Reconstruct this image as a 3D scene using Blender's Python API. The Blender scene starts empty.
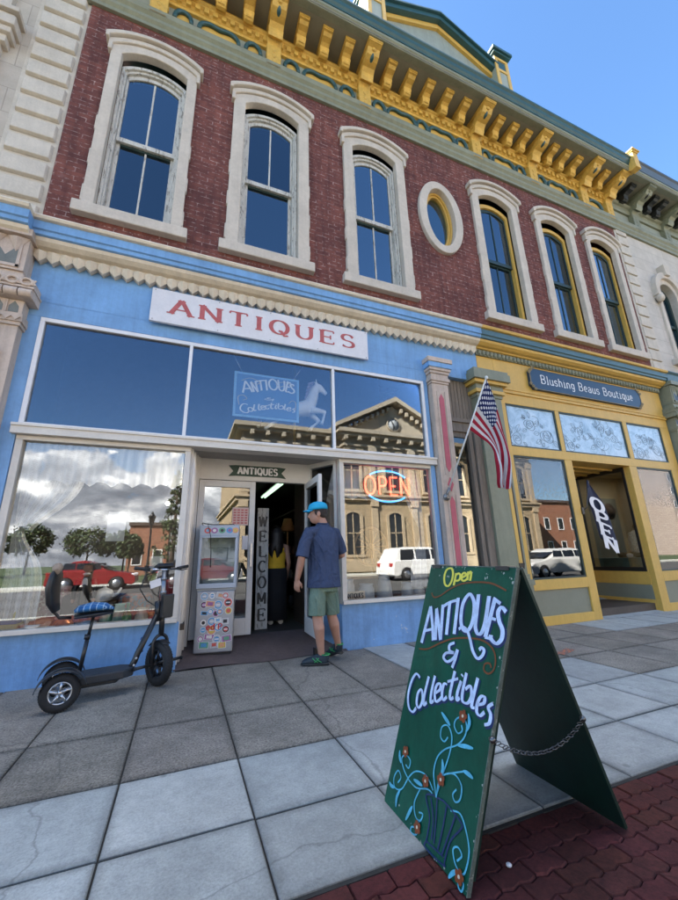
import bpy, bmesh, math, random
from mathutils import Vector, Matrix
random.seed(7)
scene = bpy.context.scene
COL = scene.collection
R = math.radians
PI = math.pi

# ------------------------------------------------------------------ materials
MATS = {}
def _nodes(name):
    m = bpy.data.materials.new(name); m.use_nodes = True
    nt = m.node_tree; nt.nodes.clear()
    out = nt.nodes.new('ShaderNodeOutputMaterial')
    return m, nt, out
def N(nt, t, **kw):
    n = nt.nodes.new(t)
    for k, v in kw.items():
        if k.startswith('i_'):
            key = k[2:]
            n.inputs[int(key) if key.isdigit() else key].default_value = v
        else: setattr(n, k, v)
    return n
def L(nt, a, b): nt.links.new(a, b)
def ramp(nt, stops, interp='LINEAR'):
    r = N(nt, 'ShaderNodeValToRGB'); r.color_ramp.interpolation = interp
    e = r.color_ramp.elements
    e[0].position, e[0].color = stops[0][0], tuple(stops[0][1]) + (1,)
    e[1].position, e[1].color = stops[1][0], tuple(stops[1][1]) + (1,)
    for p, c in stops[2:]:
        x = e.new(p); x.color = tuple(c) + (1,)
    return r
def mixc(nt, fac, a, b, blend='MIX'):
    m = N(nt, 'ShaderNodeMix', data_type='RGBA', blend_type=blend)
    for s, v in ((m.inputs[0], fac), (m.inputs[6], a), (m.inputs[7], b)):
        if hasattr(v, 'is_linked'): L(nt, v, s)
        elif isinstance(v, (int, float)): s.default_value = v
        else: s.default_value = tuple(v)[:3] + (1,)
    return m.outputs[2]
def coords(nt, scale=(1, 1, 1)):
    tc = N(nt, 'ShaderNodeTexCoord'); mp = N(nt, 'ShaderNodeMapping')
    mp.inputs['Scale'].default_value = scale
    L(nt, tc.outputs['Object'], mp.inputs['Vector']); return mp.outputs[0]
def noise(nt, vec, scale, detail=4, rough=.6, dist=0):
    n = N(nt, 'ShaderNodeTexNoise'); n.inputs['Scale'].default_value = scale
    n.inputs['Detail'].default_value = detail; n.inputs['Roughness'].default_value = rough
    n.inputs['Distortion'].default_value = dist
    if vec is not None: L(nt, vec, n.inputs['Vector'])
    return n.outputs['Fac']
def bump(nt, h, strength=.3, dist=.01):
    b = N(nt, 'ShaderNodeBump'); b.inputs['Strength'].default_value = strength
    b.inputs['Distance'].default_value = dist; L(nt, h, b.inputs['Height']); return b.outputs[0]
def princ(nt, out, color, rough=.6, metal=0, normal=None, spec=.5):
    p = N(nt, 'ShaderNodeBsdfPrincipled')
    if hasattr(color, 'is_linked'): L(nt, color, p.inputs['Base Color'])
    else: p.inputs['Base Color'].default_value = tuple(color)[:3] + (1,)
    if hasattr(rough, 'is_linked'): L(nt, rough, p.inputs['Roughness'])
    else: p.inputs['Roughness'].default_value = rough
    p.inputs['Metallic'].default_value = metal
    p.inputs['Specular IOR Level'].default_value = spec
    if normal is not None: L(nt, normal, p.inputs['Normal'])
    L(nt, p.outputs[0], out.inputs[0]); return p
def mat(name, col, rough=.6, var=.12, scale=6, bmp=.15, metal=0, chips=None, chip_amt=.64, stretch=(1,1,1), spec=.5, streak=0, folds=0):
    """painted / plain surface: two noise octaves of tone, optional chips of an under-colour, fine bump"""
    if name in MATS: return MATS[name]
    m, nt, out = _nodes(name)
    v = coords(nt, stretch)
    a = noise(nt, v, scale, 6, .65); b = noise(nt, v, scale*9, 3, .6)
    lo = tuple(c*(1-var) for c in col); hi = tuple(min(1, c*(1+var)) for c in col)
    r = ramp(nt, [(.3, lo), (.7, hi)]); L(nt, a, r.inputs[0])
    c = mixc(nt, .35*var*4 if var < .5 else .6, r.outputs[0], (0,0,0))
    c = r.outputs[0]
    r2 = ramp(nt, [(.35, (1-var*.7,)*3), (.65, (1,1,1))]); L(nt, b, r2.inputs[0])
    c = mixc(nt, 1.0, c, r2.outputs[0], 'MULTIPLY')
    if chips:
        k = noise(nt, v, scale*2.2, 8, .72)
        rk = ramp(nt, [(chip_amt, (0,0,0)), (chip_amt+.03, (1,1,1))]); L(nt, k, rk.inputs[0])
        c = mixc(nt, rk.outputs[0], c, chips)
    if streak:      # run-off marks: long vertical stains of uneven width, plus a few blotches
        k = noise(nt, coords(nt, (7,7,.45)), 1.6, 7, .7, .4); rk = ramp(nt, [(.36, (1-streak,)*3), (.58, (1,1,1))]); L(nt, k, rk.inputs[0])
        c = mixc(nt, 1.0, c, rk.outputs[0], 'MULTIPLY')
        k = noise(nt, coords(nt), .9, 8, .72); rk = ramp(nt, [(.34, (1-streak*.8,1-streak*.9,1-streak)), (.55, (1.03,1.03,1.03))]); L(nt, k, rk.inputs[0])
        c = mixc(nt, 1.0, c, rk.outputs[0], 'MULTIPLY')
    nrm = bump(nt, b, bmp, .006) if bmp else None
    if folds:       # cloth: soft creases
        k = noise(nt, coords(nt, (1,1,.5)), 9, 2, .5, 1.2); bb = N(nt, 'ShaderNodeBump'); bb.inputs['Strength'].default_value = folds; bb.inputs['Distance'].default_value = .05; L(nt, k, bb.inputs['Height'])
        if nrm is not None: L(nt, nrm, bb.inputs['Normal'])
        nrm = bb.outputs[0]
    princ(nt, out, c, rough, metal, nrm, spec)
    MATS[name] = m; return m
def emit(name, col, s):
    if name in MATS: return MATS[name]
    m, nt, out = _nodes(name)
    e = N(nt, 'ShaderNodeEmission'); e.inputs[0].default_value = tuple(col)+(1,); e.inputs[1].default_value = s
    L(nt, e.outputs[0], out.inputs[0]); MATS[name] = m; return m
def glass(name, refl=.12, tint=(.86,.9,.92), wob=.0, rt=(.95,.97,1)):
    if name in MATS: return MATS[name]
    m, nt, out = _nodes(name)
    t = N(nt, 'ShaderNodeBsdfTransparent'); t.inputs[0].default_value = tuple(tint)+(1,)
    g = N(nt, 'ShaderNodeBsdfGlossy'); g.inputs['Roughness'].default_value = 0.0
    g.inputs[0].default_value = tuple(rt)+(1,)
    if wob:
        v = coords(nt); n = noise(nt, v, 1.6, 1, .4)
        L(nt, bump(nt, n, wob, .02), g.inputs['Normal'])
    fr = N(nt, 'ShaderNodeFresnel'); fr.inputs[0].default_value = 1.5
    ad = N(nt, 'ShaderNodeMath', operation='ADD', use_clamp=True); ad.inputs[1].default_value = refl
    L(nt, fr.outputs[0], ad.inputs[0])
    mx = N(nt, 'ShaderNodeMixShader'); L(nt, ad.outputs[0], mx.inputs[0]); L(nt, t.outputs[0], mx.inputs[1]); L(nt, g.outputs[0], mx.inputs[2])
    L(nt, mx.outputs[0], out.inputs[0]); MATS[name] = m; return m
def brick_mat():
    m, nt, out = _nodes('old_red_brick')
    tc = N(nt, 'ShaderNodeTexCoord'); sp = N(nt, 'ShaderNodeSeparateXYZ'); cb = N(nt, 'ShaderNodeCombineXYZ')
    L(nt, tc.outputs['Object'], sp.inputs[0]); L(nt, sp.outputs[0], cb.inputs[0]); L(nt, sp.outputs[2], cb.inputs[1]); 
    ad = N(nt, 'ShaderNodeMath', operation='ADD'); L(nt, sp.outputs[0], ad.inputs[0]); L(nt, sp.outputs[1], ad.inputs[1]); L(nt, ad.outputs[0], cb.inputs[0])
    w = N(nt, 'ShaderNodeTexNoise'); w.inputs['Scale'].default_value = 9; L(nt, cb.outputs[0], w.inputs['Vector'])
    wv = N(nt, 'ShaderNodeVectorMath', operation='MULTIPLY_ADD'); wv.inputs[1].default_value = (.012,.012,0); L(nt, w.outputs['Color'], wv.inputs[0]); L(nt, cb.outputs[0], wv.inputs[2])
    b = N(nt, 'ShaderNodeTexBrick'); L(nt, wv.outputs[0], b.inputs['Vector'])
    b.inputs['Scale'].default_value = 1; b.inputs['Brick Width'].default_value = .215; b.inputs['Row Height'].default_value = .074
    b.inputs['Mortar Size'].default_value = .0075; b.inputs['Mortar Smooth'].default_value = .3; b.inputs['Bias'].default_value = -.1
    b.inputs['Color1'].default_value = (.195,.070,.056,1); b.inputs['Color2'].default_value = (.125,.046,.040,1)
    n1 = noise(nt, cb.outputs[0], 1.3, 5, .65); n2 = noise(nt, cb.outputs[0], 12, 6, .7); n3 = noise(nt, cb.outputs[0], 45, 3, .6)
    rm = ramp(nt, [(.47, (.145,.054,.05)), (.66, (.47,.35,.32))]); L(nt, n2, rm.inputs[0]); L(nt, rm.outputs[0], b.inputs['Mortar'])
    r1 = ramp(nt, [(.3, (.66,.66,.70)), (.7, (1.25,1.2,1.12))]); L(nt, n1, r1.inputs[0])
    c = mixc(nt, 1, b.outputs[0], r1.outputs[0], 'MULTIPLY')
    # faint efflorescence
    ks = N(nt, 'ShaderNodeTexNoise'); ks.inputs['Scale'].default_value = 1.6; ks.inputs['Detail'].default_value = 6; L(nt, coords(nt, (6,6,.5)), ks.inputs['Vector']); rks = ramp(nt, [(.36, (.72,.72,.74)), (.56, (1,1,1))]); L(nt, ks.outputs['Fac'], rks.inputs[0]); c = mixc(nt, 1, c, rks.outputs[0], 'MULTIPLY')
    re = ramp(nt, [(.62, (0,0,0)), (.8, (.35,.35,.35))]); L(nt, noise(nt, cb.outputs[0], 2.3, 8, .72), re.inputs[0])
    c = mixc(nt, re.outputs[0], c, (.33,.24,.23))
    mu = N(nt, 'ShaderNodeMath', operation='MULTIPLY_ADD'); mu.inputs[1].default_value = -1.0; L(nt, b.outputs['Fac'], mu.inputs[0]); L(nt, n3, mu.inputs[2])
    princ(nt, out, c, .85, 0, bump(nt, mu.outputs[0], .55, .012), .25)
    return m
def block_mat(name, c1, c2, mort, bw, bh, ms=.008, rough=.85):
    m, nt, out = _nodes(name)
    tc = N(nt, 'ShaderNodeTexCoord'); sp = N(nt, 'ShaderNodeSeparateXYZ'); cb = N(nt, 'ShaderNodeCombineXYZ')
    L(nt, tc.outputs['Object'], sp.inputs[0]); L(nt, sp.outputs[2], cb.inputs[1])
    ad = N(nt, 'ShaderNodeMath', operation='ADD'); L(nt, sp.outputs[0], ad.inputs[0]); L(nt, sp.outputs[1], ad.inputs[1]); L(nt, ad.outputs[0], cb.inputs[0])
    b = N(nt, 'ShaderNodeTexBrick'); L(nt, cb.outputs[0], b.inputs['Vector'])
    b.inputs['Scale'].default_value = 1; b.inputs['Brick Width'].default_value = bw; b.inputs['Row Height'].default_value = bh
    b.inputs['Mortar Size'].default_value = ms; b.inputs['Color1'].default_value = c1+(1,); b.inputs['Color2'].default_value = c2+(1,); b.inputs['Mortar'].default_value = mort+(1,)
    n1 = noise(nt, cb.outputs[0], 3, 6, .7); n3 = noise(nt, cb.outputs[0], 60, 3, .6)
    r1 = ramp(nt, [(.3, (.84,.83,.81)), (.7, (1.06,1.05,1.04))]); L(nt, n1, r1.inputs[0])
    c = mixc(nt, 1, b.outputs[0], r1.outputs[0], 'MULTIPLY')
    mu = N(nt, 'ShaderNodeMath', operation='MULTIPLY_ADD'); mu.inputs[1].default_value = -1.4; L(nt, b.outputs['Fac'], mu.inputs[0]); L(nt, n3, mu.inputs[2])
    princ(nt, out, c, rough, 0, bump(nt, mu.outputs[0], .4, .01), .3)
    MATS[name] = m; return m
def slab_mat(name, col, speck, speck_scale, stain):
    """concrete flag: per-slab tint (attribute), aggregate speckle, drifting stains"""
    m, nt, out = _nodes(name)
    v = coords(nt)
    at = N(nt, 'ShaderNodeAttribute'); at.attribute_name = 'tint'
    a = noise(nt, v, speck_scale, 3, .75); b = noise(nt, v, 2.1, 7, .7); d = noise(nt, v, 14, 5, .7)
    r = ramp(nt, [(.32, tuple(c*(1-speck) for c in col)), (.5, col), (.72, tuple(min(1, c*(1+speck)) for c in col))]); L(nt, a, r.inputs[0])
    rb = ramp(nt, [(.3, (1-stain,)*3), (.62, (1.05,)*3)]); L(nt, b, rb.inputs[0])
    rd = ramp(nt, [(.3, (1-stain*.6,)*3), (.6, (1.03,)*3)]); L(nt, d, rd.inputs[0])
    c = mixc(nt, 1, r.outputs[0], rb.outputs[0], 'MULTIPLY'); c = mixc(nt, 1, c, rd.outputs[0], 'MULTIPLY')
    c = mixc(nt, 1, c, at.outputs['Color'], 'MULTIPLY')
    vo = N(nt, 'ShaderNodeTexVoronoi'); vo.inputs['Scale'].default_value = 3.1; L(nt, v, vo.inputs['Vector'])
    rs = ramp(nt, [(.05, (.7,.7,.7)), (.075, (0,0,0))]); L(nt, vo.outputs['Distance'], rs.inputs[0])
    wn = N(nt, 'ShaderNodeTexNoise'); wn.inputs['Scale'].default_value = 3; wn.inputs['Detail'].default_value = 6; L(nt, v, wn.inputs['Vector'])
    wv = N(nt, 'ShaderNodeVectorMath', operation='MULTIPLY_ADD'); wv.inputs[1].default_value = (.35,.35,0); L(nt, wn.outputs['Color'], wv.inputs[0]); L(nt, v, wv.inputs[2])
    ve = N(nt, 'ShaderNodeTexVoronoi'); ve.feature = 'DISTANCE_TO_EDGE'; ve.inputs['Scale'].default_value = .45; L(nt, wv.outputs[0], ve.inputs['Vector'])
    rk = ramp(nt, [(.0010, (.5,.5,.5)), (.0024, (0,0,0))]); L(nt, ve.outputs['Distance'], rk.inputs[0])
    c = mixc(nt, rk.outputs[0], c, tuple(x*.3 for x in col))
    c = mixc(nt, rs.outputs[0], c, tuple(x*.45 for x in col))
    princ(nt, out, c, .88, 0, bump(nt, a, .35, .004), .3)
    MATS[name] = m; return m
def lace_mat(name, col, dens, cell, ymode=False):
    m, nt, out = _nodes(name)
    tc = N(nt, 'ShaderNodeTexCoord')
    sp = N(nt, 'ShaderNodeSeparateXYZ'); L(nt, tc.outputs['UV'], sp.inputs[0])
    mp = N(nt, 'ShaderNodeMapping'); mp.inputs['Scale'].default_value = (cell, cell, 1); mp.inputs['Rotation'].default_value = (0,0,R(45)); L(nt, tc.outputs['UV'], mp.inputs[0])
    ck = N(nt, 'ShaderNodeTexChecker'); ck.inputs['Scale'].default_value = 1; L(nt, mp.outputs[0], ck.inputs['Vector'])
    n = noise(nt, mp.outputs[0], 2.2, 5, .7)
    ad = N(nt, 'ShaderNodeMath', operation='MULTIPLY_ADD'); ad.inputs[1].default_value = .28; L(nt, ck.outputs['Fac'], ad.inputs[0]); L(nt, n, ad.inputs[2])
    r = ramp(nt, [(.38, (dens*.70,)*3), (.60, (min(1, dens*1.25),)*3)]); L(nt, ad.outputs[0], r.inputs[0])
    t = N(nt, 'ShaderNodeBsdfTransparent'); d = N(nt, 'ShaderNodeBsdfDiffuse'); d.inputs[0].default_value = col+(1,)
    tl = N(nt, 'ShaderNodeBsdfTranslucent'); tl.inputs[0].default_value = col+(1,)
    m0 = N(nt, 'ShaderNodeMixShader'); m0.inputs[0].default_value = .12; L(nt, d.outputs[0], m0.inputs[1]); L(nt, tl.outputs[0], m0.inputs[2])
    mx = N(nt, 'ShaderNodeMixShader'); L(nt, r.outputs[0], mx.inputs[0]); L(nt, t.outputs[0], mx.inputs[1]); L(nt, m0.outputs[0], mx.inputs[2])
    L(nt, mx.outputs[0], out.inputs[0]); MATS[name] = m; return m

# ------------------------------------------------------------------ mesh builder
class MB:
    def __init__(s, *mats):
        s.v = []; s.f = []; s.mi = []; s.sm = []; s.mats = list(mats); s.cur = 0; s.smooth = False; s.uv = None; s.tint = None
    def face(s, pts, mi=None, smooth=None):
        b = len(s.v); s.v += [Vector(p) for p in pts]
        s.f.append(list(range(b, b+len(pts)))); s.mi.append(s.cur if mi is None else mi); s.sm.append(s.smooth if smooth is None else smooth)
    def mesh(s, verts, faces, mi=None, smooth=None):
        b = len(s.v); s.v += [Vector(p) for p in verts]
        for f in faces:
            s.f.append([b+i for i in f]); s.mi.append(s.cur if mi is None else mi); s.sm.append(s.smooth if smooth is None else smooth)
    def box(s, x0, x1, y0, y1, z0, z1, mi=None, M=None, bev=0):
        x0, x1 = min(x0,x1), max(x0,x1); y0, y1 = min(y0,y1), max(y0,y1); z0, z1 = min(z0,z1), max(z0,z1)
        if bev:
            b = min(bev, .49*min(x1-x0, y1-y0, z1-z0)); bm = bmesh.new()
            bmesh.ops.create_cube(bm, size=1, matrix=Matrix.Translation(((x0+x1)/2,(y0+y1)/2,(z0+z1)/2)) @ Matrix.Diagonal((x1-x0,y1-y0,z1-z0,1)))
            bmesh.ops.bevel(bm, geom=list(bm.edges), offset=b, segments=2, profile=.5, affect='EDGES')
            bm.verts.ensure_lookup_table(); vs = [M @ v.co if M else v.co.copy() for v in bm.verts]
            s.mesh(vs, [[v.index for v in f.verts] for f in bm.faces], mi); bm.free(); return
        vs = [Vector(p) for p in ((x0,y0,z0),(x1,y0,z0),(x1,y1,z0),(x0,y1,z0),(x0,y0,z1),(x1,y0,z1),(x1,y1,z1),(x0,y1,z1))]
        if M: vs = [M @ v for v in vs]
        s.mesh(vs, [(3,2,1,0),(4,5,6,7),(0,1,5,4),(1,2,6,5),(2,3,7,6),(3,0,4,7)], mi)
    def prism(s, poly, fn0, fn1, mi=None, smooth=False, caps=True):
        """poly of 2D points -> fn0/fn1 map to 3D front and back"""
        n = len(poly); a = [fn0(*p) for p in poly]; b = [fn1(*p) for p in poly]
        fs = [(i, (i+1)%n, n+(i+1)%n, n+i) for i in range(n)]
        s.mesh(a+b, fs, mi, smooth)
        if caps: s.mesh(a, [tuple(range(n-1,-1,-1))], mi); s.mesh(b, [tuple(range(n))], mi)
    def xz(s, poly, y0, y1, mi=None, smooth=False):
        s.prism(poly, lambda x, z: (x, y0, z), lambda x, z: (x, y1, z), mi, smooth)
    def sweepx(s, prof, x0, x1, mi=None, mis=None):
        """open profile [(y,z)] swept along x, capped"""
        n = len(prof)
        for i in range(n-1):
            (ya,za),(yb,zb) = prof[i], prof[i+1]
            s.face([(x0,ya,za),(x1,ya,za),(x1,yb,zb),(x0,yb,zb)], mis[i] if mis else mi)
        s.face([(x0,y,z) for y,z in prof], mis[0] if mis else mi); s.face([(x1,y,z) for y,z in reversed(prof)], mis[0] if mis else mi)
    def tube(s, path, r, n=10, mi=None, closed=False, cap=True, sq=1.0, up=None):
        path = [Vector(p) for p in path]; m = len(path)
        rr = r if isinstance(r, (list, tuple)) else [r]*m
        rings = []; prev = None
        for i in range(m):
            if closed: t = path[(i+1)%m]-path[i-1]
            else: t = path[min(i+1, m-1)]-path[max(i-1, 0)]
            t.normalize()
            if prev is None:
                u = Vector(up) if up else (Vector((0,0,1)) if abs(t.z) < .9 else Vector((0,1,0)))
            else: u = prev
            u = (u - t*u.dot(t)); u.normalize(); prev = u; w = t.cross(u)
            k = rr[i]; kk = k if isinstance(k, tuple) else (k, k*sq)
            rings.append([path[i]+u*math.cos(2*PI*j/n)*kk[0]+w*math.sin(2*PI*j/n)*kk[1] for j in range(n)])
        vs = [p for q in rings for p in q]; fs = []
        for i in range(m if closed else m-1):
            a = i*n; b = ((i+1)%m)*n
            for j in range(n): fs.append((a+j, a+(j+1)%n, b+(j+1)%n, b+j))
        s.mesh(vs, fs, mi, True)
        if cap and not closed:
            s.mesh(rings[0], [tuple(range(n-1,-1,-1))], mi); s.mesh(rings[-1], [tuple(range(n))], mi)
    def lathe(s, prof, M=None, n=24, mi=None, smooth=True, cap=True):
        """prof [(r,z)] about local z"""
        M = M or Matrix.Identity(4); vs = []; k = len(prof)
        for r, z in prof: vs += [M @ Vector((r*math.cos(2*PI*j/n), r*math.sin(2*PI*j/n), z)) for j in range(n)]
        fs = []
        for i in range(k-1):
            for j in range(n): fs.append((i*n+j, i*n+(j+1)%n, (i+1)*n+(j+1)%n, (i+1)*n+j))
        s.mesh(vs, fs, mi, smooth)
        if cap:
            if prof[0][0] > 1e-4: s.mesh(vs[:n], [tuple(range(n-1,-1,-1))], mi, False)
            if prof[-1][0] > 1e-4: s.mesh(vs[-n:], [tuple(range(n))], mi, False)
    def ell(s, c, rx, ry, rz, M=None, n=20, k=12, mi=None):
        vs = []; c = Vector(c)
        for i in range(k+1):
            a = PI*i/k
            for j in range(n):
                p = Vector((rx*math.sin(a)*math.cos(2*PI*j/n), ry*math.sin(a)*math.sin(2*PI*j/n), rz*math.cos(a)))
                vs.append(c + (M @ p if M else p))
        fs = [(i*n+j, (i+1)*n+j, (i+1)*n+(j+1)%n, i*n+(j+1)%n) for i in range(k) for j in range(n)]
        s.mesh(vs, fs, mi, True)
    def sheet(s, fn, nu, nv, mi=None, smooth=True):
        b = len(s.v); pts = [fn(i/nu, j/nv) for j in range(nv+1) for i in range(nu+1)]
        s.mesh(pts, [(j*(nu+1)+i, j*(nu+1)+i+1, (j+1)*(nu+1)+i+1, (j+1)*(nu+1)+i) for j in range(nv) for i in range(nu)], mi, smooth)
        if s.uv is None: s.uv = {}
        for j in range(nv+1):
            for i in range(nu+1): s.uv[b+j*(nu+1)+i] = (i/nu, j/nv)
    def build(s, name, parent=None, label=None, bev=0, merge=True, solid=0, mods=None):
        off = Vector(parent['_w']) if parent else Vector((0,0,0))
        me = bpy.data.meshes.new(name)
        me.from_pydata([tuple(v-off) for v in s.v], [], s.f)
        for m in s.mats: me.materials.append(m)
        for p, a, b in zip(me.polygons, s.mi, s.sm): p.material_index = a; p.use_smooth = b
        if s.uv:
            ul = me.uv_layers.new(name='UVMap')
            for lp in me.loops: ul.data[lp.index].uv = s.uv.get(lp.vertex_index, (0,0))
        if s.tint:
            ca = me.color_attributes.new('tint', 'FLOAT_COLOR', 'POINT')
            for i in range(len(me.vertices)):
                t = s.tint[i] if i < len(s.tint) else (1,1,1); ca.data[i].color = (t[0], t[1], t[2], 1)
        if merge:
            bm = bmesh.new(); bm.from_mesh(me); bmesh.ops.remove_doubles(bm, verts=bm.verts, dist=1e-5)
            bmesh.ops.recalc_face_normals(bm, faces=bm.faces); bm.to_mesh(me); bm.free()
        me.update()
        o = bpy.data.objects.new(name, me); COL.objects.link(o)
        if parent: o.parent = parent
        o['_w'] = tuple(off)
        if label: o['label'] = label
        if solid:
            md = o.modifiers.new('solid', 'SOLIDIFY'); md.thickness = solid; md.offset = 0
        if bev:
            md = o.modifiers.new('bevel', 'BEVEL'); md.width = bev; md.segments = 2; md.limit_method = 'ANGLE'; md.angle_limit = R(40)
        return o
def organic(o, voxel=.01, smooth=6, fac=.5):
    a = o.modifiers.new('remesh', 'REMESH'); a.mode = 'VOXEL'; a.voxel_size = voxel; a.use_smooth_shade = True
    b = o.modifiers.new('smooth', 'SMOOTH'); b.factor = fac; b.iterations = smooth
    return o
def thing(name, label, cat, loc, group=None):
    o = bpy.data.objects.new(name, None); COL.objects.link(o); o.location = loc; o['_w'] = tuple(loc)
    o['label'] = label; o['category'] = cat; o.empty_display_size = .2
    if group: o['group'] = group
    return o
def tag(o, label, cat, group=None, kind=None):
    o['label'] = label; o['category'] = cat
    if group: o['group'] = group
    if kind: o['kind'] = kind
    return o
def struct(o): o['kind'] = 'structure'; return o
def kids(o): return [c for c in bpy.data.objects if c.parent == o]
def copy_tree(o, parent, d):
    """copy a part (and its sub-parts); only the first level moves by d"""
    c = o.copy(); COL.objects.link(c); c.parent = parent; c.location = o.location + Vector(d)
    for k in kids(o):
        q = k.copy(); COL.objects.link(q); q.parent = c
    return c

# ------------------------------------------------------------------ lettering
def arc(cx, cy, rx, ry, a0, a1, n=14):
    return [(cx+rx*math.cos(R(a0+(a1-a0)*i/n)), cy+ry*math.sin(R(a0+(a1-a0)*i/n))) for i in range(n+1)]
GL = {
 'A': (.86, [[(.05,0),(.43,1)],[(.43,1),(.81,0)],[(.19,.33),(.67,.33)]]),
 'N': (.92, [[(.12,0),(.12,1)],[(.12,1),(.8,0)],[(.8,0),(.8,1)]]),
 'T': (.84, [[(.06,1),(.78,1)],[(.42,1),(.42,0)]]),
 'I': (.4, [[(.2,0),(.2,1)]]),
 'O': (.9, [arc(.45,.5,.38,.5,90,450,28)]),
 'Q': (.92, [arc(.45,.5,.38,.5,90,450,28), [(.42,.24),(.55,.2),(.68,-.08),(.86,-.04)]]),
 'U': (.9, [[(.12,1),(.12,.34)]+arc(.44,.34,.32,.34,180,360,14)+[(.76,1)]]),
 'E': (.8, [[(.14,0),(.14,1)],[(.14,1),(.72,1)],[(.14,.5),(.56,.5)],[(.14,0),(.72,0)]]),
 'S': (.76, [[(.66,.8)]+arc(.38,.75,.27,.25,40,270,12)+arc(.38,.25,.3,.25,90,-150,12)]),
 'P': (.76, [[(.14,0),(.14,1)],[(.14,1),(.4,1)]+arc(.4,.74,.28,.26,90,-90,10)+[(.14,.48)]]),
 'W': (1.15, [[(.06,1),(.3,0)],[(.3,0),(.56,.95)],[(.56,.95),(.82,0)],[(.82,0),(1.08,1)]]),
 'L': (.74, [[(.14,1),(.14,0)],[(.14,0),(.68,0)]]),
 'C': (.84, [arc(.45,.5,.37,.5,45,315,22)]),
 'M': (1.0, [[(.1,0),(.1,1)],[(.1,1),(.5,.2)],[(.5,.2),(.9,1)],[(.9,1),(.9,0)]]),
 'B': (.74, [[(.12,0),(.12,1)],[(.12,1),(.36,1)]+arc(.36,.76,.24,.24,90,-90,8)+[(.12,.52)],[(.36,.52)]+arc(.36,.26,.28,.26,90,-90,8)+[(.12,0)]]),
 'l': (.36, [[(.1,.98),(.18,.98),(.18,.0)],[(.06,0),(.3,0)]]),
 'u': (.62, [[(.1,.66),(.1,.22)]+arc(.29,.2,.19,.2,180,330,8),[(.48,.66),(.48,0),(.56,0)]]),
 's': (.54, [[(.44,.54)]+arc(.26,.49,.17,.17,40,270,8)+arc(.26,.17,.19,.17,90,-150,8)]),
 'h': (.62, [[(.12,0),(.12,.98)],[(.12,.42)]+arc(.3,.44,.19,.22,160,0,8)+[(.49,0)]]),
 'i': (.38, [[(.08,.66),(.19,.66),(.19,0)],[(.06,0),(.32,0)],[(.17,.9),(.21,.9)]]),
 'n': (.62, [[(.12,0),(.12,.66)],[(.12,.42)]+arc(.3,.44,.19,.22,160,0,8)+[(.49,0)]]),
 'g': (.6, [arc(.28,.36,.2,.3,90,450,16), [(.48,.66),(.48,-.1)]+arc(.3,-.08,.18,.18,0,-150,8)]),
 'e': (.58, [[(.1,.34),(.48,.34)]+arc(.29,.34,.2,.32,0,310,16)]),
 'a': (.58, [[(.12,.56)]+arc(.28,.46,.19,.2,120,0,8)+[(.47,0),(.54,0)], arc(.28,.18,.18,.18,60,360,12)]),
 'o': (.6, [arc(.3,.33,.22,.33,90,450,18)]),
 't': (.48, [[(.2,.9),(.2,.2)]+arc(.34,.16,.14,.16,180,320,6),[(.06,.66),(.42,.66)]]),
 'q': (.6, [arc(.28,.33,.2,.33,90,450,16), [(.48,.66),(.48,-.28)],[(.38,-.28),(.58,-.28)]]),
 'd': (.6, [arc(.28,.33,.2,.33,90,450,16), [(.48,1),(.48,0)]]),
 'c': (.56, [arc(.3,.33,.21,.33,50,310,14)]),
 'b': (.6, [arc(.32,.33,.2,.33,90,450,16), [(.12,1),(.12,0)]]),
 ' ': (.42, []),
}
def cat_rom(p, k=5):
    if len(p) < 3: return list(p)
    cl = (p[0][0]-p[-1][0])**2+(p[0][1]-p[-1][1])**2 < 1e-9
    o = []; n = len(p)
    for i in range(n-1):
        p1, p2 = p[i], p[i+1]; p0 = p[i-1] if i else (p[-2] if cl else p1); p3 = p[i+2] if i+2 < n else (p[1] if cl else p2)
        for j in range(k):
            t = j/k
            o.append(tuple(.5*(2*p1[d]+(p2[d]-p0[d])*t+(2*p0[d]-5*p1[d]+4*p2[d]-p3[d])*t*t+(3*p1[d]-p0[d]-3*p2[d]+p3[d])*t**3) for d in (0,1)))
    o.append(p[-1]); return o
_zc = [0]
def ribbon(mb, pts, thick, thin, fn, mi=0, z=.0015, taper=False):
    """flat painted stroke; vertical runs take `thick`, horizontal runs `thin`"""
    n = len(pts)
    if n < 2: return
    cl = n > 3 and (pts[0][0]-pts[-1][0])**2+(pts[0][1]-pts[-1][1])**2 < 1e-8
    _zc[0] = (_zc[0]+1) % 12; z = z+_zc[0]*.00022
    A = []; B = []
    for i in range(n):
        a = pts[i-1] if i else (pts[-2] if cl else pts[0]); b = pts[i+1] if i < n-1 else (pts[1] if cl else pts[-1])
        dx, dy = b[0]-a[0], b[1]-a[1]; l = math.hypot(dx, dy) or 1; dx /= l; dy /= l
        w = (thin+(thick-thin)*abs(dy)**1.3)/2
        if taper: w *= max(.12, math.sin(PI*(.06+.88*i/(n-1)))**.8)
        A.append(fn(pts[i][0]-dy*w, pts[i][1]+dx*w, z)); B.append(fn(pts[i][0]+dy*w, pts[i][1]-dx*w, z))
    for i in range(n-1): mb.face([A[i], A[i+1], B[i+1], B[i]], mi)
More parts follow.
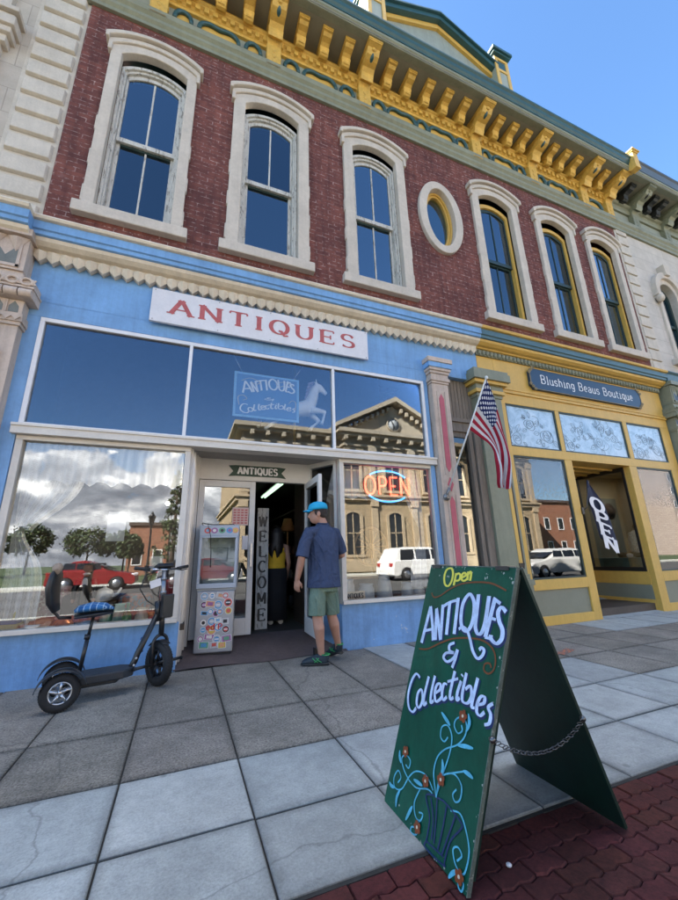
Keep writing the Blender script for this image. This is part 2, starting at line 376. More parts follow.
def text(mb, s, fn, h, width=None, thick=.2, thin=.09, serif=0, mi=0, z=.0015, gap=.06, x0=0, yfn=None, thfn=None):
    """lay a word along local x from x0; width stretches it; yfn(x) lifts the baseline"""
    adv = sum(GL[c][0]+gap for c in s)-gap; sx = (width/adv) if width else h
    x = 0
    for c in s:
        w, st = GL[c]
        for q in st:
            T = lambda p: (x0+(x+p[0])*sx, p[1]*h)
            pp = [T(p) for p in q]
            if yfn: pp = [(p[0], p[1]+yfn(p[0])) for p in pp]
            ribbon(mb, pp, thick*h, thin*h, fn, mi, z)
            if serif:
                for k, e, o in ((0, q[0], q[1]), (-1, q[-1], q[-2])):
                    dx, dy = (o[0]-e[0])*sx, (o[1]-e[1])*h; l = math.hypot(dx, dy) or 1
                    P = pp[k]
                    if abs(dy)/l > .55 and (e[1] < .02 or abs(e[1]-1) < .02) and len(q) < 4 or (len(q) > 4 and abs(dx) < 1e-6 and (e[1] > .98)):
                        yy = P[1]+(thin*h*.5 if e[1] < .5 else -thin*h*.5)
                        ribbon(mb, [(P[0]-serif*h*sx/h, yy), (P[0]+serif*h*sx/h, yy)], thin*h, thin*h, fn, mi, z)
                    elif abs(dx)/l > .8 and e[0] > .5 and len(q) < 4:
                        ribbon(mb, [(P[0], P[1]-(.16*h if e[1] > .3 else -.0*h)), (P[0], P[1]+(.16*h if e[1] < .7 else 0))], thin*h*1.3, thin*h, fn, mi, z)
                    elif abs(dx)/l > .8 and c == 'T':
                        ribbon(mb, [(P[0], P[1]-.16*h), (P[0], P[1])], thin*h*1.3, thin*h, fn, mi, z)
        x += w+gap
    return x*sx
# ------------------------------------------------------------------ materials used
BRICK = brick_mat()
STONE = mat('buff_limestone', (.555,.49,.415), .85, .10, 3, .35, spec=.3, streak=.07)
QUOIN = mat('pale_cut_stone', (.56,.505,.43), .85, .1, 4, .5, spec=.3, streak=.08)
PINKSTONE = mat('painted_iron_buff', (.55,.44,.36), .7, .1, 5, .3, streak=.2, chips=(.42,.36,.3), chip_amt=.66)
CREAM = mat('cream_paint', (.68,.59,.46), .6, .08, 4, .2, streak=.12, chips=(.42,.22,.15), chip_amt=.72)
CREAMLT = mat('off_white_paint', (.66,.61,.54), .5, .07, 4, .12, chips=(.45,.41,.36), chip_amt=.7)
PEEL = mat('peeling_white_paint', (.55,.53,.48), .7, .16, 7, .4, chips=(.25,.23,.2), chip_amt=.55, stretch=(2,2,.45))
BLUE = mat('sky_blue_paint', (.185,.365,.63), .5, .10, 2.2, .3, chips=(.34,.46,.60), chip_amt=.67, streak=.13)
BLUEBASE = mat('sky_blue_scuffed_paint', (.165,.34,.61), .5, .12, 3, .4, chips=(.50,.54,.56), chip_amt=.655, streak=.16)
YEL = mat('mustard_paint', (.63,.39,.085), .5, .07, 2.5, .15, streak=.07)
YELD = mat('mustard_paint_weathered', (.66,.41,.085), .55, .16, 6, .25, streak=.13)
OLIVE = mat('olive_grey_paint', (.225,.235,.165), .55, .1, 3, .15, streak=.12)
OLIVEP = mat('grey_green_panel_paint', (.22,.225,.165), .5, .05, 3, .1)
FRIEZE = mat('pale_green_paint', (.30,.325,.27), .55, .08, 3, .15, streak=.14)
SOFFIT = mat('soffit_board_paint', (.20,.185,.13), .6, .08, 3, .15)
TEAL = mat('dark_teal_paint', (.026,.085,.095), .4, .15, 4, .12)
TEALBAND = mat('slate_teal_paint', (.07,.14,.16), .45, .1, 4, .1)
SASHG = mat('bottle_green_sash_paint', (.018,.04,.036), .4, .15, 5, .1)
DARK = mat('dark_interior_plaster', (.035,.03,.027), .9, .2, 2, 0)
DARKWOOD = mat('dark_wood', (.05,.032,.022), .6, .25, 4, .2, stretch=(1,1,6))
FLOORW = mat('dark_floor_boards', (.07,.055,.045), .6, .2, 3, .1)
BLACK = mat('black_trim', (.012,.012,.013), .4, .2, 5, .05)
ALU = mat('brushed_aluminium', (.52,.52,.53), .38, .06, 8, .05, metal=.85, stretch=(4,4,.3))
ALUP = mat('painted_aluminium', (.62,.60,.57), .42, .06, 5, .06)
GREYWOOD = mat('weathered_grey_wood', (.20,.165,.13), .8, .25, 5, .4, stretch=(6,6,.6))
RED = mat('faded_red_paint', (.47,.105,.10), .55, .2, 14, .1)
PINK = mat('faded_pink_red_panel', (.46,.10,.13), .6, .1, 5, .15, chips=(.5,.36,.33), chip_amt=.68)
WHITE = mat('white_paint', (.74,.73,.74), .5, .05, 3, .06)
WHITED = mat('worn_white_sign_paint', (.70,.68,.69), .55, .07, 3, .1, chips=(.5,.46,.45), chip_amt=.74)
GL_UP = glass('window_glass', .165, (.72,.78,.82), .10, (.72,.90,1))
GL_UPS = [glass('window_glass_%s' % n_, r_, t_, w_, (.74,.88,1)) for n_, r_, t_, w_ in (('clear', .09, (.8,.85,.88), .16), ('dusty', .14, (.7,.76,.8), .10), ('bright', .21, (.72,.78,.82), .2))]
GL_TR = glass('transom_glass', .05, (.95,.97,.98), .014, (.76,.85,1))
GL_SH = glass('shop_glass', .05, (.96,.97,.97), .022)
GL_BT = glass('boutique_glass', .075, (.92,.94,.94), .02)

# ------------------------------------------------------------------ sky, sun, camera
SUN_EL, SUN_AZ = R(38), R(-56)            # sun stands behind the building, to its left (azimuth from +Y towards +X)
w = bpy.data.worlds.new('World'); scene.world = w; w.use_nodes = True
nt = w.node_tree; nt.nodes.clear()
wo = N(nt, 'ShaderNodeOutputWorld'); bg = N(nt, 'ShaderNodeBackground'); L(nt, bg.outputs[0], wo.inputs[0])
sky = N(nt, 'ShaderNodeTexSky', sky_type='NISHITA'); sky.sun_disc = False; sky.sun_elevation = SUN_EL; sky.sun_rotation = SUN_AZ
sky.altitude = 200; sky.air_density = 1.0; sky.dust_density = .3; sky.ozone_density = 2.5
tc = N(nt, 'ShaderNodeTexCoord'); sp = N(nt, 'ShaderNodeSeparateXYZ'); L(nt, tc.outputs['Generated'], sp.inputs[0])
mp = N(nt, 'ShaderNodeMapping'); mp.inputs['Scale'].default_value = (1,1,1.75); mp.inputs['Location'].default_value = (.33,.1,.12); L(nt, tc.outputs['Generated'], mp.inputs[0])
cn = N(nt, 'ShaderNodeTexNoise'); cn.inputs['Scale'].default_value = 8.6; cn.inputs['Detail'].default_value = 9; cn.inputs['Roughness'].default_value = .56; cn.inputs['Distortion'].default_value = .25; L(nt, mp.outputs[0], cn.inputs['Vector'])
# cloud bank on the side the shop looks towards, thinning out with height
def mth(op, a, b=None, clamp=False):
    m = N(nt, 'ShaderNodeMath', operation=op, use_clamp=clamp)
    for i, v in enumerate((a, b)):
        if v is None: continue
        if hasattr(v, 'is_linked'): L(nt, v, m.inputs[i])
        else: m.inputs[i].default_value = v
    return m.outputs[0]
def mrange(v, a, b, c, d):
    m = N(nt, 'ShaderNodeMapRange'); m.interpolation_type = 'SMOOTHSTEP'; L(nt, v, m.inputs[0])
    for i, x in enumerate((a, b, c, d)): m.inputs[i+1].default_value = x
    return m.outputs[0]
behind = mrange(sp.outputs[1], -.75, -.2, 1, 0)
eastb = mrange(sp.outputs[0], .1, .42, 1, .0)
hi = mrange(sp.outputs[2], .16, .31, .5, .0)
thr = mth('MULTIPLY', mth('MULTIPLY', behind, eastb), hi)
lowb = mth('ADD', thr, 0)
high = mrange(sp.outputs[2], .88, .95, 0, .30)   # unseen cloud overhead, added to throw white light on pavement and facade
cov = mrange(mth('ADD', mth('ADD', cn.outputs['Fac'], lowb), high), .76, .82, 0, 1)
# tone: bright tops, grey bases
mp2 = N(nt, 'ShaderNodeMapping'); mp2.inputs['Scale'].default_value = (1,1,1.75); mp2.inputs['Location'].default_value = (.33,.1,.165); L(nt, tc.outputs['Generated'], mp2.inputs[0])
cn2 = N(nt, 'ShaderNodeTexNoise'); cn2.inputs['Scale'].default_value = 8.6; cn2.inputs['Detail'].default_value = 9; cn2.inputs['Roughness'].default_value = .56; cn2.inputs['Distortion'].default_value = .25; L(nt, mp2.outputs[0], cn2.inputs['Vector'])
dif = mth('SUBTRACT', cn.outputs['Fac'], cn2.outputs['Fac'])
rc = ramp(nt, [(.20, (2.9,3.1,3.5)), (.46, (4.8,5.0,5.4)), (.64, (8.5,8.5,8.5)), (.82, (15,14.8,14.2))]); L(nt, mth('ADD', mth('MULTIPLY', dif, 2.1), .47), rc.inputs[0])
sat = N(nt, 'ShaderNodeHueSaturation'); sat.inputs['Saturation'].default_value = 1.12; sat.inputs['Value'].default_value = 1.0; L(nt, sky.outputs[0], sat.inputs['Color'])
up = N(nt, 'ShaderNodeVectorMath', operation='SCALE'); L(nt, rc.outputs[0], up.inputs[0]); L(nt, mrange(sp.outputs[2], .80, .92, 1, 2.3), up.inputs['Scale'])   # added overhead cloud made brighter than the visible bank, as fill light
mxs = mixc(nt, cov, sat.outputs[0], up.outputs[0])
L(nt, mxs, bg.inputs[0]); bg.inputs[1].default_value = .0555
sd = bpy.data.lights.new('sun', 'SUN'); sd.energy = 5.0; sd.angle = R(.53); sd.color = (1,.93,.82)
so = bpy.data.objects.new('sun', sd); COL.objects.link(so)
sdir = Vector((math.sin(SUN_AZ)*math.cos(SUN_EL), math.cos(SUN_AZ)*math.cos(SUN_EL), math.sin(SUN_EL)))
so.rotation_euler = sdir.to_track_quat('Z', 'Y').to_euler(); so.location = sdir*40

cd = bpy.data.cameras.new('camera'); co = bpy.data.objects.new('camera', cd); COL.objects.link(co); scene.camera = co
cd.sensor_fit = 'HORIZONTAL'; cd.sensor_width = 36; cd.lens = 20.131; cd.clip_start = .05; cd.clip_end = 2000
W2C = [[0.9289974, -0.3691876, -0.0257746], [0.0780267, 0.2634678, -0.9615074], [0.3617674, 0.8912268, 0.2735674]]
mw = Matrix(((W2C[0][0], -W2C[1][0], -W2C[2][0], 0), (W2C[0][1], -W2C[1][1], -W2C[2][1], -4.7454), (W2C[0][2], -W2C[1][2], -W2C[2][2], 1.1), (0,0,0,1)))
co.matrix_world = mw
vs = scene.view_settings; vs.view_transform = 'Standard'; vs.look = 'None'; vs.gamma = 1; vs.use_curve_mapping = False; vs.exposure = EXPOSURE = 3.03
cy = scene.cycles; cy.max_bounces = 10; cy.diffuse_bounces = 4; cy.glossy_bounces = 6; cy.transparent_max_bounces = 24; cy.transmission_bounces = 6
cy.use_denoising = True; cy.sample_clamp_indirect = 8; cy.caustics_reflective = False; cy.caustics_refractive = False

# ------------------------------------------------------------------ ground
AGG = slab_mat('aggregate_flag', (.275,.245,.205), .55, 75, .36)
CONC = slab_mat('pale_concrete_flag', (.40,.415,.395), .17, 85, .26)
SOIL = mat('joint_dirt', (.032,.030,.026), .95, .3, 8, .3)
ASPH = mat('asphalt', (.075,.074,.071), .9, .2, 5, .3)
PAVER = slab_mat('red_paver', (.088,.021,.017), .3, 60, .4)
GRASS = mat('lawn', (.06,.09,.03), .9, .3, 3, .3)
g = MB(GRASS); g.box(-300, 300, -400, 200, -.9, -.17); struct(g.build('ground'))
g = MB(SOIL); g.box(-30, 40, -3.16, 6, -.169, -.009); g.box(-30, 40, -6.2, -3.161, -.169, -.035); struct(g.build('sidewalk_bed'))
g = MB(ASPH); g.box(-120, 160, -20, -6.2, -.3, -.15); struct(g.build('road'))
g = MB(CONC); g.box(-120, 160, -6.35, -6.2, -.15, -.006, bev=.02); g.tint = [(1,1,1)]*len(g.v); struct(g.build('kerb'))
g = MB(CONC); g.box(-120, 160, -23, -20.02, -.3, -.05); g.tint = [(1.3,1.25,1.15)]*len(g.v); struct(g.build('far_pavement'))
def slab(mb, x0, x1, y0, y1, top=0.0, j=.0042, t=None):   # joints run wider along the wall
    n0 = len(mb.v); tl = random.uniform(-.0025,.0025); b = .006
    zz = [top+random.uniform(-.0015,.0015) for _ in range(4)]
    x0 += j; x1 -= j; y0 += j+.004; y1 -= j+.004
    o = [(x0,y0),(x1,y0),(x1,y1),(x0,y1)]; ins = lambda d: [(x0+d,y0+d),(x1-d,y0+d),(x1-d,y1-d),(x0+d,y1-d)]
    d2 = random.uniform(.03,.055)
    vs = [(x,y,top-.05) for x,y in o]+[(x,y,z-b*.8) for (x,y),z in zip(o,zz)]+[(x,y,z) for (x,y),z in zip(ins(b),zz)]+[(x,y,z) for (x,y),z in zip(ins(d2),zz)]
    fs = [(12,13,14,15)]+[(l*4+k,l*4+(k+1)%4,l*4+4+(k+1)%4,l*4+4+k) for l in range(3) for k in range(4)]
    mb.mesh(vs, fs); t = t or random.uniform(.86,1.1); hue = (random.uniform(.99,1.02), 1, random.uniform(.985,1.01))
    for i in range(len(mb.v)-n0):      # grime gathers along the joints
        g_ = t*(random.uniform(.45,.62) if i < 8 else random.uniform(.62,.88) if i < 12 else 1)
        mb.tint.append((g_*hue[0], g_*hue[1], g_*hue[2]))
agg = MB(AGG); agg.tint = []; con = MB(CONC); con.tint = []
xs = [.39+.603*k for k in range(-24, 40)]
rows = [(.35,-.72),(-.72,-1.40),(-1.40,-2.10),(-2.10,-2.68),(-2.68,-3.15)]
for a, b in zip(xs[:-1], xs[1:]):
    xm = (a+b)/2
    for k, row in enumerate(rows if xm > 4.5 else [(.35,-1.40), None]+rows[2:]):
        if row is None: continue
        yt, yb = row
        if k >= 3: slab(con, a, b, yb, yt); continue
        pale = (2.2 < xm < 2.95 and k == 0) or (2.9 < xm < 3.9 and k == 2)
        pale = pale or (xm > 4.9 and k == 0 and xm > 6.0)
        if xm > 3.7 and k < 3 and not pale: pale = False
        if 0.0 < xm < 1.94 and k == 0: slab(agg, a, b, yb, 0.03); continue   # stops at the ramp
        slab(con if pale else agg, a, b, yb, yt)
struct(agg.build('sidewalk', merge=False)); struct(con.build('sidewalk_concrete', merge=False))
# zig-zag interlocking pavers
pv = MB(PAVER); pv.tint = []; Lp, Wp = .158, .082
zg = lambda x: .0065*(2*abs(2*((x/(Lp/2)) % 1)-1)-1)
for r in range(0, 37):
    yb = -3.158-(r+1)*Wp
    for c in range(-18, 54):
        x0 = c*Lp+(r % 2)*Lp/2; n0 = len(pv.v); j = .0022
        top = -.010+random.uniform(-.003,.003)-.0015*r*0
        if x0 > 8: continue
        q = [x0+j+(Lp-2*j)*k/8 for k in range(9)]
        hi_ = lambda x: (yb+Wp-j+zg(x)) if r else (yb+Wp-j)
        out = [(x, yb+j+zg(x)) for x in q]+[(x, hi_(x)) for x in reversed(q)]
        cx, cy2 = x0+Lp/2, yb+Wp/2
        inn = [(cx+(x-cx)*.955, cy2+(y-cy2)*.91) for x, y in out]; m = len(out)
        tl = (random.uniform(-.003,.003), random.uniform(-.003,.003))
        vs = [(x,y,top-.03) for x,y in out]+[(x,y,top-.006) for x,y in out]+[(x,y,top+(x-cx)*tl[0]*4+(y-cy2)*tl[1]*8) for x,y in inn]
        fs = [tuple(range(2*m,3*m))]+[(k,(k+1)%m,m+(k+1)%m,m+k) for k in range(m)]+[(m+k,m+(k+1)%m,2*m+(k+1)%m,2*m+k) for k in range(m)]
        pv.mesh(vs, fs); t = random.uniform(.8,1.15); pv.tint += [(t, t*random.uniform(.9,1.15), t*random.uniform(.9,1.2))]*(len(pv.v)-n0)
struct(pv.build('brick_paving', merge=False))
g = MB(mat('orange_marking_paint', (.55,.17,.08), .8, .2, 14, .1, chips=(.13,.12,.11), chip_amt=.48))
g.face([(4.0,-1.34,.003),(4.33,-1.22,.003),(4.30,-1.12,.003),(4.06,-1.2,.003)]); g.face([(3.92,-1.28,.0035),(4.1,-1.31,.0035),(4.08,-1.22,.0035)])
struct(g.build('utility_marking'))
# entrance ramps (maroon screed at the antique shop, pale concrete at the boutique)
RAMP = mat('maroon_screed', (.095,.068,.064), .75, .25, 3, .3)
g = MB(RAMP)
g.sheet(lambda u, v: (-.0+1.97*u, .02+.66*v+(.045*math.sin(u*9)-.05*u)*(1-v), .006+.176*v**1.1), 24, 8)
struct(g.build('entrance_ramp'))
g = MB(CONC); g.sheet(lambda u, v: (6.58+1.72*u, -.02+1.5*v, .004+.2*v), 4, 8); g.tint = [(1,1,1)]*len(g.v); struct(g.build('recess_floor', merge=False))

# ------------------------------------------------------------------ the brick building
BB = thing('brick_building', 'red brick building with mustard bracketed cornice, blue and mustard shop fronts below', 'building', (4,0,0))
def arch_pts(xc, w_, zb, zs, rise, n=14):
    r_ = (w_*w_+rise*rise)/(2*rise); a = math.asin(min(1, w_/r_))
    return [(xc-w_, zb)]+[(xc+r_*math.sin(-a+2*a*i/n), zs+rise-r_+r_*math.cos(-a+2*a*i/n)) for i in range(n+1)]+[(xc+w_, zb)]
def ring(mb, inn, out, y0, y1, mi=None, closed=False):
    n = len(inn)
    for i in range(n if closed else n-1):
        k = (i+1) % n; a, b, c, d = inn[i], inn[k], out[k], out[i]
        mb.face([(a[0],y0,a[1]),(b[0],y0,b[1]),(c[0],y0,c[1]),(d[0],y0,d[1])], mi)
        mb.face([(a[0],y1,a[1]),(d[0],y1,d[1]),(c[0],y1,c[1]),(b[0],y1,b[1])], mi)
        mb.face([(a[0],y0,a[1]),(a[0],y1,a[1]),(b[0],y1,b[1]),(b[0],y0,b[1])], mi)
        mb.face([(d[0],y0,d[1]),(c[0],y0,c[1]),(c[0],y1,c[1]),(d[0],y1,d[1])], mi)
    if not closed:
        for i in (0, n-1):
            a, d = inn[i], out[i]; mb.face([(a[0],y0,a[1]),(d[0],y0,d[1]),(d[0],y1,d[1]),(a[0],y1,a[1])], mi)
def wall_holes(mb, x0, x1, z0, z1, y, holes):
    X = sorted({x0, x1, *[h[0] for h in holes], *[h[1] for h in holes]}); Z = sorted({z0, z1, *[h[2] for h in holes], *[h[3] for h in holes]})
    for a, b in zip(X[:-1], X[1:]):
        for c, d in zip(Z[:-1], Z[1:]):
            xm, zm = (a+b)/2, (c+d)/2
            if not any(h[0] < xm < h[1] and h[2] < zm < h[3] for h in holes):
                mb.face([(a,y,c),(b,y,c),(b,y,d),(a,y,d)])
WIN = [(-.97,.66,'a',1),(.85,.70,'a',0),(2.79,.70,'a',1),(5.72,.70,'b',1),(7.53,.69,'b',1),(9.18,.66,'b',1)]
OC = (4.21, 7.50)
wl = MB(BRICK)
holes = [(x-.5, x+.5, 5.5, 8.66) for x, *_ in WIN]+[(OC[0]-.7, OC[0]+.7, 6.4, 8.6)]
wall_holes(wl, -1.93, 9.95, 4.9, 10.4, 0, holes)
ca = math.atan2(1.1,.7); angs = sorted([2*PI*i/32 for i in range(32)]+[ca, PI-ca, PI+ca, 2*PI-ca])
for i in range(36):
    def rp(t):
        c, s = math.cos(t), math.sin(t); k = 1/max(abs(c)/.7, abs(s)/1.1)
        return (OC[0]+c*k, 0, OC[1]+s*k)
    t0, t1 = angs[i], angs[(i+1) % 36]
    el = lambda t: (OC[0]+.44*math.cos(t), 0, OC[1]+.82*math.sin(t))
    wl.face([el(t0), rp(t0), rp(t1), el(t1)])
wl.box(-1.93, -1.80, .01, 9, 4.9, 10.4); wl.box(9.82, 9.95, .01, 9, 4.9, 10.4)
wl.build('wall', BB, 'dark red brick upper wall with flecks of pale mortar')
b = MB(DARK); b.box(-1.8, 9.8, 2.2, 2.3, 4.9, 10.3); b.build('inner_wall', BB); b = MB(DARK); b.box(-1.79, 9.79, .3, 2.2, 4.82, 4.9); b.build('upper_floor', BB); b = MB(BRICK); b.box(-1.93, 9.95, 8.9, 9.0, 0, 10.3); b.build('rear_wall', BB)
b = MB(TEAL); b.box(-1.93, 9.95, -.5, 9, 10.62, 10.7); b.build('roof', BB)
for k, (xc, hw, st, mun) in enumerate(WIN):
    FR, SA, MU = (PEEL, PEEL, PEEL) if st == 'a' else (YEL, SASHG, SASHG)
    f = MB(FR); W_ = .455
    ring(f, arch_pts(xc, W_-.068, 5.55, 8.26, .15), arch_pts(xc, W_-.002, 5.55, 8.335, .165), .075, .22)
    if st == 'a': ring(f, arch_pts(xc, W_-.042, 5.55, 8.295, .155), arch_pts(xc, W_-.004, 5.55, 8.335, .165), .045, .074)
    fo = f.build('window', BB, ('tall sash window with peeling white frame' if st == 'a' else 'tall sash window with mustard frame and dark green sashes'), bev=.004)
    s = MB(STONE)
    ring(s, arch_pts(xc, W_, 5.55, 8.45, .17), arch_pts(xc, hw-.06, 5.55, 8.56, .20), -.06, .055)
    ring(s, arch_pts(xc, hw-.075, 8.42, 8.56, .205), arch_pts(xc, hw-.02, 8.42, 8.63, .215), -.09, .02)
    ring(s, arch_pts(xc, hw-.03, 8.60, 8.645, .218), arch_pts(xc, hw+.02, 8.60, 8.70, .23), -.135, .02)
    # toothed blocks where the jamb stones bond into the brick
    for q in range(3):
        for sg in (-1, 1):
            zz = 5.6+.02*k+q*.62; s.box(xc+sg*(hw-.07), xc+sg*(hw-.045), -.056, .02, zz, zz+.26)
    s.build('surround', fo, bev=.012)
    s = MB(STONE); s.box(xc-hw-.02, xc+hw+.02, -.10, .2, 5.38, 5.548); s.build('sill', fo, bev=.012)
    wi = W_-.070
    u = MB(SA)
    ring(u, arch_pts(xc, wi-.034, 7.03, 8.20, .135), arch_pts(xc, wi, 6.98, 8.255, .148), .11, .15)
    u.box(xc-wi, xc+wi, .108, .148, 6.95, 7.03); u.box(xc-.013, xc+.013, .113, .146, 7.03, 8.30)
    u.build('sash', fo, bev=.003)
    u = MB(SA if st == 'b' else PEEL, SASHG)
    z0, z1 = 5.56, 6.99
    u.box(xc-wi, xc-wi+.05, .155, .195, z0, z1); u.box(xc+wi-.05, xc+wi, .155, .195, z0, z1); u.box(xc-wi+.05, xc+wi-.05, .156, .194, z0, z0+.07)
    u.box(xc-wi+.05, xc+wi-.05, .149, .196, z1-.07, z1+.003, 1)
    if mun: u.box(xc-.013, xc+.013, .16, .19, z0+.07, z1-.07)
    u.build('sash', fo, bev=.003)
    p = MB(GL_UPS[(k*2+1) % 3], GL_UPS[k % 3]); p.xz(arch_pts(xc, wi-.035, 7.0, 8.20, .137), .128, .134); p.box(xc-wi+.045, xc+wi-.045, .172, .178, z0+.05, z1-.05, 1); p.build('pane', fo)
    if k in (1, 2, 3, 5):
        c = MB(mat('roller_blind_cloth', (.35,.33,.28), .9, .08, 4, .1)); zt = (0,7.72,8.0,7.25,0,7.9)[k]
        c.sheet(lambda u_, v_: (xc-.36+.72*u_, .26+.01*math.sin(u_*9), zt+(8.5-zt)*v_), 8, 4); c.build('blind', fo, solid=.004)
# oval window
el = lambda rx, rz, n=40: [(OC[0]+rx*math.cos(2*PI*i/n), OC[1]+rz*math.sin(2*PI*i/n)) for i in range(n)]
f = MB(YEL); ring(f, el(.25,.61), el(.335,.70), .07, .18, closed=True); ring(f, el(.29,.655), el(.33,.695), .04, .069, closed=True); fo = f.build('oval_window', BB, 'oval window with mustard frame in stone ring', bev=.004)
s = MB(STONE); ring(s, el(.335,.70), el(.51,.87), -.07, .22, closed=True); s.build('surround', fo, bev=.012)
p = MB(GL_UP); p.xz(el(.265,.625), .12, .126); p.build('pane', fo)
c = MB(mat('net_curtain', (.6,.6,.58), .9, .06, 5, .1)); c.sheet(lambda u_, v_: (OC[0]-.05+.4*u_+.15*v_, .4+.03*math.sin(u_*14), OC[1]-.8+1.5*v_), 14, 4); c.build('curtain', fo, solid=.004)

# main cornice
m_ = MB(OLIVE)
pr = [(0,9.30),(-.05,9.30),(-.055,9.36),(-.09,9.40),(-.09,9.46),(-.13,9.50),(-.15,9.56),(-.15,9.585),(0,9.60)]
m_.sweepx(pr, -2.0, 9.95); m_.build('lower_moulding', BB, bev=.004)
m_ = MB(FRIEZE); m_.box(-2.0, 9.95, -.022, 0, 9.59, 10.05); m_.build('frieze', BB)
m_ = MB(YELD)
m_.sweepx([(0,10.0),(-.07,10.0),(-.07,10.06),(-.09,10.07),(-.09,10.16),(-.13,10.18),(-.13,10.215),(-.16,10.23),(-.16,10.26),(0,10.27)], -2.0, 9.95)
x = -1.95
while x < 9.9: m_.box(x, x+.075, -.132, -.088, 10.075, 10.172); x += .143
m_.build('dentil_band', BB)
m_ = MB(OLIVE, YELD); m_.box(-2.0, 9.95, -.04, -.001, 10.268, 10.46); m_.box(-2.0, 9.95, -.075, -.038, 10.40, 10.455, 1); m_.build('backing_board', BB)
m_ = MB(SOFFIT); m_.box(-2.0, 9.95, -.74, .1, 10.46, 10.50)
m_.build('soffit', BB)
m_ = MB(OLIVE); m_.sweepx([(-.60,10.458),(-.70,10.44),(-.73,10.44),(-.735,10.50),(-.76,10.52),(-.76,10.575),(-.60,10.59)], -2.0, 9.95); m_.build('fascia', BB, bev=.003)
m_ = MB(TEAL); m_.sweepx([(-.60,10.592),(-.765,10.592),(-.77,10.62),(-.80,10.66),(-.815,10.72),(-.85,10.745),(-.85,10.79),(-.6,10.80)], -2.0, 9.95); m_.build('gutter', BB, bev=.004)
big = [(0,9.50),(-.13,9.50),(-.14,9.53),(-.14,10.02),(-.19,10.10),(-.25,10.05),(-.285,10.10),(-.30,10.18),(-.36,10.235),(-.46,10.245),(-.54,10.275),(-.58,10.33),(-.60,10.36),(-.66,10.375),(-.68,10.40),(-.68,10.458),(0,10.458)]
def bracket_mesh(xc, wd, M1, M2, name, prof, par, orn=True, capw=.02):
    k = MB(M1, M2); k.prism(prof, lambda y, z: (xc-wd/2, y, z), lambda y, z: (xc+wd/2, y, z))
    ys = min(p[0] for p in prof); zt = prof[-1][1]
    k.box(xc-wd/2-capw, xc+wd/2+capw, ys-.02, -.1, zt-.055, zt-.002); k.box(xc-wd/2-capw*.5, xc+wd/2+capw*.5, ys-.01, -.1, zt-.08, zt-.054)
    for sg in (-1, 1):   # carved spirals on the cheeks
        for cy_, cz_, r_ in (((-.46,10.33,.07), (-.22,10.24,.06), (-.1,9.95,.04), (-.1,9.78,.035)) if orn else ((-.27,10.29,.045), (-.42,10.39,.03))):
            k.tube([(xc+sg*wd/2, cy_+r_*(1-a/14)*math.cos(a*.7), cz_+r_*(1-a/14)*math.sin(a*.7)) for a in range(13)], .011, 5)
    if orn:
        k.ell((xc, -.47, 10.31), .055, .09, .075, mi=1); k.ell((xc, -.585, 10.345), .045, .03, .03)
        for q in range(3): k.ell((xc, -.142, 9.62+q*.13), .035, .014, .05)
    else:
        for q in range(4): k.tube([(xc-wd*.3, -.285+q*.0-.0, 10.19+q*.03), (xc+wd*.3, -.285, 10.19+q*.03)], .012, 5)
        k.ell((xc, -.40, 10.372), .04, .05, .03)
    return k.build(name, par, bev=.006)
BX = [-1.04,.82,2.62,5.37,7.07,8.85,9.80]
b0 = bracket_mesh(BX[0], .25, YELD, TEAL, 'bracket', big, BB)
for x in BX[1:]: copy_tree(b0, BB, (x-BX[0],0,0))
small = [(0,10.20),(-.16,10.20),(-.20,10.165),(-.25,10.165),(-.285,10.19),(-.295,10.26),(-.31,10.31),(-.36,10.335),(-.45,10.34),(-.49,10.37),(-.50,10.40),(-.52,10.41),(-.52,10.458),(0,10.458)]
SX = [-.58,-.12,.34,1.28,1.73,2.17,3.08,3.53,3.98,4.44,4.90,5.84,6.25,6.65,7.52,7.92,8.33,9.33]
s0 = bracket_mesh(SX[0], .16, YELD, TEAL, 'small_bracket', small, BB, False, .018)
for x in SX[1:]: copy_tree(s0, BB, (x-SX[0],0,0))
def fpanel(x, half, dbl):
    k = MB(TEAL)
    zt = 9.80
    if dbl: cs = [arc(x-half*.45, zt, half*.55, .15, 180, 62, 8), arc(x+half*.45, zt, half*.55, .15, 118, 0, 8)]; pts = cs[0]+[(x, zt+.12)]+cs[1]
    else: pts = arc(x, zt, half, .16, 180, 0, 14)
    pts = [(pts[0][0]-.03, zt-.03), (pts[0][0], zt-.035)]+pts+[(pts[-1][0], zt-.035), (pts[-1][0]+.03, zt-.03)]
    k.tube([(p[0], -.055, p[1]) for p in pts], .036, 8)
    o = k.build('frieze_panel', BB)
    f = MB(YEL); f.xz([(x-half+.01, 9.605)]+[(p[0], p[1]) for p in pts[2:-2]]+[(x+half-.01, 9.605)], -.027, -.0215); f.build('inset', o)
    return o
for a, b_ in zip(BX[:-1], BX[1:]):
    a += .13; b_ -= .13; L_ = b_-a
    if L_ < 1: fpanel((a+b_)/2, L_*.36, False); continue
    if L_ < 2: lay = [(.14,0),(.5,1),(.86,0)]
    else: lay = [(.09,0),(.30,1),(.5,0),(.70,1),(.91,0)]
    for t, d in lay: fpanel(a+t*L_, (.32 if d else .125)*(.62+.24*L_ if L_ < 2 else 1), d)
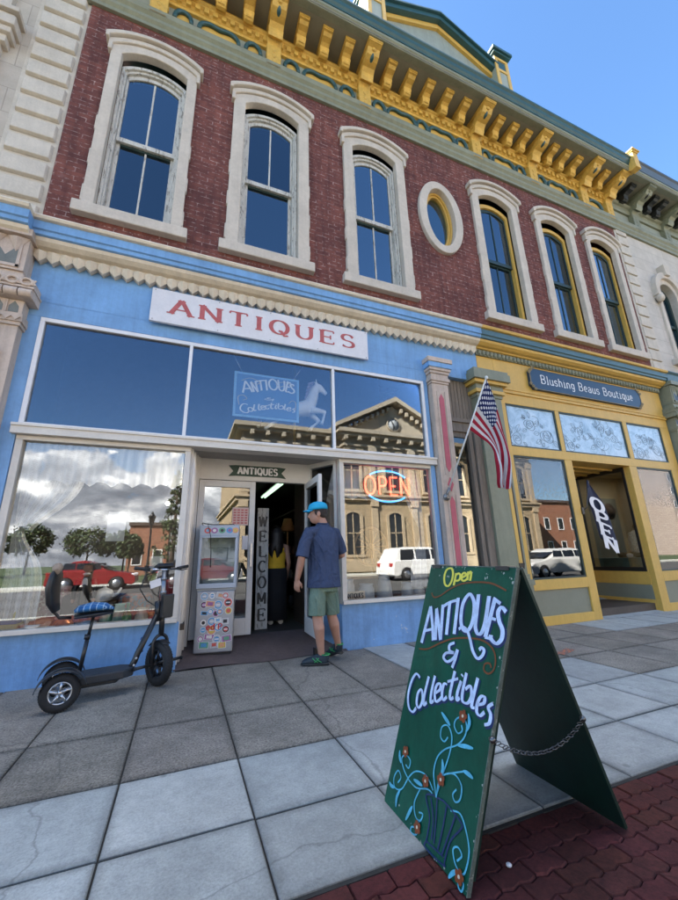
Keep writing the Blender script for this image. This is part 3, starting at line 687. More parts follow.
# roof gable with its two posts, and the pier that ends the cornice
G = MB(FRIEZE, YEL, TEAL); gx = 4.42
G.xz([(gx-1.45,10.7),(gx-1.45,12.12),(gx,12.66),(gx+1.45,12.12),(gx+1.45,10.7)], -.40, -.25)
for sg in (-1, 1):
    rk = lambda o, t: (gx+sg*1.5*t, 12.68-.66*t+o)
    G.xz([rk(-.16,0), rk(-.16,1), rk(-.03,1), rk(-.03,0)], -.46, -.3, 1)
    G.xz([rk(-.03,0), rk(-.03,1.02), rk(.10,1.02), rk(.10,0)], -.56, -.2, 2)
    G.xz([rk(.10,0), rk(.10,1.03), rk(.15,1.03), rk(.15,0)], -.61, -.2, 2)
gb = G.build('gable', BB, bev=.006)
for sg in (-1, 1):
    x = gx+sg*1.66; P = MB(FRIEZE, YEL, TEAL)
    P.box(x-.20, x+.20, -.58, -.2, 10.7, 12.42); P.box(x-.205, x-.12, -.60, -.575, 10.8, 12.36, 1); P.box(x+.12, x+.205, -.60, -.575, 10.8, 12.36, 1)
    P.box(x-.12, x+.12, -.60, -.575, 12.28, 12.36, 1); P.box(x-.12, x+.12, -.60, -.575, 11.9, 11.98, 1); P.box(x-.11, x+.11, -.585, -.575, 11.99, 12.27, 2)
    P.box(x+sg*.2, x+sg*.212, -.5, -.25, 10.9, 12.36, 1)
    P.box(x-.25, x+.25, -.65, -.15, 12.42, 12.47, 2); P.box(x-.29, x+.29, -.69, -.11, 12.47, 12.55, 2)
    P.build('gable_post', BB, bev=.006)
P = MB(YELD); px_ = 9.93
P.box(px_-.095, px_+.095, -.90, -.66, 10.42, 10.87); P.box(px_-.12, px_+.12, -.925, -.64, 10.87, 10.905); P.box(px_-.145, px_+.145, -.95, -.62, 10.905, 10.95); P.box(px_-.095, px_+.095, -.905, -.74, 10.38, 10.421)
P.build('cornice_pier', BB, bev=.01)
# ------------------------------------------------------------------ storefront cornice (blue half, mustard half)
def shop_cornice(x0, x1, A, B, C, D, yo=0):
    m_ = MB(A, B, C)
    m_.sweepx([(0,5.035),(-.27+yo,5.03),(-.285+yo,5.005),(-.27+yo,4.975),(-.24+yo,4.967),(0,4.967)], x0, x1, 0)
    m_.sweepx([(0,4.966),(-.238+yo,4.966),(-.238+yo,4.86),(-.215+yo,4.85),(-.215+yo,4.80),(-.19+yo,4.792),(0,4.792)], x0, x1, 1)
    m_.sweepx([(0,4.79),(-.188+yo,4.79),(-.17+yo,4.75),(-.12+yo,4.715),(-.07+yo,4.70),(-.055+yo,4.68),(0,4.67)], x0, x1, 2)
    return m_.build('cornice', BB, bev=.003)
shop_cornice(-1.90, 4.62, CREAM, BLUE, CREAM, CREAM); shop_cornice(-3.6, -1.901, CREAM, BLUE, CREAM, CREAM, -.13)
shop_cornice(4.621, 9.97, YEL, TEALBAND, YEL, OLIVE)
z_ = MB(CREAM); x = -1.90
while x < 4.55:
    x2 = x+.128
    z_.xz([(x,4.675),(x,4.60),(x+.064,4.535),(x2,4.60),(x2,4.675)], -.075, -.004); z_.face([(x,-.076,4.675),(x,-.076,4.61),(x+.064,-.125,4.66)]); z_.face([(x+.064,-.076,4.54),(x,-.076,4.61),(x+.064,-.125,4.66)]); z_.face([(x2,-.076,4.61),(x+.064,-.076,4.54),(x+.064,-.125,4.66)]); z_.face([(x2,-.076,4.675),(x2,-.076,4.61),(x+.064,-.125,4.66)]); z_.face([(x,-.076,4.675),(x+.064,-.125,4.66),(x2,-.076,4.675)])
    x += .13
z_.build('zigzag_trim', BB)
z_ = MB(OLIVE); x = 4.66
z_.box(4.63, 9.93, -.03, -.001, 4.56, 4.672)
while x < 9.85:
    z_.ell((x+.04, -.035, 4.615), .04, .035, .055, n=8, k=6); x += .092
z_.build('scallop_trim', BB)

# ------------------------------------------------------------------ antique shop front (blue)
f = MB(BLUE); f.box(-1.95, 4.64, 0, .12, 4.05, 4.68); f.box(-1.95, 3.52, 0, .12, 3.86, 4.05); f.box(3.80, 4.64, .0, .5, 4.03, 4.05)
f.box(-1.95, -1.725, 0.001, .12, 0.02, 3.86); f.box(3.445, 3.52, .001, .12, .02, 3.86); f.build('blue_fascia', BB, 'sky blue painted fascia board with side strips', bev=.004)
f = MB(BLUEBASE)
f.box(-1.724, .02, .055, .14, -.03, .475); f.build('stall_riser', BB, 'scuffed blue base below the left display window', bev=.006)
f = MB(BLUEBASE); f.mesh([(x,y,z) for z in (-.03,.528) for x, y in ((3.444,.055),(1.93,.055),(1.67,.60),(1.76,.60),(2.02,.14),(3.444,.14))], [(0,1,2,3,4,5),(6,7,8,9,10,11)]+[(k,(k+1)%6,6+(k+1)%6,6+k) for k in range(6)]); f.build('stall_riser', BB, 'flaking blue base below the right display window', bev=.006)
f = MB(CREAMLT); f.box(-1.76, 3.53, -.06, .14, 2.435, 2.535); f.box(-1.76, 3.53, -.075, -.058, 2.515, 2.545); f.build('transom_bar', BB, bev=.004)
f = MB(WHITE)
f.box(-1.72, 3.44, -.012, .06, 3.80, 3.85); f.box(-1.722, -1.675, -.012, .06, 2.545, 3.80); f.box(3.395, 3.442, -.012, .06, 2.545, 3.80); f.box(-1.675, 3.395, -.010, .06, 2.546, 2.575)
for x in (-.10, 1.86): f.box(x-.02, x+.02, -.011, .06, 2.575, 3.80)
tw = f.build('transom_window', BB, 'three-light transom with thin white bars', bev=.004)
for a, b_ in ((-1.675,-.12),(-.08,1.84),(1.88,3.395)):
    p = MB(GL_TR); p.box(a, b_, .022, .030, 2.575, 3.80); p.build('pane', tw)
# display windows
def display(x0, x1, z0, z1, fm, gm, y=.06, t=.05, label=None):
    f = MB(fm); f.box(x0, x1, y-.05, y+.06, z1-t, z1); f.box(x0, x1, y-.075, y+.06, z0, z0+t*.9); f.box(x0, x0+t*1.3, y-.048, y+.06, z0+t*.9, z1-t); f.box(x1-t*1.3, x1, y-.048, y+.06, z0+t*.9, z1-t)
    o = f.build('display_window', BB, label, bev=.005); p = MB(gm); p.box(x0+t*1.2, x1-t*1.2, y+.005, y+.013, z0+t*.8, z1-t*.9); p.build('pane', o); return o
display(-1.72, .0, .478, 2.434, CREAMLT, GL_SH, label='wide display window left of the shop door')
display(1.93, 3.50, .53, 2.434, CREAMLT, GL_SH, label='wide display window right of the shop door')
# entrance recess
f = MB(mat('grey_soffit_paint', (.36,.34,.31), .7, .1, 4, .1)); f.box(.0, 1.93, .141, .66, 2.46, 2.5); f.build('recess_soffit', BB)
f = MB(ALUP); f.box(.0, 1.75, .58, .66, 2.17, 2.46); f.build('door_header', BB, bev=.004)
f = MB(ALUP, ALU)
for k, (xx, yy, wd, mi) in enumerate(((.02,.13,.05,0),(.045,.24,.045,1),(.055,.36,.05,1),(.075,.48,.05,0),(.10,.575,.055,0))): f.box(xx-.03, xx+.012+.004*k, yy-.05, yy+.055, .12 if k > 2 else .05, 2.46, mi)
f.build('recess_jamb', BB, bev=.006)
f = MB(ALUP)
q0, q1 = Vector((1.94,.13,0)), Vector((1.68,.60,0)); d_ = (q1-q0).normalized(); nn = Vector((-d_.y, d_.x, 0))
def oriented(mb, a, b_, z0, z1, t, mi=None):
    u = (b_-a).normalized(); v = Vector((-u.y,u.x,0))*t/2
    P = [a-v, b_-v, b_+v, a+v]
    mb.mesh([(p.x,p.y,z0) for p in P]+[(p.x,p.y,z1) for p in P], [(3,2,1,0),(4,5,6,7),(0,1,5,4),(1,2,6,5),(2,3,7,6),(3,0,4,7)], mi)
oriented(f, q0, q1, 2.39, 2.459, .06); oriented(f, q0, q1, .52, .57, .06); oriented(f, q0, q0+d_*.05, .57, 2.39, .06); oriented(f, q1-d_*.05, q1, .57, 2.39, .06)
o = f.build('return_window', BB, bev=.004); p = MB(GL_SH); oriented(p, q0+d_*.05, q1-d_*.05, .57, 2.39, .008); p.build('pane', o)
def door(x0, x1, y, z0, z1, name='door', M=None, label=None, t=.045):
    f = MB(ALUP)
    st = .075
    f.box(x0, x0+st, y-t/2, y+t/2, z0, z1, M=M); f.box(x1-st, x1, y-t/2, y+t/2, z0, z1, M=M); f.box(x0+st, x1-st, y-t/2+.001, y+t/2-.001, z1-.09, z1, M=M); f.box(x0+st, x1-st, y-t/2+.001, y+t/2-.001, z0, z0+.20, M=M)
    o = f.build(name, BB, label, bev=.004)
    p = MB(GL_SH); p.box(x0+st-.005, x1-st+.005, y-.004, y+.004, z0+.19, z1-.08, M=M); p.build('pane', o)
    h = MB(ALU); xx = x1-st*.5; h.box(xx-.016, xx+.016, y-t/2-.05, y-t/2-.03, z0+.82, z0+1.13, M=M); h.box(xx-.012, xx+.012, y-t/2-.03, y-t/2, z0+.84, z0+.88, M=M); h.box(xx-.012, xx+.012, y-t/2-.03, y-t/2, z0+1.07, z0+1.11, M=M); h.build('handle', o, bev=.004)
    return o
door(.135, .885, .62, .19, 2.165, label='closed glazed door leaf behind the little refrigerator')
Mh = Matrix.Translation((1.62,.60,0)) @ Matrix.Rotation(R(-92.5), 4, 'Z')
door(0, .76, 0, .16, 2.165, M=Mh, label='open glazed door leaf swung outwards')
f = MB(ALUP); f.box(1.625, 1.70, .58, .66, .15, 2.17); f.build('door_jamb', BB, bev=.004)
# shop interior
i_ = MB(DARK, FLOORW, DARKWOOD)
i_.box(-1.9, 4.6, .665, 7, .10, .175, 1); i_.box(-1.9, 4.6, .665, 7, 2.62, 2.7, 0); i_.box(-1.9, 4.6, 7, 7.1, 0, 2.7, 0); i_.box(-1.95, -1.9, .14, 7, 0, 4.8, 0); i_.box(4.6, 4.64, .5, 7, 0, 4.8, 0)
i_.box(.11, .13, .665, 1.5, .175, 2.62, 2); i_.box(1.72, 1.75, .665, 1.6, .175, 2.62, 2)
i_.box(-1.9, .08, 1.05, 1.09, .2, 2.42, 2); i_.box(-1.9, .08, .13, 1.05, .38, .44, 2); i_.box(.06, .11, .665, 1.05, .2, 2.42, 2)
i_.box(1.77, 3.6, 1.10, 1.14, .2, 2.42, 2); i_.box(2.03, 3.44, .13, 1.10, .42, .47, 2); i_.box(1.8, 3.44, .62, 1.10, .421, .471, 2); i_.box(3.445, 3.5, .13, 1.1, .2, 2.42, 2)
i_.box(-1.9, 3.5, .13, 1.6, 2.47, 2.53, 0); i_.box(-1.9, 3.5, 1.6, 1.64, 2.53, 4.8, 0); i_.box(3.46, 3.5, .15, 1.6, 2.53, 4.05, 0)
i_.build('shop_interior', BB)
# narrow doorway between the halves
f = MB(GREYWOOD, DARKWOOD)
n_ = 9
for k in range(n_): f.box(3.86+.64*k/n_, 3.86+.64*(k+1)/n_-.006, .10, .13, 3.30, 4.03)
f.box(3.84, 4.50, .03, .15, 3.06, 3.30); f.box(3.84, 4.50, .0, .03, 3.22, 3.27); f.box(3.86, 3.90, .06, .16, .0, 3.06); f.box(4.27, 4.345, .02, .16, .0, 3.06); f.box(4.36, 4.50, -.01, .16, 0, 3.06); f.box(3.90, 4.27, .06, .14, 2.97, 3.06); f.box(3.90, 4.27, .06, .14, .0, .75)
f.box(3.84, 4.7, 1.2, 1.25, 0, 4.1, 1)
o = f.build('side_doorway', BB, 'weathered grey timber doorway between the two shop fronts', bev=.004); p = MB(GL_SH); p.box(3.895, 4.275, .085, .093, .74, 2.98); p.build('pane', o)
f = MB(CONC); f.box(3.75, 4.75, .0, 1.2, -.02, .03); f.build('doorstep', BB)
# pink and buff iron pilaster
f = MB(PINKSTONE, BLUE, PINK)
f.box(3.54, 3.86, -.10, .3, 0, 3.80); f.box(3.50, 3.90, -.14, .3, 0, .42); f.box(3.52, 3.88, -.12, .3, .42, .47)
f.box(3.53, 3.87, -.115, .3, 3.80, 3.84); f.box(3.51, 3.89, -.13, .3, 3.84, 3.90); f.box(3.53, 3.87, -.115, .3, 3.90, 3.97); f.box(3.51, 3.89, -.13, .3, 3.97, 4.02)
f.box(3.49, 3.91, -.15, .3, 4.02, 4.07); f.box(3.475, 3.925, -.165, .3, 4.07, 4.16, 1); f.box(3.46, 3.94, -.18, .3, 4.16, 4.24)
pl = f.build('pilaster', BB, 'buff iron pilaster with faded pink panels', bev=.008)
f = MB(PINK)
for a, b_ in ((.62,1.95),(2.32,3.62)): f.xz([(3.655,a+.08),(3.70,a),(3.745,a+.08),(3.745,b_-.08),(3.70,b_),(3.655,b_-.08)], -.106, -.099)
f.xz([(3.70,2.02),(3.755,2.13),(3.70,2.24),(3.645,2.13)], -.110, -.099); f.build('panel', pl)
f = MB(PINKSTONE)
for a, b_ in ((.58,1.98),(2.28,3.66)):
    for xx in (3.625, 3.775): f.box(xx-.01, xx+.01, -.115, -.099, a, b_)
f.build('panel_moulding', pl, bev=.003)
# ornate corner pilaster on the left
f = MB(PINKSTONE, mat('sunk_panel_grey', (.17,.18,.165), .7, .15, 8, .1), PINK)
def corner_pilaster(f, x0, x1, s=1):
    xc = (x0+x1)/2
    f.box(x0, x1, -.13, .2, 0, 3.62); f.box(x0-.04, x1+.02, -.16, .2, 0, .5)
    f.box(x0-.02, x1+.02, -.15, .2, 3.62, 3.66); f.box(x0-.035, x1+.035, -.165, .2, 3.66, 3.71)
    n = 9; w_ = (x1-x0+.04)/n
    for k in range(n): f.xz([(x0-.02+k*w_,3.71),(x0-.02+(k+.5)*w_,3.665),(x0-.02+(k+1)*w_,3.71)], -.18, -.164)
    f.box(x0-.03, x1+.03, -.16, .2, 3.71, 3.76); f.box(x0-.01, x1+.01, -.14, .2, 3.76, 3.93)
    for k in range(5):
        xx = x0+(x1-x0)*(k+.5)/5; f.xz([(xx-.045,3.775),(xx+.045,3.775),(xx+.045,3.85),(xx,3.915),(xx-.045,3.85)], -.143, -.1405, 1)
        f.box(xx-.07, xx-.055, -.155, -.139, 3.77, 3.92)
    n = 7; w_ = (x1-x0+.20)/n
    for k in range(n): f.tube([(x0-.10+k*w_+.006, -.215, 3.985), (x0-.10+(k+1)*w_-.006, -.215, 3.985)], .05, 10)
    f.box(x0-.10, x1+.10, -.215, .2, 3.935, 4.035); f.box(x0-.11, x1+.11, -.25, .2, 4.035, 4.06)
    for k in range(n):
        xx = x0-.10+(k+.5)*w_; f.tube([(xx+.05*math.cos(a*.524), -.255, 4.105+.042*math.sin(a*.524)) for a in range(12)], .013, 6, closed=True)
        f.tube([(xx+.05, -.25, 4.07), (xx+w_-.05, -.25, 4.14)], .011, 6); f.tube([(xx+.05, -.25, 4.14), (xx+w_-.05, -.25, 4.07)], .011, 6)
    f.box(x0-.09, x1+.09, -.24, .2, 4.06, 4.15)
    f.box(x0+.02, x1-.03, -.19, .2, 4.15, 4.23); f.box(x0+.035, x1-.045, -.175, .2, 4.23, 4.27)
    f.box(x0+.03, x1-.04, -.20, .2, 4.27, 4.70)
    # block with a notched M-shaped sunk panel
    for xa in (x0+.10, x1-.34):
        f.xz([(xa,4.34),(xa+.22,4.34),(xa+.22,4.60),(xa+.11,4.44),(xa,4.60)], -.203, -.2005, 1); f.box(xa-.03, xa, -.212, -.2, 4.30, 4.64); f.box(xa+.22, xa+.25, -.212, -.2, 4.30, 4.64); f.box(xa-.03, xa+.25, -.212, -.2, 4.30, 4.335)
    n = 3; w_ = (x1-x0-.07)/n
    for k in range(n): f.mesh([(x0+.03+k*w_,-.205,4.70),(x0+.03+(k+1)*w_,-.205,4.70),(x0+.03+(k+.5)*w_,-.205,4.50),(x0+.03+(k+.5)*w_,-.27,4.66)], [(0,2,3),(2,1,3),(0,3,1)])
    f.box(x0+.0, x1-.01, -.27, .2, 4.70, 4.79)
corner_pilaster(f, -2.56, -1.86)
pl = f.build('corner_pilaster', BB, 'carved buff pilaster with a notched M-shaped capital block', bev=.006)
f = MB(PINK); f.xz([(-2.42,.75),(-1.985,.75),(-1.985,3.28),(-2.2,3.52),(-2.42,3.28)], -.136, -.129); f.build('panel', pl)
f = MB(PINKSTONE); ring(f, [(-2.42,.75),(-1.985,.75),(-1.985,3.28),(-2.2,3.52),(-2.42,3.28)], [(-2.45,.71),(-1.955,.71),(-1.955,3.30),(-2.2,3.57),(-2.45,3.30)], -.15, -.129, closed=True); f.build('panel_moulding', pl, bev=.003)

# ------------------------------------------------------------------ boutique shop front (mustard)
f = MB(YEL); f.box(5.02, 9.93, 0, .12, 3.93, 4.672); f.box(4.645, 5.02, .002, .5, 4.12, 4.672); f.box(5.02, 9.93, -.025, .12, 3.90, 3.96); f.box(5.02, 9.93, -.04, .12, 3.955, 3.975); f.build('fascia_board', BB, 'plain mustard fascia board', bev=.004)
f = MB(YEL)
f.box(5.03, 9.93, .0, .1, 3.70, 3.90); f.box(5.03, 9.93, .0, .1, 2.735, 2.895)
f.box(5.03, 5.17, .001, .1, 0, 3.70); f.box(6.40, 6.50, .001, .1, 2.895, 3.70); f.box(8.36, 8.48, .001, .1, 2.895, 3.70); f.box(9.64, 9.93, .001, .1, 0, 3.70)
f.box(6.41, 6.60, .0015, .10, 0, 2.735); f.box(8.24, 8.47, .0015, .10, 0, 2.735)
f.box(5.17, 6.41, .0, .1, .52, .68); f.box(5.17, 6.41, .0, .1, 0, .135); f.box(8.47, 9.64, .0, .1, .52, .70); f.box(8.47, 9.64, .0, .1, 0, .135)
f.box(5.05, 5.15, -.012, .0, .0, 3.7)
sf = f.build('timber_framing', BB, 'mustard timber shop front framing', bev=.005)
for a, b_ in ((5.17,6.41),(8.47,9.64)):
    f = MB(OLIVEP); f.box(a, b_, .03, .08, .135, .52); f.build('stall_riser', BB, 'grey green base panel below a boutique window')
def gwin(x0, x1, z0, z1, gm, name, label=None, t=.028):
    f = MB(SASHG); f.box(x0, x1, .012, .07, z1-t, z1); f.box(x0, x1, .012, .07, z0, z0+t); f.box(x0, x0+t, .0125, .07, z0+t, z1-t); f.box(x1-t, x1, .0125, .07, z0+t, z1-t)
    o = f.build(name, BB, label, bev=.003); p = MB(gm); p.box(x0+t*.8, x1-t*.8, .035, .043, z0+t*.8, z1-t*.8); p.build('pane', o); return o
def etched():
    m, nt, out = _nodes('etched_art_glass')
    v = coords(nt); r = ramp(nt, [(.30, (.25,.35,.43)), (.50, (.44,.58,.70)), (.70, (.58,.70,.80))]); L(nt, noise(nt, v, 5.5, 7, .72, .6), r.inputs[0])
    princ(nt, out, r.outputs[0], .18, 0, None, .6); return m
ART = etched()
INK = mat('etched_line_grey', (.085,.12,.155), .5, .3, 20, 0); ra = random.Random(31)
for x0, x1, lb in ((5.17,6.40,'etched pale blue art glass light'),(6.50,8.36,'wide etched pale blue art glass light'),(8.48,9.64,'etched pale blue art glass light at the right')):
    o = gwin(x0, x1, 2.895, 3.70, ART, 'art_glass_window', lb); f = MB(INK); F_ = lambda x, z, q: (min(max(x, x0+.03), x1-.03), .0345-q, min(max(z, 2.925), 3.672))
    spots = [(x0+.12+(x1-x0-.24)*(k+.5+ra.uniform(-.3,.3))/max(2, int((x1-x0)*3)), 3.05+.50*((k*.62) % 1)) for k in range(max(2, int((x1-x0)*3)))]
    for cx, cz in spots:        # roses: a wobbling spiral of petals, leaves and tendrils round it
        r0 = ra.uniform(.10,.17); ph = ra.uniform(0,6.3); tn = ra.uniform(2.4,3.3); pts = []
        for a in range(70):
            t_ = a/69; rr = r0*(.10+.90*t_)*(1+.13*math.sin(t_*tn*2*PI*2.5+ph)); an = ph+t_*tn*2*PI; pts.append((cx+rr*math.cos(an), cz+rr*.9*math.sin(an)))
        ribbon(f, pts, .011, .006, F_, z=.0008)
        for k in range(5):
            an = ra.uniform(0,6.3); ln = ra.uniform(.08,.18); bx, bz = cx+r0*math.cos(an), cz+r0*.9*math.sin(an); ux, uz = math.cos(an+ra.uniform(-.7,.7)), math.sin(an+ra.uniform(-.7,.7)); w_ = ln*.28
            for sg in (-1, 1): ribbon(f, cat_rom([(bx,bz),(bx+ux*ln*.5-uz*w_*sg, bz+uz*ln*.5+ux*w_*sg),(bx+ux*ln, bz+uz*ln)], 5), .007, .006, F_, z=.0008)
            ribbon(f, [(bx,bz),(bx+ux*ln*.8, bz+uz*ln*.8)], .005, .005, F_, z=.0008)
        an = ra.uniform(0,6.3); ribbon(f, cat_rom([(cx+r0*math.cos(an), cz+r0*math.sin(an)),(cx+.24*math.cos(an+.3), cz+.2*math.sin(an+.3)),(cx+.30*math.cos(an+.9), cz+.24*math.sin(an+.9)),(cx+.22*math.cos(an+1.3), cz+.2*math.sin(an+1.3))], 6), .007, .006, F_, z=.0008)
    f.build('etched_roses', o, merge=False)
W1_ = gwin(5.17, 6.41, .68, 2.735, GL_BT, 'display_window', 'boutique display window with dark green bead'); W2_ = gwin(8.47, 9.64, .70, 2.735, GL_BT, 'display_window', 'boutique display window at the right end')
def frost():
    m, nt, out = _nodes('frosted_leaf_film'); v = coords(nt)
    vo = N(nt, 'ShaderNodeTexVoronoi'); vo.inputs['Scale'].default_value = 26; L(nt, v, vo.inputs['Vector'])
    sp_ = N(nt, 'ShaderNodeSeparateXYZ'); tc_ = N(nt, 'ShaderNodeTexCoord'); L(nt, tc_.outputs['UV'], sp_.inputs[0])
    ad = N(nt, 'ShaderNodeMath', operation='MULTIPLY_ADD'); ad.inputs[1].default_value = -.55; ad.inputs[2].default_value = .62; L(nt, sp_.outputs[1], ad.inputs[0])
    gt = N(nt, 'ShaderNodeMath', operation='GREATER_THAN'); L(nt, vo.outputs['Distance'], gt.inputs[0]); L(nt, ad.outputs[0], gt.inputs[1])
    t = N(nt, 'ShaderNodeBsdfTransparent'); d = N(nt, 'ShaderNodeBsdfDiffuse'); d.inputs[0].default_value = (.62,.68,.72,1)
    ml = N(nt, 'ShaderNodeMath', operation='MULTIPLY'); ml.inputs[1].default_value = .22; L(nt, gt.outputs[0], ml.inputs[0])
    mx = N(nt, 'ShaderNodeMixShader'); L(nt, ml.outputs[0], mx.inputs[0]); L(nt, t.outputs[0], mx.inputs[1]); L(nt, d.outputs[0], mx.inputs[2]); L(nt, mx.outputs[0], out.inputs[0]); return m
FROST = frost()
for o, x0, x1 in ((W1_,5.2,6.38),(W2_,8.5,9.61)):
    f = MB(FROST); f.sheet(lambda u, v: (x0+(x1-x0)*u, .0335, 1.95+.755*v), 1, 1); f.build('frosted_film', o)
# recess: side display case, ceiling, back wall with door
f = MB(BLACK); X_ = 8.25
f.box(X_-.03, X_+.03, .12, 1.2, 2.66, 2.735); f.box(X_-.03, X_+.03, .12, 1.2, .70, .775); f.box(X_-.03, X_+.03, .12, .17, .775, 2.66); f.box(X_-.03, X_+.03, 1.15, 1.2, .775, 2.66)
o = f.build('side_case', BB, 'black framed display case in the side of the recess', bev=.004); p = MB(GL_BT); p.box(X_-.004, X_+.004, .17, 1.15, .775, 2.66); p.build('pane', o)
f = MB(YEL, OLIVEP); f.box(X_-.02, X_+.02, .101, 1.3, .46, .70); f.box(X_-.02, X_+.02, .101, 1.3, -.05, .20); f.box(X_-.015, X_+.015, .101, 1.3, .20, .46, 1); f.box(X_-.02, X_+.02, .101, .12, .7, 2.735); f.box(X_-.02, X_+.02, 1.2, 1.3, .7, 2.735)
f.box(6.585, 6.62, .101, 1.3, -.05, 2.735); f.box(6.6, 8.25, .101, 1.3, 2.737, 2.78)
for y in (.35,.62,.9,1.15): f.box(6.62, 8.23, y-.02, y+.02, 2.70, 2.737)
f.box(6.6, 8.25, 1.3, 1.34, 2.3, 2.74); f.box(6.6, 6.85, 1.3, 1.34, 0, 2.3); f.box(7.85, 8.25, 1.3, 1.34, 0, 2.3); f.build('recess_lining', BB, 'mustard and grey green recess lining', bev=.003)
f = MB(SASHG); f.box(6.85, 6.97, 1.30, 1.35, .15, 2.3); f.box(7.73, 7.85, 1.30, 1.35, .15, 2.3); f.box(6.97, 7.73, 1.30, 1.35, 2.15, 2.3); f.box(6.97, 7.73, 1.30, 1.35, .15, .45)
o = f.build('door', BB, 'dark green boutique door in the recess', bev=.004); p = MB(GL_BT); p.box(6.96, 7.74, 1.32, 1.328, .44, 2.16); p.build('pane', o)
i_ = MB(mat('boutique_wall', (.17,.165,.13), .85, .1, 3, .05), FLOORW, mat('teal_cloth', (.10,.17,.17), .8, .12, 4, .1))
i_.box(5.1, 9.9, 3.5, 3.55, 0, 4.1); i_.box(5.06, 5.1, .12, 3.5, 0, 4.1); i_.box(9.8, 9.86, .12, 3.5, 0, 4.1); i_.box(5.1, 9.8, .12, 3.5, -.04, .14, 1); i_.box(5.1, 6.58, .12, 3.5, 2.8, 2.86); i_.box(8.28, 9.8, .12, 3.5, 2.8, 2.86); i_.box(6.58, 8.28, 1.35, 3.5, 2.8, 2.86)
i_.box(8.28, 9.8, 1.32, 1.36, .14, 2.8); i_.box(5.1, 6.58, 1.2, 1.24, .14, 2.8); i_.box(5.1, 9.8, .5, .54, 2.86, 4.1)
i_.box(8.29, 9.78, .13, 1.3, .64, .76, 2); i_.box(8.29, 9.78, .4, 1.3, .76, .95, 2); i_.box(5.12, 6.56, .13, 1.18, .60, .66, 2)
i_.build('boutique_interior', BB)
for x, y, lb in ((9.15,.62,'small lit downlight in the recess case ceiling'),(5.95,.62,'small lit downlight above the shawled mannequin')):
    t = thing('downlight', lb, 'lamp', (x,y,2.78)); f = MB(BLACK); f.lathe([(.055,2.795),(.055,2.765),(.04,2.765),(.04,2.78)], Matrix.Translation((x,y,0)), 18, cap=False); f.build('bezel', t)
    f = MB(emit('downlight_lens', (1,.90,.76), 170.0)); f.lathe([(.040,2.772),(0,2.772)], Matrix.Translation((x,y,0)), 18); f.build('lens', t)
# olive pilaster left of the boutique
f = MB(OLIVE, YEL, BLACK)
f.box(4.50, 5.02, -.06, .3, 0, 3.72); f.box(4.46, 5.06, -.10, .3, 0, .62); f.box(4.44, 5.08, -.12, .3, .62, .70); f.box(4.48, 5.04, -.08, .3, .70, .78)
f.box(4.48, 5.04, -.08, .3, 3.72, 3.78); f.box(4.44, 5.08, -.12, .3, 3.78, 3.84, 1); f.box(4.46, 5.06, -.10, .3, 3.84, 3.94); f.box(4.40, 5.12, -.16, .3, 3.94, 4.0, 1); f.box(4.36, 5.16, -.20, .3, 4.0, 4.14); f.box(4.38, 5.14, -.18, .3, 4.14, 4.2)
f.box(4.875, 4.945, -.066, -.059, .95, 2.9, 1); f.box(4.955, 4.975, -.068, -.059, .92, 2.95, 2); f.xz([(4.86,.95),(4.985,.95),(4.965,.86),(4.92,.9),(4.88,.86)], -.068, -.059, 2)
f.xz([(4.85,.2),(4.98,.2),(4.98,.44),(4.915,.5),(4.85,.44)], -.104, -.099, 2); f.xz([(4.88,.24),(4.95,.24),(4.95,.40),(4.88,.40)], -.106, -.103)
f.build('olive_pilaster', BB, 'olive green pilaster between doorway and boutique', bev=.006)

# ------------------------------------------------------------------ neighbours
LS = thing('stone_building', 'cut stone building with raised corner blocks at the left edge', 'building', (-4,0,0))
ASH = block_mat('ashlar_wall', (.52,.47,.40), (.47,.42,.36), (.36,.32,.28), .95, .42, .006)
f = MB(ASH); f.box(-9, -2.52, .03, 8, 4.9, 10.4); f.box(-9, -2.57, .05, 8, 0, 4.9); f.build('wall', LS)
f = MB(QUOIN)
f.box(-2.52, -1.935, .02, .4, 5.03, 10.4)
z = 5.1
while z < 9.9:
    f.prism([(-2.47,z),(-1.98,z),(-1.98,z+.27),(-2.47,z+.27)], lambda x, q: (x,.02,q), lambda x, q: (-2.225+(x+2.225)*.93, -.03, z+.135+(q-z-.135)*.86)); z += .337
f.build('quoin_strip', LS, bev=.008)
f = MB(STONE)
for k, (a, dz) in enumerate(((.0,.12),(.05,.10),(.09,.16),(.05,.08),(.11,.08))):
    z0 = 7.75+sum((.12,.10,.16,.08,.08)[:k]); f.box(-4, -2.70+a, -.10-a, .1, z0, z0+dz-.002)
f.box(-4, -2.76, -.06, .1, 4.9, 7.75); f.box(-4, -2.78, -.05, .1, 8.29, 10.4); f.build('capital', LS, bev=.008)
f = MB(OLIVE); f.box(-9, -2.01, -.75, .1, 10.45, 10.75); f.build('cornice', LS)
RS = thing('stone_building', 'light stone building with arched windows and grey green cornice at the right edge', 'building', (12,0,0))
f = MB(block_mat('pale_ashlar_wall', (.56,.52,.47), (.52,.48,.43), (.40,.37,.33), 1.1, .36, .006))
wall_holes(f, 10.0, 22, 4.9, 10.4, .0, [(11.12,11.98,5.6,8.15),(13.5,14.36,5.6,8.15),(15.9,16.76,5.6,8.15)]); f.box(9.97, 22, .5, 9, 4.9, 10.4); f.build('wall', RS)
f = MB(QUOIN); z = 5.15
f.box(9.955, 10.02, -.015, .3, 4.95, 9.3)
while z < 9.2:
    f.box(10.0, 10.42, -.035, .02, z, z+.25); z += .31
f.build('quoin_strip', RS, bev=.012)
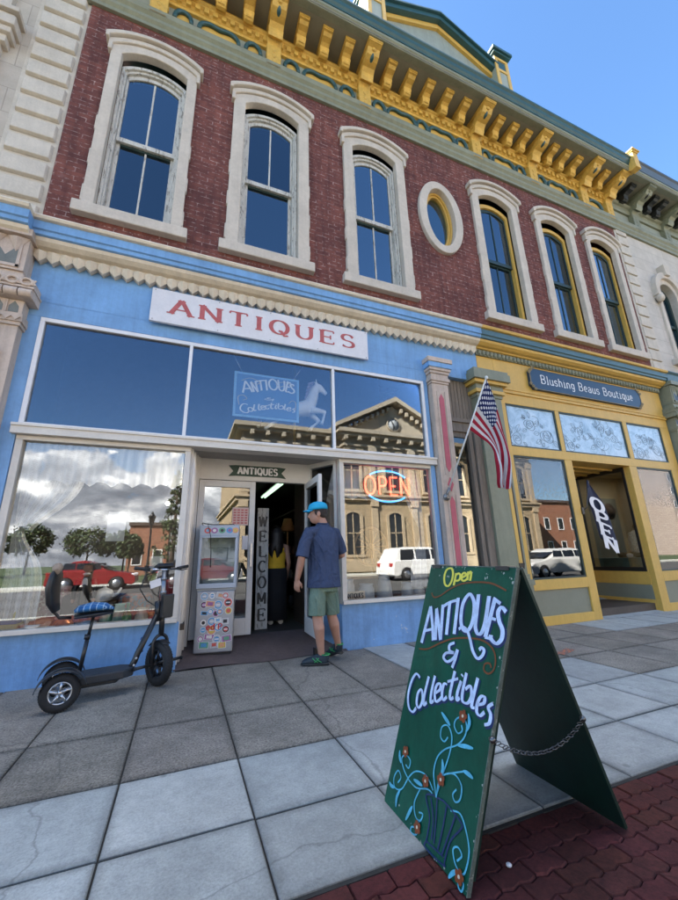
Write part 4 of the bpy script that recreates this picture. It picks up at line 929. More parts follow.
for xc in (11.55, 13.93, 16.33):
    s = MB(SASHG); ring(s, arch_pts(xc, .28, 5.62, 7.6, .28, 12), arch_pts(xc, .36, 5.6, 7.62, .355, 12), .12, .22); s.box(xc-.3, xc+.3, .13, .2, 6.75, 6.84); s.box(xc-.012, xc+.012, .14, .2, 5.62, 7.85)
    fo = s.build('window', RS, 'round-headed sash window'); p = MB(GL_UP); p.xz(arch_pts(xc, .30, 5.62, 7.6, .3, 12), .16, .166); p.build('pane', fo)
    s = MB(STONE); ring(s, arch_pts(xc, .36, 5.62, 7.62, .355, 12), arch_pts(xc, .50, 5.62, 7.64, .495, 12), -.05, .3)
    ring(s, arch_pts(xc, .46, 7.40, 7.66, .455, 12), arch_pts(xc, .62, 7.40, 7.68, .615, 12), -.12, .02)
    s.box(xc-.66, xc+.66, -.14, .2, 5.46, 5.62)
    for sg in (-1, 1): s.ell((xc+sg*.55, -.1, 7.38), .1, .09, .12); s.box(xc+sg*.55-.1, xc+sg*.55+.1, -.14, .02, 7.46, 7.54)
    s.prism([(xc-.09,8.18),(xc+.09,8.18),(xc+.13,8.5),(xc-.13,8.5)], lambda x, q: (x,-.18,q), lambda x, q: (x,.02,q)); s.build('surround', fo, bev=.012)
f = MB(OLIVE, FRIEZE, SOFFIT, mat('slate_blue_gutter', (.06,.08,.11), .45, .1, 4, .1))
f.sweepx(pr, 9.951, 22, 0); f.box(9.951, 22, -.022, -.001, 9.59, 10.46, 1); f.box(9.951, 22, -.74, .1, 10.46, 10.5, 2)
f.sweepx([(-.60,10.458),(-.70,10.44),(-.73,10.44),(-.735,10.50),(-.76,10.52),(-.76,10.575),(-.60,10.59)], 9.951, 22, 0); f.sweepx([(-.60,10.592),(-.765,10.592),(-.815,10.72),(-.85,10.745),(-.85,10.79),(-.6,10.80)], 9.951, 22, 3)
f.sweepx([(0,10.0),(-.07,10.0),(-.09,10.07),(-.09,10.16),(-.13,10.18),(-.16,10.23),(0,10.27)], 9.951, 22, 0); f.box(9.951, 22, -.5, 8, 10.6, 10.7, 3)
f.build('cornice', RS)
x0_ = 10.88; b1 = bracket_mesh(x0_, .25, OLIVE, BLACK, 'bracket', big, RS)
for x in (12.3, 13.8, 15.3, 17): copy_tree(b1, RS, (x-x0_,0,0))
s1 = bracket_mesh(10.35, .17, mat('soot_black_bracket_paint', (.02,.022,.022), .5, .2, 6, .1), BLACK, 'small_bracket', small, RS, False, .018)
for x in (11.35, 11.75, 12.75, 13.25): copy_tree(s1, RS, (x-10.35,0,0))
f = MB(OLIVE, BLACK, YEL); corner_pilaster(f, 9.98, 10.62); f.build('corner_pilaster', RS, 'carved olive pilaster with black sunk panels', bev=.006)
f = MB(OLIVE, TEALBAND); f.box(10.62, 22, .0, .3, 0, 4.9); f.sweepx([(0,5.035),(-.27,5.03),(-.285,5.0),(-.24,4.96),(-.23,4.8),(-.05,4.68),(0,4.67)], 9.971, 22, 1); f.build('ground_floor', RS)
# ------------------------------------------------------------------ signs
t = thing('shop_sign', 'long white board lettered ANTIQUES in faded red above the transom', 'sign', (.90,-.08,4.02))
SLANT = lambda x, z, y: (x, y, z)
f = MB(WHITED); f.box(-.62, 2.42, -.085, -.045, 4.02, 4.50); f.build('board', t, bev=.004)
f = MB(mat('grey_metal', (.3,.3,.3), .4, .05, 5, .05, metal=.7)); 
for x in (-.45, .9, 2.25): f.box(x-.02, x+.02, -.046, .002, 4.06, 4.46)
for x in (-.585,.2,.9,1.6,2.385):
    for z in (4.045,4.475): f.lathe([(.007,0),(.007,.004),(.0,.006)], Matrix.Translation((x,-.085,z)) @ Matrix.Rotation(R(90),4,'X'), 8)
f.build('fixing', t)
f = MB(RED); text(f, 'ANTIQUES', lambda x, y, z: (x, -.0855-z, y+4.165), .215, 2.60, .29, .085, .15, x0=-.40, gap=.26); f.build('lettering', t, merge=False)
# ribbon over the door
GREEN_D = mat('dark_green_sign_paint', (.012,.045,.03), .45, .1, 6, .08)
t = thing('door_sign', 'dark green ribbon-shaped ANTIQUES sign over the doorway', 'sign', (.905,.575,2.23))
f = MB(GREEN_D); f.xz([(.50,2.225),(.60,2.235),(1.21,2.235),(1.31,2.225),(1.245,2.30),(1.31,2.375),(1.21,2.385),(.60,2.385),(.50,2.375),(.565,2.30)], .565, .579); f.build('board', t, bev=.002)
f = MB(WHITE); text(f, 'ANTIQUES', lambda x, y, z: (x, .5645-z, y+2.262), .095, .56, .27, .13, .13, x0=.625, gap=.12); f.build('lettering', t, merge=False)
# sign hung inside the transom
AF={
'open':[[(0.285,0.992),(0.242,0.982),(0.23,0.952),(0.258,0.921),(0.306,0.914),(0.337,0.935),(0.34,0.966),(0.319,0.987),(0.285,0.992)],[(0.38,0.972),(0.376,0.919)],[(0.374,0.96),(0.408,0.971),(0.437,0.963),(0.435,0.946),(0.403,0.939),(0.378,0.943)],[(0.462,0.954),(0.504,0.965),(0.481,0.975),(0.458,0.966),(0.46,0.949),(0.49,0.941),(0.522,0.949)],[(0.525,0.981),(0.531,0.945)],[(0.528,0.967),(0.549,0.98),(0.564,0.97),(0.564,0.944)]],
'vine_a':[[(0.097,0.876),(0.148,0.858),(0.23,0.869),(0.333,0.9),(0.455,0.926),(0.615,0.939),(0.767,0.941),(0.859,0.933),(0.948,0.918)],[(0.076,0.626),(0.2,0.639),(0.347,0.678),(0.507,0.711),(0.681,0.728),(0.808,0.731),(0.901,0.715),(0.947,0.684),(0.946,0.648),(0.906,0.629),(0.861,0.635),(0.86,0.656),(0.904,0.662),(0.921,0.65)]],
'antiques':[[(0.095,0.654),(0.11,0.733),(0.125,0.815)],[(0.125,0.815),(0.198,0.744),(0.249,0.679)],[(0.117,0.708),(0.211,0.723)],[(0.279,0.683),(0.215,0.812)],[(0.215,0.812),(0.344,0.69)],[(0.344,0.69),(0.291,0.833)],[(0.301,0.825),(0.369,0.845),(0.452,0.859)],[(0.376,0.845),(0.407,0.716)],[(0.47,0.87),(0.498,0.727)],[(0.58,0.889),(0.535,0.856),(0.533,0.803),(0.563,0.763),(0.616,0.747),(0.66,0.769),(0.672,0.812),(0.655,0.858),(0.615,0.884),(0.58,0.889)],[(0.686,0.894),(0.7,0.82),(0.709,0.774),(0.745,0.75),(0.783,0.759),(0.8,0.803),(0.796,0.892)],[(0.858,0.886),(0.824,0.744)],[(0.841,0.886),(0.916,0.87)],[(0.841,0.815),(0.897,0.812)],[(0.82,0.744),(0.899,0.744)],[(0.978,0.844),(0.934,0.858),(0.908,0.839),(0.931,0.809),(0.971,0.782),(0.975,0.752),(0.935,0.733),(0.882,0.744),(0.876,0.757)]],
'qtail':[[(0.539,0.749),(0.58,0.762),(0.638,0.75),(0.685,0.72),(0.73,0.685),(0.785,0.666),(0.824,0.678),(0.837,0.698),(0.809,0.706),(0.789,0.696)]],
'amp':[[(0.52,0.695),(0.468,0.681),(0.479,0.661),(0.532,0.658),(0.447,0.648),(0.423,0.628),(0.477,0.618),(0.542,0.641),(0.565,0.674)],[(0.569,0.674),(0.562,0.641),(0.542,0.603)]],
'coll':[[(0.172,0.516),(0.11,0.524),(0.065,0.489),(0.054,0.428),(0.097,0.386),(0.161,0.377),(0.197,0.399)],[(0.222,0.475),(0.185,0.456),(0.19,0.42),(0.222,0.405),(0.25,0.416),(0.26,0.445),(0.222,0.475)],[(0.285,0.536),(0.274,0.461),(0.29,0.426),(0.319,0.441)],[(0.361,0.549),(0.354,0.487),(0.367,0.448),(0.399,0.46)],[(0.399,0.488),(0.45,0.509),(0.442,0.529),(0.405,0.52),(0.396,0.49),(0.425,0.462),(0.467,0.474),(0.491,0.492)],[(0.516,0.537),(0.479,0.534),(0.476,0.498),(0.503,0.479),(0.536,0.496)],[(0.575,0.595),(0.565,0.518),(0.579,0.494),(0.609,0.505)],[(0.514,0.548),(0.624,0.574)],[(0.659,0.571),(0.642,0.526),(0.649,0.502),(0.674,0.514)],[(0.664,0.594),(0.659,0.588)],[(0.701,0.605),(0.694,0.537),(0.709,0.508),(0.762,0.51),(0.786,0.538),(0.761,0.567),(0.718,0.55)],[(0.819,0.603),(0.807,0.547),(0.804,0.505),(0.834,0.506)],[(0.852,0.518),(0.908,0.533),(0.908,0.552),(0.875,0.549),(0.853,0.524),(0.859,0.497),(0.894,0.491),(0.927,0.508)],[(0.988,0.545),(0.953,0.527),(0.982,0.509),(0.981,0.483),(0.943,0.471)]],
'vine_b':[[(0.61,0.169),(0.575,0.198),(0.538,0.238),(0.552,0.289),(0.619,0.329),(0.731,0.367),(0.786,0.407),(0.783,0.442),(0.734,0.457),(0.677,0.442),(0.667,0.417),(0.713,0.401),(0.751,0.416),(0.735,0.432)],[(0.607,0.174),(0.64,0.257),(0.669,0.328),(0.662,0.379),(0.603,0.405),(0.543,0.39),(0.546,0.357),(0.593,0.349),(0.623,0.37)],[(0.61,0.169),(0.613,0.227),(0.674,0.26),(0.756,0.276),(0.829,0.259),(0.835,0.221),(0.796,0.203),(0.763,0.217),(0.789,0.239)],[(0.674,0.26),(0.752,0.282),(0.838,0.306)],[(0.563,0.18),(0.463,0.205),(0.343,0.192),(0.268,0.155),(0.206,0.096),(0.115,0.079),(0.077,0.106),(0.113,0.142),(0.166,0.129),(0.141,0.103)],[(0.276,0.144),(0.183,0.163),(0.13,0.192),(0.18,0.214),(0.246,0.208),(0.242,0.18),(0.197,0.183)],[(0.276,0.144),(0.379,0.143),(0.502,0.169),(0.561,0.169)],[(0.423,0.149),(0.387,0.095),(0.426,0.06),(0.485,0.06),(0.501,0.086),(0.456,0.08)],[(0.483,0.063),(0.458,0.033),(0.405,0.018),(0.41,0.002),(0.463,0.009),(0.487,0.027)],[(0.765,0.169),(0.855,0.183),(0.93,0.151),(0.975,0.11),(0.97,0.06),(0.944,0.042),(0.882,0.048),(0.842,0.077),(0.879,0.095),(0.922,0.084),(0.889,0.06)],[(0.938,0.028),(0.93,0.006),(0.963,0.002),(0.97,0.023),(0.938,0.028)]],
'leaf':[[(0.737,0.366),(0.806,0.377),(0.883,0.386)],[(0.632,0.411),(0.581,0.422),(0.515,0.437)],[(0.794,0.42),(0.813,0.451),(0.789,0.479)],[(0.827,0.305),(0.873,0.307),(0.923,0.304)],[(0.629,0.238),(0.633,0.268),(0.612,0.294)],[(0.142,0.176),(0.107,0.192),(0.09,0.214)],[(0.196,0.091),(0.171,0.057),(0.183,0.025)],[(0.122,0.08),(0.071,0.075),(0.035,0.08)],[(0.381,0.081),(0.358,0.054),(0.33,0.02)],[(0.914,0.04),(0.877,0.023),(0.847,-0.0)],[(0.451,0.167),(0.395,0.165),(0.338,0.162)]],
'flower':[[(0.744,0.463)],[(0.177,0.227)],[(0.479,0.19)],[(0.635,0.232)],[(0.479,0.038)],[(0.936,0.032)]],
'shell':[[(0.503,0.145),(0.579,0.097),(0.586,0.03),(0.584,0.007),(0.785,0.014),(0.787,0.027),(0.809,0.092),(0.884,0.15),(0.865,0.164),(0.709,0.177),(0.62,0.171),(0.561,0.165),(0.503,0.145)],[(0.622,0.167),(0.648,0.101),(0.664,0.04)],[(0.556,0.155),(0.62,0.101),(0.634,0.043)],[(0.725,0.172),(0.721,0.091),(0.709,0.037)],[(0.583,0.026),(0.772,0.035)],[(0.817,0.165),(0.783,0.095),(0.754,0.035)]],
}

def af_text(mb, keys, fn, thick, thin, mi=0, taper=False, z=.0015, flt=None):
    for k in keys:
        for s in AF[k]: ribbon(mb, cat_rom(s) if len(s) > 2 else s, thick, thin, fn, mi, z, taper)
t = thing('hanging_sign', 'blue Antiques and Collectibles sign hung on chains inside the transom', 'sign', (.91,.065,2.92))
HB = mat('cornflower_sign_paint', (.055,.20,.46), .4, .08, 5, .06); PALE = mat('pale_blue_lettering', (.92,.93,.95), .5, .05, 8, .05)
f = MB(mat('light_blue_edge_paint', (.26,.52,.80), .4, .08, 5, .06)); f.box(.46, 1.36, .058, .075, 2.92, 3.57); f.build('board', t, bev=.004)
f = MB(HB); f.box(.493, 1.327, .0545, .059, 2.953, 3.537); f.build('panel', t)
f = MB(PALE); hx = lambda u, v, z: (.56+.84*u, .054-z, 3.07+.56*v)
mp_ = lambda p: hx
af_text(f, ['antiques'], lambda u, v, z: (.505+.80*u, .054-z, 3.245+1.10*(v-.64)), .032, .015)
af_text(f, ['amp'], lambda u, v, z: (.53+.82*u, .054-z, 3.17+.5*(v-.56)), .020, .011)
af_text(f, ['coll'], lambda u, v, z: (.515+.79*u, .054-z, 2.975+.84*(v-.37)), .026, .012)
f.build('lettering', t, merge=False)
f = MB(CREAM)
for s in ([(.06,.83),(.2,.93),(.36,.86),(.3,.78),(.22,.84)],[(.94,.86),(.8,.95),(.64,.88),(.7,.8),(.78,.86)],[(.04,.2),(.02,.4),(.1,.46),(.16,.38),(.1,.33)],[(.97,.22),(.98,.42),(.92,.47),(.86,.38)]): ribbon(f, cat_rom(s), .014, .012, lambda u, v, z: (.505+.82*u, .054-z, 2.97+.56*v))
f.build('flourish', t, merge=False)
f = MB(mat('chain_steel', (.45,.45,.45), .3, .1, 5, 0, metal=1)); 
for a, b_ in ((.62,.48),(1.34,1.5)):
    f.tube([(a-.06,.065,3.57),(b_-.06,.065,3.84)], .006, 6)
f.build('chain', t)
# boutique sign
t = thing('boutique_sign', 'navy Blushing Beaus Boutique sign with gilt corner scrolls', 'sign', (7.45,-.05,4.05))
NAVY = mat('navy_sign_paint', (.012,.042,.088), .4, .1, 5, .05); GILT = mat('dull_gilt', (.26,.20,.10), .5, .15, 9, .15)
f = MB(NAVY); q = []
X0, X1, Z0, Z1, c_ = 5.83, 9.10, 4.06, 4.50, .07
for cx, cz, a0 in ((X0,Z0,90),(X1,Z0,180),(X1,Z1,270),(X0,Z1,360)): q += [(cx+c_*math.cos(R(a0-90*i/5)), cz+c_*math.sin(R(a0-90*i/5))) for i in range(6)]
f.xz(q, -.055, -.005); f.build('board', t, bev=.003)
f = MB(GILT); ring(f, [((p[0]-7.465)*.988+7.465, (p[1]-4.28)*.93+4.28) for p in q], [((p[0]-7.465)*.997+7.465, (p[1]-4.28)*.975+4.28) for p in q], -.062, -.054, closed=True)
for sx, sz, dx, dz in ((X0,Z0,1,1),(X1,Z0,-1,1),(X0,Z1,1,-1),(X1,Z1,-1,-1)):
    for k in range(3): f.tube([(sx+dx*(.0+.05*k)+.035*(1-a/12)*math.cos(a*.8), -.06, sz+dz*(.05*(2-k))+.035*(1-a/12)*math.sin(a*.8)) for a in range(11)], .012, 6)
f.build('gilt_border', t)
f = MB(WHITE); text(f, 'Blushing Beaus Boutique', lambda x, y, z: (x, -.0555-z, y+4.205), .175, 2.72, .13, .10, .1, x0=6.10); f.build('lettering', t, merge=False)
# neon
t = thing('neon_sign', 'lit red and blue neon OPEN sign in an oval', 'neon sign', (2.79,.22,1.9))
f = MB(BLACK); f.xz([(2.79+.43*math.cos(2*PI*i/32), 2.12+.255*math.sin(2*PI*i/32)) for i in range(32)], .245, .265); f.build('backing', t)
f = MB(emit('neon_red', (1,.06,.03), 1.0)); x = 2.40
for c, wd in (('O',.20),('P',.17),('E',.16),('N',.19)):
    w0, st = GL[c]
    for s in st: f.tube([(x+p[0]/w0*wd, .225, 1.99+p[1]*.27) for p in s], .0125, 8)
    x += wd+.022
f.build('red_tube', t)
f = MB(emit('neon_blue', (.05,.33,1), .42))
f.tube([(2.79+.40*math.cos(R(a)), .225, 2.12+.235*math.sin(R(a))) for a in range(38,143,7)], .012, 8); f.tube([(2.79+.40*math.cos(R(a)), .225, 2.12+.235*math.sin(R(a))) for a in range(218,323,7)], .012, 8); f.build('blue_tube', t)
f = MB(BLACK); f.tube([(2.5,.25,2.34),(2.5,.25,2.44)], .004, 6); f.tube([(3.05,.25,2.34),(3.05,.25,2.44)], .004, 6); f.tube([(3.12,.25,2.0),(3.2,.2,1.8),(3.1,.3,1.6),(3.3,.3,1.2)], .006, 6); f.build('cable', t)

# ------------------------------------------------------------------ A-frame sign on the pavement
va, vb, vt0, vt1 = Vector((.966,-2.808,.0)), Vector((.971,-3.377,-.004)), Vector((1.228,-2.972,1.046)), Vector((1.233,-3.541,1.046))
eu, ev = vb-va, vt0-va; en = eu.cross(ev).normalized(); en = -en if en.x > 0 else en
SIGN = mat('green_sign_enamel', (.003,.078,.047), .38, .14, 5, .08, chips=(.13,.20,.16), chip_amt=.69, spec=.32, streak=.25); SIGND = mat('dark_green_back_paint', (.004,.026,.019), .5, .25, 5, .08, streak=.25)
t = thing('sandwich_board', 'green hand-painted Antiques and Collectibles A-frame sign standing on pavement edge', 'A-frame sign', (1.37,-3.17,0))
AP = lambda u, v, z=0: va+eu*u+ev*v+en*z
def panel(mb, P0, U, V, nrm, th, mi=0):
    a = [P0, P0+U, P0+U+V, P0+V]; b_ = [p+nrm*th for p in a]
    mb.mesh(a+b_, [(3,2,1,0),(4,5,6,7),(0,1,5,4),(1,2,6,5),(2,3,7,6),(3,0,4,7)], mi)
f = MB(SIGN); panel(f, va-en*.016, eu, ev, en, .016); fp = f.build('front_panel', t, bev=.002)
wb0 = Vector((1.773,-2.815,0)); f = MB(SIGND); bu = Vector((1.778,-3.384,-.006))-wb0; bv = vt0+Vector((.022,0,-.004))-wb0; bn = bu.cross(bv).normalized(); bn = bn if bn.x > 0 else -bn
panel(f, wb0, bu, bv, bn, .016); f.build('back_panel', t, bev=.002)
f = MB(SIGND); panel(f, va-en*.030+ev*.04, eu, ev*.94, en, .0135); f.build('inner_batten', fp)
f = MB(mat('scuffed_edge', (.10,.13,.11), .7, .3, 20, .2, chips=(.3,.3,.27), chip_amt=.6)); panel(f, va+eu*1.001-en*.016, eu*.006, ev, en, .016); panel(f, va-en*.016+ev*1.001, eu, ev*.004, en, .016); f.build('edge_strip', fp)
iso = lambda x, y, z=0: AP(x/.57, y/1.09, z)
def aft(mb, keys, thick, thin, mi=0, taper=False, z=.0012, off=(0,0)):
    for k in keys:
        for s in AF[k]:
            q = [(u*.57+off[0], v*1.09+off[1]) for u, v in s]
            ribbon(mb, cat_rom(q) if len(q) > 2 else q, thick, thin, iso, mi, z, taper)
CHIPP = mat('bare_board_chip', (.33,.35,.32), .8, .3, 40, .2); f = MB(CHIPP); rc_ = random.Random(4)
for k in range(70):      # scuffed corners and edges where the paint has gone
    e = k % 4; u, v = ((rc_.random(), 1-rc_.random()**3*.05) if e < 2 else (1-rc_.random()**2*.025, rc_.random()) if e == 2 else (rc_.random(), rc_.random()**3*.05)); s_ = rc_.uniform(.0015,.006)
    n_ = rc_.randint(5,8); f.face([AP(min(1, max(0, u+s_*rc_.uniform(.5,1.2)*math.cos(2*PI*a/n_)/.57)), min(1, max(0, v+s_*rc_.uniform(.4,1.6)*math.sin(2*PI*a/n_)/1.09)), .0009) for a in range(n_)])
f.build('paint_chips', fp, merge=False); fp_chips = kids(fp)[-1]; fp_chips['kind'] = 'stuff'
LB = mat('pale_lilac_sign_paint', (.50,.62,.86), .5, .22, 26, .1, chips=(.25,.36,.5), chip_amt=.69); NVY = mat('navy_outline_paint', (.008,.022,.10), .45, .1, 9, .05)
f = MB(NVY); aft(f, ['antiques'], .033, .021, z=.0003, off=(.0035,-.004)); aft(f, ['coll'], .026, .016, z=.0003, off=(.003,-.004)); aft(f, ['qtail','amp'], .023, .016, z=.0003, off=(.0035,-.003)); f.build('letter_shadow', fp, merge=False)
f = MB(LB); aft(f, ['antiques'], .0215, .0108, z=.003); aft(f, ['coll'], .0165, .0080, z=.003); aft(f, ['qtail','amp'], .0165, .010, z=.003); f.build('lettering', fp, 'pale lilac lettering ANTIQUES & Collectibles', merge=False)
f = MB(mat('yellow_sign_paint', (.66,.62,.09), .45, .08, 9, .05)); aft(f, ['open'], .0145, .008); f.build('open_lettering', fp, 'yellow Open lettering at the top', merge=False)
f = MB(mat('brown_sign_paint', (.15,.045,.012), .5, .1, 9, .05)); aft(f, ['vine_a'], .007, .007)
f.build('brown_scroll', fp, merge=False)
f = MB(mat('turquoise_sign_paint', (.09,.42,.60), .5, .3, 24, .1, chips=(.03,.2,.24), chip_amt=.68)); aft(f, ['vine_b'], .0070, .0052); aft(f, ['leaf'], .016, .015, taper=True, z=.0045); f.build('vine_painting', fp, 'turquoise scrolling vine', merge=False)
RUST = mat('rust_flower_paint', (.20,.045,.012), .5, .15, 9, .05)
for s in AF['flower']:
    f = MB(RUST, CREAM)
    u, v = s[0]; cx, cy_ = u*.57, v*1.09
    for k in range(5):
        a = k*1.257+u*7; px1 = [(cx+.014*math.cos(a)+.010*math.cos(b_*PI/4), cy_+.014*math.sin(a)+.010*math.sin(b_*PI/4)) for b_ in range(8)]; f.face([iso(x, y, .0075+.0002*k) for x, y in px1], 0)
    f.face([iso(cx+.006*math.cos(b_*PI/4), cy_+.006*math.sin(b_*PI/4), .0092) for b_ in range(8)], 1)
    f.build('flower_painting', fp, merge=False)
f = MB(NVY); aft(f, ['shell'], .0075, .006, z=.0012); f.build('shell_painting', fp, 'navy outlined shell', merge=False)
CHAIN = mat('zinc_chain', (.13,.135,.14), .35, .15, 8, 0, metal=.9)
f = MB(CHAIN); p0, p1 = AP(1.0,.44), wb0+bu*1.0+bv*.44
nl = 30
for k in range(nl):
    s = (k+.5)/nl; c_ = p0.lerp(p1, s)+Vector((0,-.012,-.075*4*s*(1-s))); d_ = (p1-p0).normalized()
    M = Matrix.Translation(c_) @ d_.to_track_quat('X','Z').to_matrix().to_4x4() @ Matrix.Rotation(R(90*(k % 2)+20), 4, 'X')
    f.tube([M @ Vector((.012*math.cos(2*PI*a/8), .007*math.sin(2*PI*a/8), 0)) for a in range(8)], .0018, 5, closed=True)
f.build('chain', t)
for u in (.1,.88):
    c_ = AP(u, 1.0)+Vector((.012,0,.003)); f = MB(CHAIN); f.box(c_.x-.02, c_.x+.03, c_.y-.035, c_.y+.035, c_.z-.012, c_.z+.004); f.build('hinge', t)
for p in (p0, p1): f = MB(CHAIN); f.ell(p+Vector((0,-.01,0)), .012, .012, .012, n=10, k=6); f.build('eye_bolt', t)

# ------------------------------------------------------------------ flag
t = thing('flag', 'American flag on a slanted pole from the buff pilaster', 'flag', (3.58,-.12,1.95))
pb, ptp = Vector((3.585,-.13,1.955)), Vector((4.055,-.75,3.66))
f = MB(mat('white_pole', (.62,.62,.6), .35, .05, 5, 0)); f.tube([pb, ptp], .0125, 10); f.ell(ptp, .026, .026, .03); f.build('pole', t)
f = MB(mat('grey_bracket', (.20,.20,.20), .4, .1, 5, .05, metal=.6)); f.lathe([(.055,0),(.055,.02),(.025,.03),(.025,.05)], Matrix.Translation((3.585,-.112,1.93)) @ Matrix.Rotation(R(90),4,'X'), 16); d_ = (ptp-pb).normalized(); f.tube([pb-d_*.05, pb+d_*.12], .022, 10); f.build('bracket', t)
def flag_mat():
    m, nt, out = _nodes('flag_cloth'); tc_ = N(nt, 'ShaderNodeTexCoord'); s_ = N(nt, 'ShaderNodeSeparateXYZ'); L(nt, tc_.outputs['UV'], s_.inputs[0])
    def M(op, a, b_):
        q = N(nt, 'ShaderNodeMath', operation=op)
        for i, v in enumerate((a, b_)):
            if hasattr(v, 'is_linked'): L(nt, v, q.inputs[i])
            else: q.inputs[i].default_value = v
        return q.outputs[0]
    u, v = s_.outputs[0], s_.outputs[1]
    st = M('LESS_THAN', M('MODULO', M('MULTIPLY', v, 13), 2), 1)
    can = M('MULTIPLY', M('LESS_THAN', u, .29), M('LESS_THAN', v, 7/13))
    # stars: two offset dot lattices
    def dots(ou, ov):
        a = M('SUBTRACT', M('FRACT', M('ADD', M('MULTIPLY', u, 6/.29), ou), 0), .5); b_ = M('SUBTRACT', M('FRACT', M('ADD', M('MULTIPLY', v, 5*13/7), ov), 0), .5)
        return M('LESS_THAN', M('ADD', M('MULTIPLY', a, a), M('MULTIPLY', b_, b_)), .05)
    sd_ = M('MAXIMUM', dots(0,0), dots(.5,.5))
    c = mixc(nt, st, (.72,.70,.70), (.42,.018,.045)); c2 = mixc(nt, sd_, (.012,.022,.11), (.75,.75,.78)); c = mixc(nt, can, c, c2)
    p = princ(nt, out, c, .75, 0, None, .3)
    tl = N(nt, 'ShaderNodeBsdfTranslucent'); L(nt, c, tl.inputs[0]); mx = N(nt, 'ShaderNodeMixShader'); mx.inputs[0].default_value = .3; L(nt, p.outputs[0], mx.inputs[1]); L(nt, tl.outputs[0], mx.inputs[2]); L(nt, mx.outputs[0], out.inputs[0]); return m
FT = [(4.052,-.745,3.664),(4.141,-.735,3.42),(4.213,-.72,3.178),(4.308,-.70,2.865),(4.41,-.68,2.566),(4.418,-.66,2.359),(4.33,-.65,2.14),(4.256,-.64,1.99)]
FB = [(3.868,-.435,2.93),(4.037,-.46,2.796),(4.150,-.50,2.687),(4.175,-.54,2.571),(4.135,-.57,2.406),(4.121,-.58,2.229),(4.121,-.59,2.099),(4.153,-.60,2.031)]
def along(P, u):
    q = u*(len(P)-1); i = min(int(q), len(P)-2); t_ = q-i; g = lambda k: Vector(P[max(0, min(len(P)-1, k))])
    a_, b_, c_, d_ = g(i-1), g(i), g(i+1), g(i+2)
    return .5*(2*b_+(c_-a_)*t_+(2*a_-5*b_+4*c_-d_)*t_*t_+(3*b_-a_-3*c_+d_)*t_**3)
def flagpt(u, v):
    p = along(FT, u).lerp(along(FB, u), v); k = min(1, u*1.6)
    w_ = .075*k*math.sin(v*11+u*2.2)+.025*k*math.sin(v*5-u*9)
    return (p.x+.25*w_, p.y+w_-.02*k, p.z+.03*k*math.sin(v*11+1.2))
f = MB(flag_mat()); f.sheet(flagpt, 60, 40); f.build('cloth', t, solid=.0025)

# ------------------------------------------------------------------ pennant in the boutique recess
t = thing('pennant', 'navy banner with white letters OPEN hung from a bracket in the recess mouth', 'banner', (6.95,.06,1.2))
BAN = mat('navy_banner_cloth', (.012,.016,.045), .8, .15, 6, .1)
def ban(u, v):
    wd = .05+.21*min(1, v*3.2) if v < .34 else .26
    s = (u-.5)*2
    return (6.985+.16*v+s*wd*.82, .04-.05*v+.018*math.sin(s*3+v*3)+(.0 if v < .9 else 0), 2.34-1.12*v-(.10*abs(s)*-1 if v > .97 else 0)-.05*s)
f = MB(BAN); f.sheet(ban, 10, 24); f.build('cloth', t, solid=.004)
f = MB(WHITE); lh = .20
for k, c in enumerate('OPEN'):
    w0 = GL[c][0]; zz = 1.92-.235*k; xx = 6.99+.16*(.20+.21*k)+.01
    text(f, c, lambda x, y, z: (xx-.17+x, .04-.05*(2.34-zz)/1.1-.030-z, zz-.115+y-.05*(x/.32-.5)*2), .225, .33, .44, .15, .14)
f.build('lettering', t, merge=False)
f = MB(BLACK); f.tube([(6.62,.0,1.80),(6.72,-.02,1.86),(6.985,.04,2.36)], .011, 8); f.box(6.585, 6.64, -.02, .01, 1.74, 1.86); f.build('bracket', t)

# ------------------------------------------------------------------ lace curtains
LACE = lace_mat('lace_net', (.93,.94,.95), .95, 34); LACE2 = lace_mat('lace_net_dense', (.88,.89,.90), .92, 30)
def valance(x0, x1, y, zt, zb, folds, name, lab, n=120, dr=None):
    f = MB(LACE)
    def p(u, v):
        x = x0+(x1-x0)*u; zz = zt-(zt-zb-.05*abs(math.sin(u*PI*folds/2))+.0)*v
        return (x, y+.022*math.sin(u*2*PI*folds)*(.5+.5*v)+.008*math.sin(u*37), zz) if not dr else dr(u, (zt-zz), .02*math.sin(u*2*PI*folds))
    f.sheet(p, n, 14); o = f.build(name, solid=.0); tag(o, lab, 'curtain', 'lace curtains in the antique shop windows'); return o
valance(-1.645, -.075, .108, 2.385, 1.93, 15, 'lace_valance', 'wide white lace valance across the window left of the door')
valance(2.0, 3.42, .30, 2.41, 1.90, 12, 'lace_valance', 'white lace valance behind the neon sign')
valance(0, 1, 0, 2.38, 1.95, 6, 'lace_valance', 'short lace valance in the angled glass beside the open door', 60, lambda u, d, o: (2.03-.26*u+o*.9, .16+.44*u+o*.5, 2.38-d))
f = MB(LACE2)
def tied(u, v):   # u across, v down; gathered at v=.45
    g_ = 1-.72*math.exp(-((v-.46)/.16)**2); wd = (.60*(1-v*.25))*g_
    x = -1.66+wd*u*(1 if v < .46 else .55+.2*v); 
    return (x, .22+.03*math.sin(u*26+v*3)+.02*u, 2.36-1.86*v-.10*u*math.sin(v*PI)*(1 if v < .46 else .3))
f.sheet(tied, 60, 50); tag(f.build('lace_drape'), 'tied-back white lace drape at the left end of the window', 'curtain', 'lace curtains in the antique shop windows')
f = MB(LACE2)
